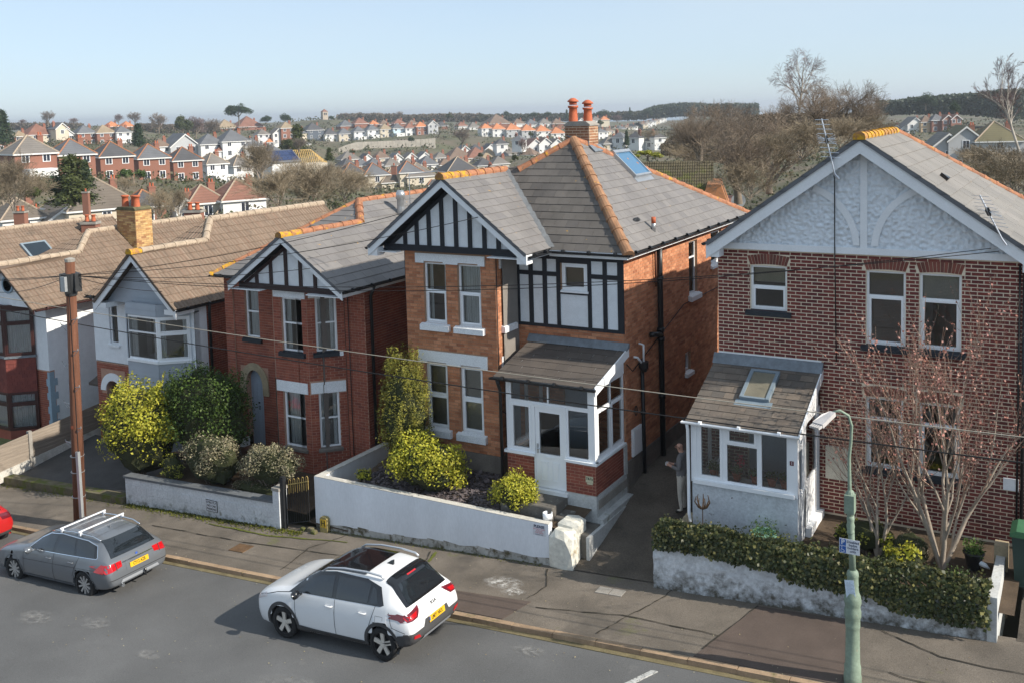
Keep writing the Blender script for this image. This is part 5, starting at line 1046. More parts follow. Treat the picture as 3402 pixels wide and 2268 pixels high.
mb = MB(); FA.box(mb, -10.84, -10.52, .97, 1.21, .001, .004); sg = mb.build('parking_notice', M['noticew'], WA); tag(sg, 'small notice on the wall end headed PLEASE')
text_mesh('PLEASE', .085, 'lettering', M['navy'], sg, FA, -10.68, 1.175, .0045, bold=.003)
for i, s in enumerate(('DO NOT PARK', 'ACROSS', 'THE DRIVE')): text_mesh(s, .045, 'lettering', M['pinkred'], sg, FA, -10.68, 1.115-i*.042, .0045)
text_mesh('THANK YOU', .035, 'lettering', M['navy'], sg, FA, -10.68, .99, .0045)
# painted stones, drain pipe, steps at the end of the white wall
def rock(name, c, s, mat, label, seed, cat='stone', parent=None, **k):
    bm = bmesh.new(); bmesh.ops.create_icosphere(bm, subdivisions=2, radius=1); 
    for v in bm.verts:
        q = v.co.copy(); d = 1+.28*noise.noise(q*1.1+Vector((seed*3.7, 0, 0))); v.co = Vector((max(-.66, min(.66, q.x*d))*s[0]*1.15, max(-.66, min(.66, q.y*d))*s[1]*1.15, max(-.7, min(.7, q.z*d))*s[2]*1.1))
    me = bpy.data.meshes.new(name); bm.to_mesh(me); bm.free(); me.materials.append(mat); return link(name, me, parent, c, label, cat, **k)
rock('rock', (-10.08, 19.62, 1.08), (.34, .34, .3), M['whitestone'], 'upper white painted rock beside the steps', 1); rock('rock', (-10.12, 19.33, .70), (.40, .34, .62), M['whitestone'], 'tall white painted rock at the driveway corner', 2)
mb = MB(); mb.lathe([(.095, .9), (.095, 1.28), (.115, 1.28), (.115, 1.42), (.095, 1.42), (.09, 1.2)], (-10.6, 19.42, 0), 16); mb.build('drain_pipe', M['upvc'], None, True, label='open white plastic pipe standing behind the white wall end', cat='pipe')
ST = thing('entrance_steps', 'worn concrete steps from driveway up to the porch door', 'steps')
for nm, q in (('landing', (-11.9, -10.52, 19.5, 20.3, .9, 1.5)), ('step', (-10.52, -10.18, 19.55, 20.29, .7, 1.28)), ('step', (-10.18, -9.66, 19.5, 20.24, .45, 1.02))):
    mb = MB(); mb.box(*q); o = mb.build(nm, M['stepconc'], ST); bv = o.modifiers.new('b', 'BEVEL'); bv.width = .03; bv.segments = 2
mb = MB(); mb.box(-9.66, -9.58, 19.45, 21.9, .4, 1.0); mb.build('step_cheek', M['wallcope'], ST)
# hydrant marker
HM = thing('hydrant_marker', 'yellow hydrant marker post lettered H at the white wall', 'marker', )
mb = MB(); mb.prism([(-17.04, 19.02, -.25), (-16.8, 19.02, -.25), (-16.8, 19.02, .24), (-16.85, 19.02, .29), (-16.99, 19.02, .29), (-17.04, 19.02, .24)], (0, .11, 0)); mb.build('marker_post', M['hydrant'], HM); FH = front(19.02)
mb = MB(); FH.box(mb, -17.01, -16.83, .02, .23, 0, .012); pl = mb.build('marker_plate', M['hydyellow'], HM); text_mesh('H', .2, 'lettering', M['gutter'], pl, FH, -16.92, .125, .0125, bold=.002); rebase(HM, (-16.9, 19.05, -.2))
for i, (x, y, s) in enumerate(((-17.3, 18.98, .13), (-17.12, 18.88, .1), (-17.55, 18.95, .09))): rock('rubble_stone', (x, y, pave_z(x, y)+.03), (s, s*.8, s*.8), M['mossstone'], ('largest mossy stone beside the hydrant marker', 'mossy stone nearest the hydrant marker foot', 'small mossy stone below the iron gate')[i], 9+i)
# neighbour's mossy wall
WB = thing('front_wall', 'mossy off-white block wall in front of the red brick house', 'wall')
mb = MB(); mb.prism([(-24.25, 18.85, -.85), (-18.42, 18.85, -.5), (-18.42, 18.85, .47), (-24.25, 18.85, .2)], (0, .2, 0)); mb.build('wall_body', M['wallB'], WB)
for c in range(4):                                        # block faces
    x = -24.22+(c % 2)*.22; 
    while x < -18.5:
        x1 = min(x+.435, -18.43); zl = lambda q: -.66+(q+24.25)*.048+c*.222; mb = MB(); top = .2+(x+24.25)*.046
        if zl(x)+.21 < top+.02:
            mb.prism([(x, 18.85, zl(x)), (x1-.012, 18.85, zl(x1)), (x1-.012, 18.85, zl(x1)+.21), (x, 18.85, zl(x)+.21)], (0, -.006-rnd.uniform(0, .005), 0)); mb.build('block', M['wallB'], WB)
        x += .445
mb = MB(); mb.prism([(-24.28, 18.8, .2), (-18.42, 18.8, .47), (-18.42, 18.8, .53), (-24.28, 18.8, .26)], (0, .3, 0)); mb.build('coping', M['slatecope'], WB)
mb = MB(); mb.box(-18.42, -18.2, 18.8, 19.1, -.6, .82); mb.build('gate_pier', M['wallB'], WB); mb = MB(); mb.box(-18.44, -18.18, 18.78, 19.12, .82, .9); mb.build('pier_cap', M['concrete'], WB)
FB = front(18.83); mb = MB(); FB.box(mb, -20.91, -20.52, -.16, .13, .001, .012); fr_b = MB(); FB.box(fr_b, -20.925, -20.505, -.175, .145, .0, .008); fr_b.build('notice_border', M['gutter'], WB); sg = mb.build('parking_notice', M['noticew'], WB); tag(sg, 'square white notice reading STRICTLY NO CAR PARKING')
for i, s in enumerate(('STRICTLY', 'NO CAR', 'PARKING')): text_mesh(s, .085, 'lettering', M['gutter'], sg, FB, -20.715, .075-i*.09, .0125, bold=.002)
GT = thing('iron_gate', 'small hooped iron gate in peeling yellow between two walls', 'gate')
mb = MB(); mb.box(-18.19, -18.08, 18.84, 18.96, -.6, 1.2); mb.build('gate_post', M['ironblk'], GT)
mb = MB(); mb.tube([(-18.03, 18.95, .98), (-17.3, 18.95, 1.2)], .014, 6); mb.build('gate_rail', M['gateyellow'], GT); mb = MB(); mb.tube([(-18.03, 18.95, -.05), (-17.3, 18.95, .15)], .014, 6); mb.build('gate_rail', M['ironblk'], GT)
for i in range(5):
    x = -17.98+i*.15; z = .98+(x+18.03)*.3; mb = MB()
    mb.tube([(x, 18.95, z-.25), (x, 18.95, z+.08)]+[(x+.035-.035*math.cos(t), 18.95, z+.1+.05*math.sin(t)) for t in [k*math.pi/6 for k in range(7)]]+[(x+.07, 18.95, z+.08), (x+.07, 18.95, z-.2)], .0085, 5); mb.build('gate_hoop', M['gateyellow'], GT); mb = MB(); mb.tube([(x, 18.95, z-.25), (x, 18.95, z-1.05)], .008, 5); mb.build('gate_bar', M['ironblk'], GT); mb = MB(); mb.tube([(x+.07, 18.95, z-.2), (x+.07, 18.95, z-1.03)], .008, 5); mb.build('gate_bar', M['ironblk'], GT)
rebase(GT, (-17.7, 18.95, -.3))
mb = MB(); 
PG = thing('side_gate', 'brown timber gate closing the gap beside the red brick house', 'gate')
for i in range(8): mb = MB(); mb.box(-17.47+i*.155, -17.325+i*.155, 22.7, 22.74, .4, 2.3); mb.build('gate_board', M['wood'], PG)
mb = MB(); mb.box(-17.48, -16.22, 22.66, 22.78, 2.3, 2.5); mb.build('gate_head', M['gatedark'], PG)
# ivy wall on the right
WD = slopewall('front_wall', -7.85, -1.52, 18.95, 19.15, 1.58, 1.52, M['wallrough'], 'rough grimy white garden wall overgrown with ivy', cope=M['wallcope'], ch=.17, ov=.0)
mb = MB(); nx, nz = 150, 24; idx = lambda i, j: j*(nx+1)+i
for j in range(nz+1):
    for i in range(nx+1):
        x = -7.85+6.33*i/nx; zb = pave_z(x, 18.95)-.05; z = zb+(1.40-zb)*j/nz; e = min(1, (nz-j)/2); mb.v.append((x, 18.945-e*(.012+.03*noise.noise((x*9, z*9, 2))+.022*noise.noise((x*19, z*19, 4))), z))
for j in range(nz):
    for i in range(nx): mb.f.append((idx(i, j), idx(i+1, j), idx(i+1, j+1), idx(i, j+1))); mb.m.append(0)
mb.build('roughcast', M['wallrough'], WD, True)
mb = MB(); mb.box(-1.52, -1.36, 18.93, 21.0, .4, 1.72); mb.build('return_wall', M['wallcope'], WD); mb = MB(); mb.box(-1.56, -1.32, 20.78, 21.06, .5, 1.92); mb.build('gate_pier', M['sandstone'], WD)
WS = thing('low_stone_wall', 'short lichen covered stone wall beside the driveway and glazed porch', 'wall')
for i in range(9):
    for k in range(3): rock('stone', (-7.62+rnd.uniform(-.02, .02), 19.25+i*.17, 1.0+k*.2), (.16, .12, .13), M['lichenstone'], None, i*3+k, None, WS)
rebase(WS, (-7.6, 19.9, .9))
# bin at the right edge
BN = thing('wheelie_bin', 'green lidded wheelie bin by the white gate pier', 'bin')
mb = MB(); mb.prism([(-1.18, 20.5, 1.3), (-.7, 20.5, 1.3), (-.62, 20.42, 2.3), (-1.24, 20.42, 2.3)], (0, .5, 0)); mb.build('body', M['bin'], BN); mb = MB(); mb.prism([(-1.27, 20.36, 2.3), (-.59, 20.36, 2.3), (-.59, 20.36, 2.36), (-.7, 20.36, 2.42), (-1.16, 20.36, 2.42), (-1.27, 20.36, 2.36)], (0, .66, 0)); mb.build('lid', M['binlid'], BN)
for x in (-1.2, -.68): mb = MB(); mb.lathe([(.1, -.03), (.1, .03)], (x, 20.95, 1.32), 14, 'x'); mb.build('wheel', M['gutter'], BN)
rebase(BN, (-.9, 20.7, 1.3))
# fence between two drives
FN = thing('timber_fence', 'weathered horizontal board fence with concrete post beside the tarmac drive', 'fence'); xf = -30.0
def fz(y): return -.62+(y-18.6)*.1
for y in (17.9, 19.75, 21.6, 23.4): mb = MB(); mb.box(xf-.06, xf+.06, y-.06, y+.06, fz(y)-.3, fz(y)+1.02); mb.build('fence_post', M['concrete'], FN)
for ya, yb in ((17.96, 19.69), (19.81, 21.54), (21.66, 23.34)):
    for k in range(7): mb = MB(); mb.prism([(xf-.02, ya, fz(ya)+.1+k*.12), (xf-.02, yb, fz(yb)+.1+k*.12), (xf+.015, yb, fz(yb)+.235+k*.12), (xf+.015, ya, fz(ya)+.235+k*.12)], (.014, 0, 0)); mb.build('fence_board', M['fence'], FN)
    mb = MB(); mb.prism([(xf-.03, ya, fz(ya)-.25), (xf-.03, yb, fz(yb)-.25), (xf-.03, yb, fz(yb)+.1), (xf-.03, ya, fz(ya)+.1)], (.06, 0, 0)); mb.build('gravel_board', M['walltop'], FN)
rebase(FN, (xf, 20, -.5))
mb = MB(); mb.prism([(-46, 18.75, pave_z(-46, 18.75)-.2), (-24.3, 18.75, pave_z(-24.3, 18.75)-.2), (-24.3, 18.75, pave_z(-24.3, 18.75)+.2), (-30, 18.75, pave_z(-30, 18.75)+.26), (-46, 18.75, pave_z(-46, 18.75)+.3)], (0, .35, 0)); mb.build('retaining_edge', M['mossstone'], None, label='low mossy retaining edge along the back of the pavement at the drive', cat='wall')
# ---------------------------------------------------------------- lamp post with parking sign
LP = thing('street_lamp', 'green cast iron lamp post with grey lantern on a curved arm', 'street lamp'); lx, ly = -3.4, 16.85; z0 = pave_z(lx, ly)
mb = MB(); mb.lathe([(r*.62, z) for r, z in ((.24, -.1), (.24, .12), (.225, .14), (.225, .28), (.2, .32), (.185, .9), (.19, .95), (.205, .98), (.2, 1.02), (.2, 1.12), (.225, 1.15), (.23, 1.25), (.205, 1.3), (.205, 1.34), (.235, 1.4), (.22, 1.5), (.165, 1.58), (.15, 1.68), (.16, 1.71), (.15, 1.76), (.15, 1.84), (.165, 1.86), (.15, 1.92), (.1, 1.96))], (lx, ly, z0), 10); mb.build('base', M['lampgreen'], LP, True)
mb = MB(); mb.tube([(lx, ly, z0+1.9), (lx-.035, ly, 3.65)], [.056, .05], 12); mb.build('column', M['lampgreen'], LP, True)
mb = MB(); mb.tube([(lx-.03, ly, 3.6), (lx-.05, ly, 4.0), (lx-.06, ly, 4.6), (lx-.03, ly, 4.9), (lx-.02, ly, 5.15), (lx-.06, ly-.05, 5.33), (lx-.18, ly-.12, 5.42), (lx-.28, ly-.18, 5.40)], [.04, .034, .026, .025, .025, .023, .022, .022], 10); mb.build('arm', M['lampgreen'], LP, True)
mb = MB(); mb.lathe([(.06, 3.62), (.08, 3.68), (.08, 3.98), (.06, 4.03), (.03, 4.06)], (lx-.04, ly, 0), 10); mb.box(lx-.12, lx+.04, ly-.11, ly+.05, 3.68, 3.99); mb.build('control_box', M['lampgreen'], LP)
mb = MB(); mb.lathe([(.055, 3.3), (.065, 3.33), (.055, 3.36), (.07, 3.44), (.055, 3.5), (.065, 3.55), (.06, 3.62)], (lx-.035, ly, 0), 14); mb.build('collar', M['lampgreen'], LP, True)
hd = Vector((lx-.28, ly-.18, 5.38)); dv = Vector((-.35, -.8, -.22)).normalized(); sd = dv.cross(Vector((0, 0, 1))).normalized(); upv = sd.cross(dv); mb = MB()
mb.prism([hd-sd*.05+upv*.03, hd+sd*.05+upv*.03, hd+dv*.18+sd*.09+upv*.045, hd+dv*.42+sd*.1+upv*.02, hd+dv*.42-sd*.1+upv*.02, hd+dv*.18-sd*.09+upv*.045], -upv*.07); hdo = mb.build('lantern', M['lampgrey'], LP)
for i in range(5): mb = MB(); c = hd+dv*.46+sd*(-.08+i*.04); mb.obox(c-upv*.015, dv*.06, sd*.012, upv*.02); mb.build('fin', M['lampgrey'], hdo)
SF = front(16.76); mb = MB(); SF.box(mb, -3.6, -3.27, 2.99, 3.24, 0, .006); sn = mb.build('parking_sign', M['signw'], LP); tag(sn, 'white and blue disabled badge holders parking sign')
for b0, b1 in ((3.12, 3.232), (2.998, 3.11)): mb = MB(); SF.box(mb, -3.592, -3.49, b0, b1, .006, .0075); q = mb.build('blue_panel', M['signblue'], sn)
text_mesh('P', .115, 'lettering', M['signw'], sn, SF, -3.541, 3.176, .008, bold=.003)
mb = MB(); cx, cz = -3.545, 3.045; mb.tube([SF.p(cx+.028*math.cos(t), cz-.008+.028*math.sin(t), .008) for t in [2.0+i*.45 for i in range(11)]], .004, 4); mb.tube([SF.p(cx-.012, cz+.035, .008), SF.p(cx-.01, cz+.005, .008), SF.p(cx+.018, cz+.003, .008), SF.p(cx+.034, cz-.03, .008)], .005, 4); mb.lathe([(.009, 0), (.009, .002)], SF.p(cx-.012, cz+.048, .008), 8, 'y'); mb.build('wheelchair_symbol', M['signw'], sn)
for i, s in enumerate(('Disabled', 'badge', 'holders', 'only')): text_mesh(s, .057, 'lettering', M['navy'], sn, SF, -3.378, 3.195-i*.052, .0065, bold=.001)
mb = MB(); mb.box(-3.5, -3.36, 16.76, 16.82, 3.05, 3.08); mb.box(-3.5, -3.36, 16.76, 16.82, 3.15, 3.18); mb.build('sign_bracket', M['steel'], LP)
PF = Fr((-3.4, 16.755, 2.2), (.98, .05, .12), (-.12, 0, .99), (0, -1, 0)); mb = MB(); PF.box(mb, -.075, .075, 0, .34, 0, .004); pp = mb.build('paper_notice', M['paper'], LP)
for i in range(11): mb = MB(); PF.box(mb, -.058, .02+.03*((i*7) % 3), .29-i*.022, .296-i*.022, .004, .0045); mb.build('text_line', M['greytext'], pp)
rebase(LP, (lx, ly, z0))
# ---------------------------------------------------------------- telegraph pole and wires
TP = thing('telegraph_pole', 'brown wooden telegraph pole with climbing steps and cable box', 'pole'); px, py = -23.85, 17.2; pz = pave_z(px, py); top = 6.85
mb = MB(); mb.tube([(px-.28, py, pz-.3), (px-.15, py, 2), (px+.02, py, top)], [.17, .155, .125], 14); mb.build('shaft', M['pole'], TP, True)
mb = MB(); mb.lathe([(.13, top-.08), (.14, top), (.05, top+.03)], (px+.02, py, 0), 12); mb.build('pole_cap', M['concrete'], TP)
def ppx(z): return px-.28+.3*(z-pz)/(top-pz)
for i, (z, s) in enumerate(((5.0, -1), (4.35, 1), (3.95, -1), (3.35, 1), (2.85, -1), (2.2, 1), (1.75, -1), (5.2, 1))):
    mb = MB(); x = ppx(z); mb.tube([(x+s*.1, py-.08, z), (x+s*.34, py-.1, z+.05), (x+s*.34, py-.1, z+.1)], .012, 5); mb.tube([(x+s*.34, py-.1, z+.05), (x+s*.14, py-.09, z-.12)], .008, 4); mb.build('climbing_step', M['steel'], TP)
mb = MB()
for k in range(6):
    an = k*1.05; mb.obox((ppx(6.2)+.2*math.cos(an), py+.2*math.sin(an), 6.22-.04*(k % 2)), (.07*math.cos(an), .07*math.sin(an), 0), (-.06*math.sin(an), .06*math.cos(an), 0), (0, 0, .24))
mb.lathe([(.15, 5.85), (.24, 6.45)], (ppx(6.2), py, 0), 12); mb.build('cable_box', M['cablebox'], TP)
mb = MB(); mb.box(ppx(6.2)-.02, ppx(6.2)+.16, py-.3, py-.22, 6.0, 6.4); mb.build('terminal_box', M['steel'], TP)
mb = MB(); mb.box(px+.0, px+.1, py-.2, py-.12, pz-.1, 1.6); mb.build('cable_guard', M['steel'], TP); mb = MB(); mb.tube([(px+.06, py-.15, 1.6), (ppx(6)+.1, py-.13, 5.9)], .014, 5); mb.build('riser_cable', M['cable'], TP)
for z in (.25, .95, 1.4): mb = MB(); mb.lathe([(.185, z), (.185, z+.02)], (ppx(z), py, 0), 12); mb.build('pole_band', M['steel'], TP)
mb = MB(); mb.lathe([(.05, 0), (.05, .02)], (ppx(2.3)+.05, py-.17, 2.25), 12, 'y'); mb.build('pole_tag', M['terracotta'], TP)
rebase(TP, (px-.25, py, pz))
def wire(p0, p1, sag, label, r=.009, mat=None):
    p0, p1 = Vector(p0), Vector(p1); mb = MB(); n = 18; mb.tube([p0.lerp(p1, i/n)-Vector((0, 0, sag*4*(i/n)*(1-i/n))) for i in range(n+1)], r, 5); mb.build('overhead_wire', mat or M['cable'], None, True, label=label, cat='wire', group='overhead telephone wires')
hub = (ppx(6.4), py, 6.4)
for i, (q, s, lab) in enumerate((((-12.9, 20.5, 7.95), .25, 'overhead wire ending on the right barge board of the timbered gable'), ((-15.1, 20.5, 8.0), .22, 'overhead wire ending on the left slope of the timbered gable'), ((-1.6, 21.6, 7.5), .5, 'overhead wire reaching the lower end of the white gable board'),
    ((-1.75, 21.6, 7.55), .62, 'lower of two wires meeting at the end of the white gable'), ((-25.0, 21.2, 5.2), .1, 'short wire dropping to the grey boarded gable'), ((-18.3, 20.5, 6.4), .15, 'wire crossing the red brick gable board'), ((-40, 20.5, 5.2), .3, 'wire leaving the pole to the left edge'), ((-41, 18, 5.6), .3, 'second wire leaving the pole to the left edge'), ((-33.5, 21.2, 4.6), .15, 'thin wire slanting down to the tile hung house'))): wire(hub, q, s, lab)
wire((-30, 17.6, 5.2), (8, 17.4, 4.9), .35, 'lowest dark wire crossing in front of all the houses', .013); wire((-30, 17.9, 5.45), (8, 17.7, 5.2), .3, 'pale wire strung across the two middle houses', .01, M['cablepale'])
# ---------------------------------------------------------------- tv aerials
def aerial(base, top, label, bowtie):
    t = thing('tv_aerial', label, 'aerial'); b, q = Vector(base), Vector(top); mb = MB(); mb.tube([b+Vector((.08, .02, -.12)), b, q], .018, 6); mb.build('mast', M['metal'], t)
    d = (q-b).normalized(); bx = Vector((.72, -.69, 0)); n = 9
    for i in range(n):
        c = b+(q-b)*(.30+.68*i/(n-1)); w = .34-.1*(i/(n-1)); mb = MB(); mb.tube([c-bx*w, c+bx*w], .0065, 4); mb.build('element', M['metal'], t)
    c = b+(q-b)*.62; mb = MB(); 
    for s in (-1, 1):
        for k in range(-2, 3): mb.tube([c, c+bx*s*.34+d*(.05*k)], .004, 4)
    mb.build('dipole', M['metal'], t); mb = MB(); mb.obox(c, bx*.05, d*.05, Vector((0, 0, .04))); mb.build('junction', M['gutter'], t); rebase(t, base)
aerial((-4.72, 21.55, 9.0), (-4.98, 21.5, 10.15), 'tv aerial on the left slope of the white gable', 0); aerial((-1.55, 21.55, 7.75), (-1.95, 21.5, 8.6), 'tv aerial near the lower right end of the white gable', 1)
t = thing('tv_aerial', 'thin tv aerial bracket behind the timbered gable', 'aerial'); mb = MB(); mb.tube([(-15.15, 20.6, 8.0), (-15.2, 20.9, 8.05), (-15.2, 20.9, 8.95), (-14.6, 21.2, 9.0), (-14.6, 21.2, 8.75)], .014, 5); mb.build('mast', M['metal'], t)
M_ = None
M['barwhite'] = pm('silver_bar', (.66, .68, .72), .3, .02, 4, 0, fine=.01)
# ---------------------------------------------------------------- parked cars (local x runs from nose to tail)
def pchip(xs, ys, x):
    n = len(xs)
    if x <= xs[0]: return ys[0]
    if x >= xs[-1]: return ys[-1]
    i = max(k for k in range(n-1) if xs[k] <= x); h = xs[i+1]-xs[i]
    def sl(k): return (ys[k+1]-ys[k])/(xs[k+1]-xs[k])
    def dv(k):
        if k == 0: return sl(0)
        if k == n-1: return sl(n-2)
        a, b = sl(k-1), sl(k); return 0 if a*b <= 0 else 2*a*b/(a+b)
    t = (x-xs[i])/h; d0, d1 = dv(i), dv(i+1)
    return ys[i]*(2*t**3-3*t*t+1)+h*d0*(t**3-2*t*t+t)+ys[i+1]*(-2*t**3+3*t*t)+h*d1*(t**3-t*t)
def car(name, label, S, wheels, wr, paint, loc, rim, spokes, slope=.065, yaw=0):
    root = thing(name, label, 'car'); xs = [s[0] for s in S]; L = xs[-1]
    fx = sorted(set([round(L*i/90, 4) for i in range(91)]+[.03, .06, L-.03, L-.06, L-.015]+xs)); V = []; NP = 15
    for x in fx:
        zl, zb, zt, wl, wm, wb, wt = [pchip(xs, [s[k] for s in S], x) for k in range(1, 8)]; g = min(1, max(0, (zt-zb)/.3))
        half = [(0, zl), (wl*.88, zl), (wl*.97, zl+.03), (wl, zl+.1*(zb-zl)), (wm, zl+.38*(zb-zl)), (wm+.004, zl+.66*(zb-zl)), (wb+.012, zb-.05*(zb-zl)), (wb, zb)]
        for t in (.3, .62): half.append((wb+(wt-wb)*t**1.15, zb+(zt-.06*g-zb)*t))
        half += [(wt, zt-.07*g-.01*(1-g)), (wt*.93, zt-.03*g-.006*(1-g)), (wt*.72, zt-.008), (wt*.4, zt-.001), (0, zt)]
        V.append([(x, -y, z) for y, z in half]+[(x, y, z) for y, z in reversed(half[1:-1])])
    n = len(V[0]); mb = MB(); mb.v = [p for r in V for p in r]
    for i in range(len(fx)-1):
        for k in range(n):
            k2 = (k+1) % n; q = (i*n+k, i*n+k2, (i+1)*n+k2, (i+1)*n+k); mb.f.append(q[::-1]); mb.m.append(0)
    mb.f.append(tuple(range(n))); mb.m.append(0); mb.f.append(tuple(reversed(range((len(fx)-1)*n, len(fx)*n)))); mb.m.append(0)
    bvh = BVHTree.FromPolygons([Vector(v) for v in mb.v], mb.f)
    keep = []
    for f in mb.f:
        c = sum((Vector(mb.v[i]) for i in f), Vector())/len(f)
        if abs(c.y) > .42 and any(math.hypot(c.x-wx, c.z-wr) < wr+.045 for wx in wheels): continue
        keep.append(f)
    mb.f = keep; mb.m = [0]*len(keep); body = mb.build('body', paint, root, True); md = body.modifiers.new('s', 'SUBSURF'); md.levels = 0; md.render_levels = 1
    def cast(p, d, off):
        h = bvh.ray_cast(Vector(p), Vector(d))
        if h[0] is None: return None
        nn = h[1]; nn = nn if nn.dot(Vector(d)) < 0 else -nn; return h[0]+nn*off
    def decal(nm, poly, view, mat, off=.004, parent=root, step=.05, smooth=True):
        """outline drawn in the side (x,z), rear/front (y,z) or top (x,y) view and wrapped on the body"""
        bm = bmesh.new(); vs = []; m = len(poly)
        for i in range(m):
            a, b = Vector(poly[i]), Vector(poly[(i+1) % m]); k = max(1, int((b-a).length/step))
            for j in range(k): q = a.lerp(b, j/k); vs.append(bm.verts.new((q.x, q.y, 0)))
        fc = bm.faces.new(vs); bmesh.ops.triangulate(bm, faces=[fc])
        for _ in range(5):
            ed = [e for e in bm.edges if e.calc_length() > step*1.6 and not e.is_boundary]
            if not ed: break
            bmesh.ops.subdivide_edges(bm, edges=ed, cuts=1); bmesh.ops.triangulate(bm, faces=[f for f in bm.faces if len(f.verts) > 3])
        last = None
        for v in bm.verts:
            a, b = v.co.x, v.co.y
            p, d = {'l': ((a, -3, b), (0, 1, 0)), 'r': ((a, 3, b), (0, -1, 0)), 'b': ((L+2, a, b), (-1, 0, 0)), 'f': ((-2, a, b), (1, 0, 0)), 't': ((a, b, 4), (0, 0, -1))}[view]
            h = cast(p, d, off)
            if h is None: h = last or Vector((a, 0, b))
            v.co = h; last = h
        bmesh.ops.recalc_face_normals(bm, faces=bm.faces)
        me = bpy.data.meshes.new(nm); bm.to_mesh(me); bm.free(); me.materials.append(mat)
        if smooth: me.polygons.foreach_set('use_smooth', [True]*len(me.polygons))
        return link(nm, me, parent)
    def both(nm, poly, mat, **k): return decal(nm, poly, 'l', mat, **k), decal(nm, poly, 'r', mat, **k)
    def line(pts, view, w=.005, nm='panel_gap', mat=None, off=.003):
        for a, b in zip(pts, pts[1:]):
            a, b = Vector(a), Vector(b); d = (b-a).normalized(); s = Vector((-d.y, d.x))*w; decal(nm, [a+s, b+s, b-s, a-s], view, mat or M['gap'], off, step=.08)
    # wheels, arches
    for wx in wheels:
        for sgn in (-1, 1):
            wy = sgn*(pchip(xs, [s[5] for s in S], wx)-.115); w = _e('wheel', (wx, wy, wr), 0, root); o_ = sgn
            mb = MB(); mb.lathe([(wr*.72, -.1), (wr*.93, -.105), (wr, -.07), (wr, .07), (wr*.93, .105), (wr*.72, .1)], (0, 0, 0), 32, 'y', caps=False); mb.build('tyre', M['tyre'], w, True)
            mb = MB(); mb.lathe([(wr*.74, -.09), (wr*.72, .0), (.02, .0)], (0, 0, 0), 28, 'y', caps=False); y = sgn*.085
            mb.lathe([(wr*.66, y), (wr*.74, y), (wr*.74, y-sgn*.03), (wr*.66, y-sgn*.03), (wr*.66, y)], (0, 0, 0), 28, 'y', caps=False); mb.build('rim', M['rimdark'], w)
            mb = MB()
            for k in range(spokes):
                an = 2*math.pi*k/spokes+.3; e = Vector((math.cos(an), 0, math.sin(an))); q = Vector((-math.sin(an), 0, math.cos(an))); wd = .03 if spokes > 7 else .06
                mb.prism([e*.03-q*wd*.6+Vector((0, y*.9, 0)), e*.03+q*wd*.6+Vector((0, y*.9, 0)), e*wr*.7+q*wd*.75+Vector((0, y, 0)), e*wr*.7-q*wd*.75+Vector((0, y, 0))], (0, -sgn*.03, 0))
            mb.lathe([(.055, y*.85), (.05, y*1.02)], (0, 0, 0), 14, 'y'); mb.lathe([(wr*.68, y*.96), (wr*.73, y*1.0), (wr*.74, y*.9)], (0, 0, 0), 28, 'y', caps=False); mb.build('spokes', rim, w)
        for sgn in (-1, 1):
            mb = MB(); ys = pchip(xs, [s[5] for s in S], wx); n_ = 18; P = []
            for k in range(n_+1): t = math.pi*k/n_; P.append((wx-math.cos(t)*(wr+.05), wr+math.sin(t)*(wr+.05)))
            for (x0, z0), (x1, z1) in zip(P, P[1:]): mb.poly(((x0, sgn*(ys-.01), z0), (x1, sgn*(ys-.01), z1), (x1, sgn*.45, z1), (x0, sgn*.45, z0)))
            mb.poly([(x, sgn*.46, z) for x, z in P]); mb.build('wheel_arch', M['carcab'], root)
    def arch(wx, r0, r1, mat, nm='arch_trim', z0=.0):
        for sgn in (-1, 1):
            mb = MB(); n_ = 26; row = []
            for k in range(n_+1):
                t = R(-14+208*k/n_); pr = []
                for r in (r0, r1):
                    x, z = wx-math.cos(t)*r, wr+math.sin(t)*r; h = cast((x, sgn*3, z), (0, -sgn, 0), .008); pr.append(h if h and abs(h.y) > .4 else None)
                row.append(pr)
            ref = sgn*(pchip(xs, [s[5] for s in S], wx)+.008)
            for k, pr in enumerate(row):
                t = R(-14+208*k/n_)
                for j, r in enumerate((r0, r1)):
                    if pr[j] is None: pr[j] = Vector((wx-math.cos(t)*r, ref, max(wr+math.sin(t)*r, .2)))
            for a, b in zip(row, row[1:]):
                mb.poly((a[0], b[0], b[1], a[1])); i0, i1 = a[0]-Vector((0, sgn*.05, 0)), b[0]-Vector((0, sgn*.05, 0)); mb.poly((i0, i1, b[0], a[0]))
            mb.build(nm, mat, root, True)
    root.location = loc; root.rotation_euler = (0, -math.atan(slope), yaw)
    return root, decal, both, line, arch, cast, L
def plate(root, cast, txt, y, z, w, h, L, mat, tilt=.1):
    p = cast((L+2, y, z), (-1, 0, 0), .0); x = p.x+.012; f = Fr((x, y, z), (0, 1, 0), (-tilt, 0, 1), (1, 0, tilt)); mb = MB(); f.box(mb, -w/2, w/2, -h/2, h/2, 0, .012); mb.prism
    o = mb.build('number_plate', mat, root); t = text_mesh(txt, h*.92, 'lettering', M['gutter'], None, f, 0, 0, .0125, bold=.002, sx=.74); t.parent = root; return o
for k, v in dict(carwhite=((.74, .75, .76), .28, .6), cargrey=((.165, .18, .20), .3, .7), carred=((.42, .012, .012), .28, .7)).items():
    M[k] = pm(k, v[0], v[1], .015, 2, 0, fine=.0, spec=.5, coat=v[2], metal=.35 if k == 'cargrey' else 0)
M['carglass'] = pm('tinted_car_glass', (.012, .016, .02), .03, .03, 1, 0, fine=0, spec=.8, coat=.35)
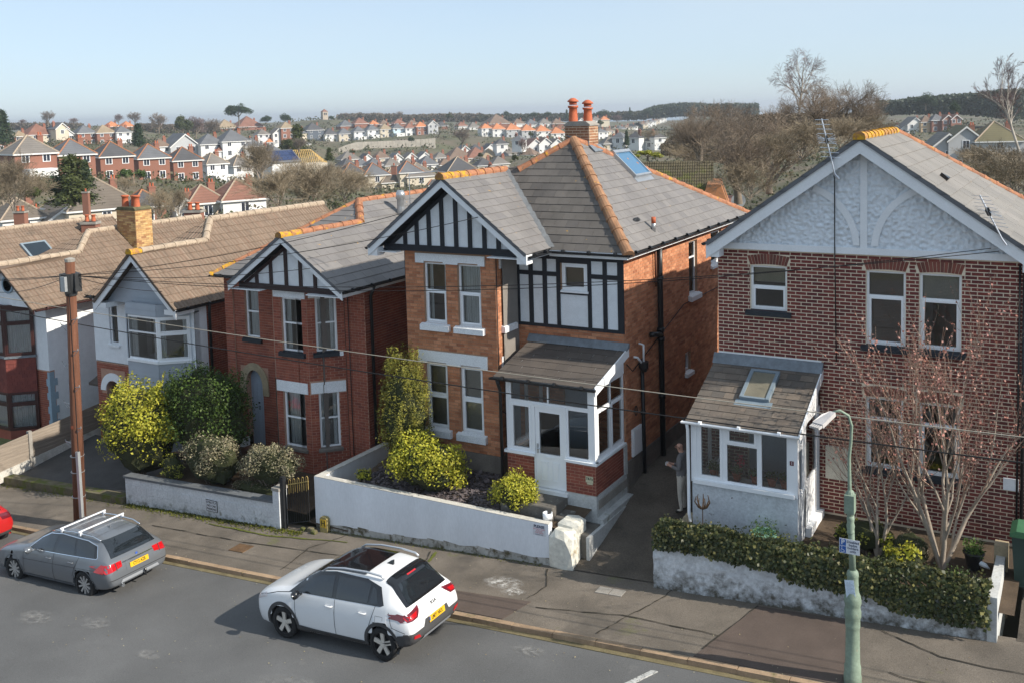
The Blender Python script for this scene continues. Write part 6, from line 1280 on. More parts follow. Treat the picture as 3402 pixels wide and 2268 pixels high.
M['carblack'] = pm('gloss_black', (.008, .009, .011), .12, .02, 2, 0, fine=0, coat=.8); M['cladding'] = pm('grey_plastic_cladding', (.06, .06, .062), .6, .1, 6, .1, 80); M['gap'] = pm('panel_gap', (.03, .03, .032), .8, 0, 3, fine=0)
M['tyre'] = pm('tyre_rubber', (.018, .018, .019), .85, .1, 6, .1, 60); M['rimdark'] = pm('rim_dark', (.03, .03, .032), .5, .1, 5); M['rimsilver'] = pm('rim_silver', (.45, .43, .41), .4, .05, 5, 0, metal=.25); M['rimbright'] = pm('rim_machined', (.62, .58, .52), .4, .05, 5, 0, metal=.2)
M['lightred'] = pm('red_lamp', (.45, .008, .012), .1, .1, 14, 0, fine=0, coat=.9); M['lightdark'] = pm('dark_red_lamp', (.13, .012, .02), .12, .1, 10, 0, fine=0, coat=.9); M['lightclear'] = pm('clear_lamp', (.55, .50, .50), .12, .1, 10, 0, fine=0, coat=.9); M['chrome'] = pm('chrome', (.65, .68, .72), .12, .02, 3, 0, metal=.95, fine=0); M['plate'] = pm('yellow_plate', (.72, .43, .02), .4, .02, 5, 0, fine=0); M['euro'] = pm('blue_band', (.05, .12, .45), .4, .02, 5, fine=0); M['satin'] = pm('satin_silver', (.50, .53, .57), .4, .03, 4, 0, metal=.5, fine=.02)
# white crossover -----------------------------------------------------------
SK = [(0, .34, .60, .64, .55, .60, .58, .48), (.05, .26, .70, .76, .70, .75, .72, .60), (.2, .21, .80, .88, .80, .845, .80, .68), (.55, .20, .88, .98, .84, .875, .83, .73), (1.0, .20, .93, 1.06, .845, .88, .84, .73), (1.2, .20, .95, 1.15, .845, .88, .835, .70), (1.5, .20, .965, 1.32, .845, .88, .83, .665), (1.85, .20, .975, 1.455, .845, .88, .83, .64), (2.3, .20, .985, 1.505, .845, .88, .83, .625), (2.9, .20, 1.0, 1.505, .845, .88, .825, .61), (3.3, .22, 1.02, 1.475, .845, .88, .82, .60), (3.55, .25, 1.03, 1.425, .84, .878, .815, .59), (3.72, .27, 1.02, 1.28, .83, .872, .80, .60), (3.88, .30, .99, 1.10, .81, .86, .785, .63), (3.98, .33, .95, 1.0, .79, .845, .77, .66), (4.07, .37, .88, .92, .75, .82, .74, .64), (4.12, .42, .78, .81, .70, .77, .70, .60), (4.14, .47, .68, .70, .62, .68, .62, .52)]
root, decal, both, line, arch, cast, L = car('compact_crossover_car', 'white compact crossover with black roof parked at the kerb', SK, (.84, 3.42), .325, M['carwhite'], (-14.92, 15.42, road_z(-14.92)), M['rimbright'], 5)
root.scale = (.975, 1, 1.02)
both('window_band', [(1.02, .965), (1.35, 1.0), (3.42, 1.03), (3.50, 1.06), (3.36, 1.33), (3.0, 1.43), (2.2, 1.455), (1.75, 1.40), (1.4, 1.24)], M['carblack'], off=.004)
both('side_window', [(1.28, 1.015), (2.2, 1.03), (2.2, 1.395), (1.85, 1.36), (1.55, 1.23)], M['carglass'], off=.008); both('side_window', [(2.30, 1.035), (3.10, 1.05), (3.12, 1.36), (2.8, 1.39), (2.30, 1.40)], M['carglass'], off=.008); both('side_window', [(3.15, 1.05), (3.36, 1.07), (3.27, 1.28), (3.17, 1.34)], M['carglass'], off=.008)
decal('windscreen', [(1.1, -.62), (1.1, .62), (1.75, .54), (1.75, -.54)], 't', M['carglass'], .006); decal('roof_panel', [(1.72, -.58), (1.72, .58), (2.92, .565), (2.92, -.565)], 't', M['carblack'], .005); decal('spoiler', [(3.42, -.57), (3.42, .57), (3.60, .56), (3.60, -.56)], 't', M['carblack'], .008)
decal('rear_window', [(-.66, 1.02), (.66, 1.02), (.58, 1.40), (-.58, 1.40)], 'b', M['carblack'], .006); decal('rear_glass', [(-.57, 1.05), (.57, 1.05), (.50, 1.35), (-.50, 1.35)], 'b', M['carglass'], .010); decal('brake_lamp', [(-.14, 1.385), (.14, 1.385), (.14, 1.405), (-.14, 1.405)], 'b', M['lightred'], .012)
for s in (-1, 1):
    decal('tail_lamp', [(s*.84, .93), (s*.40, .985), (s*.44, .93), (s*.56, .83), (s*.84, .81)] if s > 0 else [(s*.84, .93), (s*.84, .81), (s*.56, .83), (s*.44, .93), (s*.40, .985)], 'b', M['lightdark'], .008)
    decal('lamp_lens', [(s*.80, .90), (s*.52, .93), (s*.58, .86), (s*.80, .84)] if s > 0 else [(s*.80, .90), (s*.80, .84), (s*.58, .86), (s*.52, .93)], 'b', M['lightred'], .013)
    decal('rear_fog_lamp', [(s*.55, .47), (s*.74, .50), (s*.74, .56), (s*.6, .54)] if s > 0 else [(s*.55, .47), (s*.6, .54), (s*.74, .56), (s*.74, .50)], 'b', M['lightred'], .016)
both('tail_lamp', [(3.62, .86), (3.98, .83), (3.98, .93), (3.82, .955), (3.66, .89)], M['lightdark'], off=.007)
decal('rear_bumper', [(-.85, .3), (.85, .3), (.85, .60), (.42, .60), (.36, .72), (-.36, .72), (-.42, .60), (-.85, .60)], 'b', M['cladding'], .006); decal('skid_plate', [(-.52, .37), (.52, .37), (.44, .45), (-.44, .45)], 'b', M['satin'], .02)
both('bumper_side', [(3.78, .26), (4.06, .36), (4.06, .60), (3.82, .56), (3.78, .5)], M['cladding'], off=.008); both('sill_cladding', [(1.18, .19), (3.08, .19), (3.06, .33), (2.1, .32), (1.22, .36)], M['cladding'], off=.008)
for wx in (.84, 3.42): arch(wx, .365, .435, M['cladding'])
line([(1.22, .36), (1.20, .95)], 'l'); line([(2.25, .32), (2.27, 1.0)], 'l'); line([(3.02, .42), (3.16, .7), (3.3, 1.03)], 'l'); line([(1.22, .33), (3.03, .32)], 'l'); line([(3.62, .96), (3.70, .70), (4.0, .62)], 'l'); line([(.22, .80), (.7, .92), (1.05, .97)], 'l'); line([(3.3, .73), (3.48, .74), (3.48, .86), (3.3, .86), (3.3, .73)], 'l', .003)
for x in (2.12, 2.98):
    mb = MB(); p = cast((x, -3, .86), (0, 1, 0), .0); mb.tube([(x-.09, p.y, p.z), (x-.07, p.y-.035, p.z+.005), (x+.07, p.y-.035, p.z+.008), (x+.09, p.y, p.z+.008)], .016, 6); mb.build('door_handle', M['carwhite'], root, True)
for s in (-1, 1):
    mb = MB(); mb.lathe([(.02, -.09), (.075, -.06), (.085, .0), (.075, .06), (.02, .09)], (1.36, s*.98, 1.02), 12, 'y'); mb.box(1.33, 1.4, min(s*.82, s*.92), max(s*.82, s*.92), .97, 1.0); mb.build('door_mirror', M['carblack'], root, True)
    mb = MB(); mb.tube([(1.85, s*.60, 1.43), (1.98, s*.605, 1.50), (2.4, s*.60, 1.545), (2.95, s*.585, 1.545), (3.3, s*.575, 1.51), (3.38, s*.57, 1.46)], .02, 8); mb.build('roof_rail', M['satin'], root, True)
mb = MB(); mb.prism([(3.02, -.03, 1.5), (3.18, -.03, 1.485), (3.17, -.005, 1.57), (3.1, -.005, 1.55)], (0, .045, 0)); mb.build('aerial_fin', M['carblack'], root)
mb = MB(); mb.tube([(3.80, .0, 1.2), (3.83, .1, 1.17), (3.86, .38, 1.12)], .012, 5); mb.build('rear_wiper', M['carblack'], root)
plate(root, cast, 'LM71 NKX', 0, .665, .52, .115, L, M['plate']); mb = MB(); q = cast((L+2, -.24, .665), (-1, 0, 0), 0); mb.box(q.x+.024, q.x+.027, -.26, -.23, .61, .72); mb.build('plate_band', M['euro'], root)
p = cast((L+2, 0, .90), (-1, 0, 0), 0); f = Fr((p.x+.006, 0, .90), (0, 1, 0), (-.5, 0, 1), (1, 0, .5)); t = text_mesh('KIA', .085, 'badge', M['gutter'], None, f, 0, 0, .002, sx=1.35, extr=.003); t.parent = root
decal('headlamp', [(.12, .70), (.42, .80), (.40, .87), (.16, .80)], 'l', M['lightclear'], .008)
# grey estate ---------------------------------------------------------------
SB = [(0, .32, .52, .56, .52, .58, .55, .46), (.05, .25, .62, .68, .68, .73, .70, .58), (.25, .2, .72, .79, .80, .84, .79, .66), (.7, .19, .80, .88, .84, .88, .82, .70), (1.25, .19, .86, .97, .845, .89, .83, .72), (1.5, .19, .875, 1.06, .845, .89, .825, .69), (1.85, .19, .885, 1.24, .845, .89, .82, .63), (2.2, .19, .895, 1.36, .845, .89, .82, .60), (2.6, .19, .905, 1.40, .845, .89, .82, .59), (3.2, .19, .92, 1.395, .845, .89, .815, .575), (3.7, .2, .93, 1.355, .84, .885, .81, .565), (4.0, .22, .935, 1.29, .83, .88, .80, .555), (4.18, .24, .935, 1.16, .82, .872, .79, .57), (4.32, .27, .92, .98, .80, .86, .775, .64), (4.42, .30, .86, .90, .775, .84, .76, .66), (4.49, .34, .72, .75, .72, .79, .72, .62), (4.52, .40, .60, .62, .64, .70, .64, .54)]
kx = 4.42/4.52; SB = [(s[0]*kx,)+s[1:] for s in SB]
root, decal, both, line, arch, cast, L = car('estate_car', 'dark grey estate car with silver roof bars parked at the kerb', SB, (.84*kx, 3.58*kx), .325, M['cargrey'], (-23.72, 15.30, road_z(-23.72)-.1), M['rimsilver'], 10)
X = lambda P: [(a*kx, b) for a, b in P]
both('window_trim', X([(1.42, .90), (4.02, .955), (4.06, .99), (3.9, 1.20), (3.55, 1.28), (2.6, 1.335), (2.15, 1.30), (1.8, 1.17)]), M['chrome'], off=.004); both('window_band', X([(1.47, .915), (4.0, .967), (4.03, .99), (3.88, 1.19), (3.54, 1.265), (2.6, 1.32), (2.16, 1.285), (1.82, 1.155)]), M['carblack'], off=.006)
both('side_window', X([(1.62, .93), (2.42, .945), (2.46, 1.295), (2.15, 1.265), (1.85, 1.14)]), M['carglass'], off=.009); both('side_window', X([(2.52, .947), (3.25, .962), (3.12, 1.275), (2.56, 1.30)]), M['carglass'], off=.009); both('side_window', X([(3.32, .965), (3.95, .978), (3.84, 1.175), (3.52, 1.245), (3.2, 1.268)]), M['carglass'], off=.009)
decal('windscreen', [(1.4*kx, -.64), (1.4*kx, .64), (2.1*kx, .53), (2.1*kx, -.53)], 't', M['carglass'], .006); decal('roof_panel', [(2.5*kx, -.50), (2.5*kx, .50), (3.7*kx, .48), (3.7*kx, -.48)], 't', M['cargrey'], .004)
decal('rear_glass', [(-.62, .95), (.62, .95), (.52, 1.29), (-.52, 1.29)], 'b', M['carglass'], .007)
for s in (-1, 1):
    P = [(s*.85, .86), (s*.44, .86), (s*.46, .74), (s*.85, .68)]; decal('tail_lamp', P if s > 0 else P[::-1], 'b', M['lightred'], .008); P = [(s*.62, .86), (s*.60, .86), (s*.60, .70), (s*.62, .70)]; decal('lamp_divider', P if s > 0 else P[::-1], 'b', M['gap'], .012)
    mb = MB(); mb.tube([(2.2*kx, s*.585, 1.345), (2.35*kx, s*.59, 1.385), (3.0*kx, s*.58, 1.41), (3.7*kx, s*.565, 1.375), (3.95*kx, s*.555, 1.30)], .018, 8); mb.build('roof_rail', M['chrome'], root, True)
    mb = MB(); mb.lathe([(.02, -.09), (.07, -.06), (.08, .0), (.07, .06), (.02, .09)], (1.72*kx, s*.98, .96), 12, 'y'); mb.box(1.69*kx, 1.76*kx, min(s*.82, s*.92), max(s*.82, s*.92), .91, .94); mb.build('door_mirror', M['cargrey'], root, True)
both('tail_lamp', X([(4.0, .70), (4.34, .68), (4.34, .85), (4.22, .87)]), M['lightred'], off=.008)
for x in (2.55*kx, 3.25*kx): mb = MB(); mb.tube([(x, -.64, 1.45), (x, .64, 1.45)], .022, 6); mb.box(x-.03, x+.03, -.62, -.56, 1.36, 1.44); mb.box(x-.03, x+.03, .56, .62, 1.36, 1.44); mb.build('roof_bar', M['barwhite'], root)
decal('boot_trim', [(-.42, .80), (.42, .80), (.42, .825), (-.42, .825)], 'b', M['chrome'], .012); decal('plate_recess', [(-.36, .60), (.36, .60), (.36, .79), (-.36, .79)], 'b', M['cargrey'], .006); plate(root, cast, 'CY12 AZR', 0, .69, .52, .115, L, M['plate'])
decal('bumper_line', [(-.80, .50), (.80, .50), (.80, .515), (-.80, .515)], 'b', M['gap'], .006); decal('diffuser', [(-.55, .38), (.55, .38), (.5, .45), (-.5, .45)], 'b', M['satin'], .008)
p = cast((L+2, 0, .87), (-1, 0, 0), 0); mb = MB(); mb.lathe([(.042, 0), (.042, .008)], (p.x, 0, .87), 16, 'x'); bd = mb.build('badge', M['chrome'], root); mb = MB(); mb.lathe([(.032, .008), (.032, .011)], (p.x, 0, .87), 16, 'x'); mb.build('badge_centre', M['euro'], bd)
mb = MB(); mb.tube([(p.x-.15, .05, 1.0), (p.x-.17, -.3, 1.02)], .012, 5); mb.build('rear_wiper', M['carblack'], root)
mb = MB(); mb.tube([(L-.1, .1, .33), (L+.06, .1, .33), (L+.06, .1, .42)], .022, 6); mb.lathe([(.03, .42), (.035, .45), (.02, .48)], (L+.06, .1, 0), 10); mb.build('tow_ball', M['gutter'], root); mb = MB(); mb.lathe([(.045, 0), (.045, .1), (.035, .1)], (L-.12, -.48, .30), 12, 'x'); mb.build('exhaust', M['chrome'], root)
for wx in (.84*kx, 3.58*kx): arch(wx, .365, .385, M['cargrey'])
line(X([(1.3, .34), (1.32, .6), (1.28, .87)]), 'l'); line(X([(2.46, .26), (2.48, .93)]), 'l'); line(X([(3.2, .5), (3.32, .75), (3.42, .95)]), 'l'); line(X([(1.3, .3), (3.12, .3)]), 'l'); line(X([(1.3, .67), (4.0, .72)]), 'l', .003)
for x in (2.3*kx, 3.15*kx): mb = MB(); p = cast((x, -3, .8), (0, 1, 0), .0); mb.tube([(x-.09, p.y, p.z), (x-.07, p.y-.03, p.z+.003), (x+.07, p.y-.03, p.z+.006), (x+.09, p.y, p.z+.006)], .016, 6); mb.build('door_handle', M['cargrey'], root, True)
mb = MB(); mb.prism([(3.45*kx, -.02, 1.37), (3.58*kx, -.02, 1.365), (3.57*kx, -.003, 1.43)], (0, .035, 0)); mb.build('aerial_fin', M['cargrey'], root)
# red hatchback at the left edge ---------------------------------------------
SR_ = [(s[0]*4.1/4.14, s[1], s[2]*.96, s[3]*.96)+s[4:] for s in SK]
root, decal, both, line, arch, cast, L = car('hatchback_car', 'bright red hatchback cut off by the left edge', SR_, (.8, 3.4), .315, M['carred'], (-29.42, 15.28, road_z(-29.42)-.12), M['rimsilver'], 5)
both('side_window', [(1.28, .97), (3.36, 1.02), (3.2, 1.28), (2.8, 1.35), (1.85, 1.31), (1.5, 1.18)], M['carglass'], off=.008); decal('rear_glass', [(-.60, 1.0), (.60, 1.0), (.50, 1.31), (-.50, 1.31)], 'b', M['carglass'], .008)
for s in (-1, 1): P = [(s*.84, .92), (s*.46, .94), (s*.5, .80), (s*.84, .78)]; decal('tail_lamp', P if s > 0 else P[::-1], 'b', M['lightdark'], .009)
plate(root, cast, 'HN63 XWM', 0, .60, .52, .115, L, M['plate']); decal('rear_bumper', [(-.8, .38), (.8, .38), (.8, .47), (-.8, .47)], 'b', M['cladding'], .008)
for wx in (.8, 3.4): arch(wx, .355, .38, M['carred'])
# ---------------------------------------------------------------- shrubs and small trees by the street
def leaf(mb, p, s, rnd, out=None, asp=.55):
    d = Vector((rnd.gauss(0, 1), rnd.gauss(0, 1), rnd.gauss(0, 1)))
    if out is not None: d = d*.6+out
    d.normalize(); q = d.orthogonal().normalized(); q.rotate(Matrix.Rotation(rnd.uniform(0, 6.28), 3, d)); n = d.cross(q)
    L = s*rnd.uniform(.7, 1.25); mb.poly((p, p+q*L*.5+n*L*asp*.5, p+q*L, p+q*L*.5-n*L*asp*.5))
def lumps(c, rad, n, rnd, k=.38, flat=0):
    out = []
    for i in range(n):
        d = Vector((rnd.gauss(0, 1), rnd.gauss(0, 1), rnd.gauss(0, 1))).normalized()
        if d.z < -.35: d.z *= -.6
        t = rnd.uniform(.45, .85); out.append((Vector((c[0]+d.x*rad[0]*t, c[1]+d.y*rad[1]*t, c[2]+d.z*rad[2]*t)), min(rad)*k*rnd.uniform(.7, 1.35)))
    return out
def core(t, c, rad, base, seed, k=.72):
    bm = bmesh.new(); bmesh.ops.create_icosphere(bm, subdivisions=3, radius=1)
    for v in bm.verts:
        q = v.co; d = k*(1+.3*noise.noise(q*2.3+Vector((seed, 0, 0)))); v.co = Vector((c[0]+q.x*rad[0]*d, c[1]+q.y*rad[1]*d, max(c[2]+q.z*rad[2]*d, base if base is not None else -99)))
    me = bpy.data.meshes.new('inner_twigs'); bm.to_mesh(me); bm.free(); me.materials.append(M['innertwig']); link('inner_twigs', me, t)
def shrub(name, label, c, rad, mat, n, s, seed, nl=26, k=.4, stretch=1.0, base=None, stems=True, spikes=0, asp=.55, cat='shrub', stem_m=None, group=None):
    rnd = random.Random(seed); t = thing(name, label, cat, group=group); mb = MB(); L = lumps(c, rad, nl, rnd, k)
    for i in range(n):
        lc, lr = L[int(rnd.random()*len(L))]; d = Vector((rnd.gauss(0, 1), rnd.gauss(0, 1), rnd.gauss(0, 1))).normalized(); r = lr*(rnd.random()**.33)
        p = lc+Vector((d.x*r, d.y*r, d.z*r*stretch))
        if base is not None and p.z < base: continue
        leaf(mb, p, s, rnd, d, asp)
    for i in range(spikes):
        lc, lr = L[int(rnd.random()*len(L))]; d = Vector((rnd.gauss(0, .5), rnd.gauss(0, .5), 1)).normalized(); h = rnd.uniform(.15, .5)
        for j in range(int(h/.02)): leaf(mb, lc+Vector((0, 0, lr*.7))+d*(j*.02), s, rnd, None, asp)
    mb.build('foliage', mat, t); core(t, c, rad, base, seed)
    if stems:
        mb = MB(); b0 = base if base is not None else c[2]-rad[2]
        for i in range(9):
            e = L[int(rnd.random()*len(L))][0]; p0 = Vector((c[0]+rnd.uniform(-.1, .1), c[1]+rnd.uniform(-.1, .1), b0-.1)); m = p0.lerp(e, .5)+Vector((rnd.uniform(-.1, .1), rnd.uniform(-.1, .1), 0)); mb.tube([p0, m, e], [.025, .018, .006], 5)
        mb.build('stems', stem_m or M['bark'], t)
    rebase(t, (c[0], c[1], base if base is not None else c[2]-rad[2])); return t
shrub('golden_shrub', 'large loose yellow shrub at the corner of the tarmac drive', (-24.6, 19.7, 1.25), (1.75, .95, 1.6), M['gold'], 19000, .095, 11, 70, .5, base=-.15, spikes=60)
shrub('laurel_bush', 'tall dark green bush between the yellow shrub and arched door', (-22.3, 20.3, 1.85), (1.75, .85, 1.8), M['hedge'], 21000, .085, 12, 80, .5, base=.3, spikes=16)
shrub('variegated_shrub', 'grey-cream variegated bush behind the mossy wall', (-21.35, 19.55, .95), (1.2, .62, .95), M['varieg'], 9500, .06, 13, 34, .42, base=.15)
shrub('variegated_shrub', 'lower variegated bush beside the iron gate', (-19.15, 19.5, 1.15), (1.12, .52, .65), M['varieg'], 7500, .06, 14, 30, .5, base=.45)
shrub('scrubby_plant', 'thin brownish twiggy plant between the yellow and variegated bushes', (-22.75, 19.3, .55), (.45, .3, .5), M['gold2'], 700, .055, 15, 14, .4, base=.1)
shrub('low_shrub', 'dead leaf litter shrub under the variegated bushes', (-19.6, 19.35, .5), (1.1, .25, .22), M['scrub'], 1500, .045, 16, 24, .6, base=.3, stems=False)
shrub('golden_bush', 'large rounded golden bush behind the smooth white wall', (-14.15, 19.85, 1.8), (1.1, .66, .85), M['gold'], 13500, .075, 21, 50, .5, base=1.2)
shrub('golden_bush', 'smaller rounded golden bush by the porch steps', (-11.62, 19.75, 1.55), (.66, .46, .5), M['gold'], 6500, .06, 22, 32, .5, base=1.2)
shrub('small_plant', 'little yellow-green plant in the slate bed near the wall corner', (-16.05, 19.65, 1.33), (.27, .2, .17), M['gold'], 420, .07, 23, 10, .5, base=1.15)
shrub('small_plant', 'tiny green weed in the middle of the slate bed', (-15.4, 20.4, 1.42), (.16, .12, .08), M['plant'], 140, .06, 24, 6, .5, base=1.3, stems=False)
# golden yew column
def yew():
    rnd = random.Random(31); t = thing('columnar_yew', 'tall golden columnar yew beside the bay window', 'tree'); mb = MB(); c = Vector((-15.15, 20.3, 0))
    for i in range(420):
        a = rnd.uniform(0, 6.28); zt = rnd.uniform(1.5, 4.35); env = .74*math.sin(min(1, (zt-1.3)/1.1)*1.57)*(1-.55*max(0, (zt-2.9)/1.6)**1.6); rr = env*rnd.uniform(.55, 1.0); p = c+Vector((math.cos(a)*rr, math.sin(a)*rr*.85, zt-.1)); hh = rnd.uniform(.28, .5)
        for j in range(46):
            u = rnd.random(); w = .07*(1-u*.75); q = p+Vector((rnd.gauss(0, w), rnd.gauss(0, w), u*hh)); leaf(mb, q, .062, rnd, Vector((math.cos(a)*.5, math.sin(a)*.5, 1.2)), .36)
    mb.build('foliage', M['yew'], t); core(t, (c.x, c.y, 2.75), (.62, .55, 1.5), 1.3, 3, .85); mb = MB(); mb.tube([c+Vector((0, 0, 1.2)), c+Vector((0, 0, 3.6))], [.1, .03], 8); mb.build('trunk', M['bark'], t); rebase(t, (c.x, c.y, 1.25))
yew()
# ivy along the rough wall
def ivy():
    rnd = random.Random(41); t = thing('ivy_hedge', 'thick dark ivy hedge draped along the top of the rough wall', 'hedge'); mb = MB()
    for i in range(15000):
        x = rnd.uniform(-7.8, -1.5); hgt = .30+.14*noise.noise((x*1.3, 0, 0))+.08*noise.noise((x*4, 1, 0)); low = 1.42+.10*noise.noise((x*1.1, 5, 0))-(.16 if x > -5.2 else 0)-(.12 if x > -3.2 else 0)+.06*noise.noise((x*5, 7, 0))
        f = rnd.random()
        if f < .5: y = 18.90-.10*rnd.random()*math.sin(min(1, 1)*1.5); z = rnd.uniform(low, 1.62+hgt*.8); y += .12*max(0, (z-1.6)/.4); n = Vector((0, -1.2, .4))
        else: y = rnd.uniform(18.9, 19.5); z = 1.58+hgt*(1-((y-19.15)/.42)**2*.8)*rnd.uniform(.7, 1.0); n = Vector((0, -.3, 1.2))
        leaf(mb, Vector((x, y, z)), .075, rnd, n, .85)
    for i in range(70):
        x = rnd.uniform(-7.7, -1.6); p = Vector((x, 19.1, 1.85)); d = Vector((rnd.gauss(0, .3), rnd.gauss(-.2, .3), 1)).normalized()
        for j in range(9): leaf(mb, p+d*j*.03, .06, rnd, None, .8)
    mb.build('ivy_leaves', M['ivy'], t); mb = MB()
    for i in range(14): x = -7.6+i*.43; mb.tube([(x, 19.12, 1.4), (x+.1, 19.05, 1.65), (x+.2, 19.0, 1.8)], .015, 5)
    mb.build('stems', M['bark'], t); rebase(t, (-4.7, 19.1, 1.5))
ivy()
# ---------------------------------------------------------------- bare trees
def grow(seed, h, r0, nlev, kids, spread, up=.25, gravity=0., first=.25, shrink=.62, lean=(0, 0), wig=.12, tilt=.55, minr=.006, base_split=None):
    """returns trunk-and-limb mesh, twig mesh and tip points for a leafless tree standing at the origin"""
    rnd = random.Random(seed); tb, tw, tips = MB(), MB(), []
    def br(p, d, L, r, lev):
        ns = 5 if lev == 0 else 4 if lev < 3 else 3; pts = [p]; rs = [r]; q = p; dd = d.copy()
        for i in range(ns):
            dd = (dd+Vector((rnd.gauss(0, wig), rnd.gauss(0, wig), rnd.gauss(0, wig)+(up*.15 if lev else .05)-gravity*(lev/nlev)*.35))).normalized(); q = q+dd*(L/ns); pts.append(q); rs.append(max(minr, r*(1-.62*(i+1)/ns)))
        if lev >= nlev: tw.tube(pts, [max(minr*.8, a*.8) for a in rs], 3, False); tips.append(pts); return
        (tb if lev < 3 else tw).tube(pts, rs, (8, 6, 5, 4, 3, 3)[min(lev, 5)], False)
        k = kids[min(lev, len(kids)-1)]
        for j in range(k):
            t = first+(1-first)*(j+rnd.random())/k if lev == 0 else .2+.8*(j+rnd.random())/k; x = t*ns; i = min(ns-1, int(x)); pos = pts[i].lerp(pts[i+1], x-i); ax = (pts[i+1]-pts[i]).normalized(); o = ax.orthogonal().normalized(); o.rotate(Matrix.Rotation(rnd.uniform(0, 6.283), 3, ax)); an = spread*rnd.uniform(.65, 1.25); nd = (ax*math.cos(an)+o*math.sin(an)); nd.z += up*(.5 if lev < 2 else .2); nd.normalize(); br(pos, nd, L*shrink*rnd.uniform(.75, 1.2)*(1.1-.35*t if lev == 0 else 1), max(minr, rs[i]*.62), lev+1)
        if lev > 0: br(pts[-1], dd, L*shrink*.8, rs[-1], lev+1)
    if base_split:
        for k in range(base_split): a = 6.283*k/base_split+rnd.random(); d = Vector((math.cos(a)*tilt, math.sin(a)*tilt, 1)).normalized(); br(Vector((0, 0, 0)), d, h*.5, r0*.75, 1)
    else: br(Vector((0, 0, 0)), Vector((lean[0], lean[1], 1)).normalized(), h*.55, r0, 0)
    return tb, tw, tips
def tree_from(name, label, cat, meshes, loc, s=1, rz=0, group=None, sz=None):
    t = thing(name, label, cat, loc, rz, group); t.scale = (s, s, sz or s)
    for nm, me in meshes:
        o = bpy.data.objects.new(nm, me); col.objects.link(o); o.parent = t
    return t
for (x, y, seed, h, lab, k) in ((-3.62, 20.35, 51, 2.9, 'smaller leafless garden tree behind the lamp post', 5), (-2.45, 20.35, 52, 4.1, 'larger flowering garden tree with pink buds before the windows', 6)):
    tb, tw, tips = grow(seed, h*1.12, .075 if k == 6 else .06, 4, (k, 4, 3, 3), .55, .6, 0, .32, .74, wig=.1, minr=.0042, base_split=5 if k == 6 else 3, tilt=.36); t = thing('budding_tree', lab, 'tree', (x, y, 1.38)); tb.build('trunk', M['barkpale'], t, True); tw.build('twigs', M['twigtree'], t); rnd = random.Random(seed); mb = MB()
    for P in tips:
        for i in range(6 if k == 6 else 3):
            a = rnd.random()*(len(P)-1); q = P[int(a)].lerp(P[min(len(P)-1, int(a)+1)], a % 1)
            if rnd.random() < (.9 if k == 6 else .4): leaf(mb, q, .055, rnd, None, .8)
    mb.build('blossom', M['blossom'], t)
# garden plants and pots by the glazed porch
shrub('leafy_plant', 'yellow-green leafy plants at the foot of the smaller tree', (-3.9, 20.5, 1.75), (.75, .3, .4), M['gold2'], 900, .07, 61, 20, .4, base=1.4); shrub('leafy_plant', 'pale green leafy plant below the flowering tree', (-3.1, 19.75, 1.75), (.5, .25, .3), M['gold'], 700, .085, 62, 14, .5, base=1.4); shrub('dry_plant', 'dry brown stalks between the two garden trees', (-3.0, 20.3, 1.75), (.45, .3, .4), M['scrub'], 800, .06, 63, 14, .4, base=1.4, asp=.15)
def potplant(x, y, z, r, h, lab, pm_, lm, seed, n=260, octa=False):
    t = thing('potted_plant', lab, 'plant pot', (x, y, z)); mb = MB(); mb.lathe([(r*.62, 0), (r*.98, h), (r*1.08, h), (r*1.08, h*1.12), (r*.92, h*1.12), (r*.9, h*.95), (.01, h*.95)], (0, 0, 0), 8 if octa else 16, caps=False); mb.build('pot', pm_, t, not octa); rnd = random.Random(seed); mb = MB()
    for i in range(n): a, q = rnd.uniform(0, 6.28), r*1.15*math.sqrt(rnd.random()); leaf(mb, Vector((q*math.cos(a), q*math.sin(a), h*1.0+rnd.uniform(0, h*.85))), .05, rnd, Vector((0, 0, .6)))
    mb.build('foliage', lm, t); return t
potplant(-5.75, 19.75, 1.42, .26, .3, 'octagonal pale green tub of leaves before the porch', M['pot_green'], M['plant'], 71, octa=True); potplant(-5.4, 19.72, 1.38, .17, .22, 'dark green pot beside the octagonal tub', M['pot_dkgreen'], M['gold2'], 72, 160); potplant(-1.9, 20.6, 1.45, .18, .3, 'dark potted shrub at the right end of the garden', M['pot_dark'], M['plant'], 73, 420); potplant(-2.05, 19.5, 1.4, .17, .25, 'green pot near the flowering tree trunk', M['pot_green2'], M['plant'], 74, 120)
for i, (x, lab, n, m) in enumerate(((-7.0, 'bushy pot plant at the left of the porch windowsill', 380, 'plant'), (-6.5, 'pot of pale leaves with a red flower on the porch windowsill', 160, 'plant'), (-6.1, 'bright green pot plant in the middle of the porch windowsill', 300, 'plant'), (-5.75, 'spiky pot plant at the right of the porch windowsill', 140, 'plant'), (-5.48, 'low pot plant at the porch window corner', 200, 'plant'))):
    potplant(x, 20.38, 2.52, .11, .16, lab, M['terracotta'], M[m], 80+i, n)
mb = MB(); rnd = random.Random(4)
for i in range(40): leaf(mb, Vector((-6.42+rnd.gauss(0, .05), 20.33+rnd.gauss(0, .04), 2.95+rnd.gauss(0, .06))), .06, rnd, None, .9)
mb.build('red_flower', M['redflower'], None, label='crimson flower head behind the porch glass', cat='flower')
mb = MB(); mb.box(-7.25, -5.35, 20.24, 20.55, 2.46, 2.52); mb.build('window_shelf', M['white'], None, label='white shelf inside the glazed porch holding pot plants', cat='shelf')
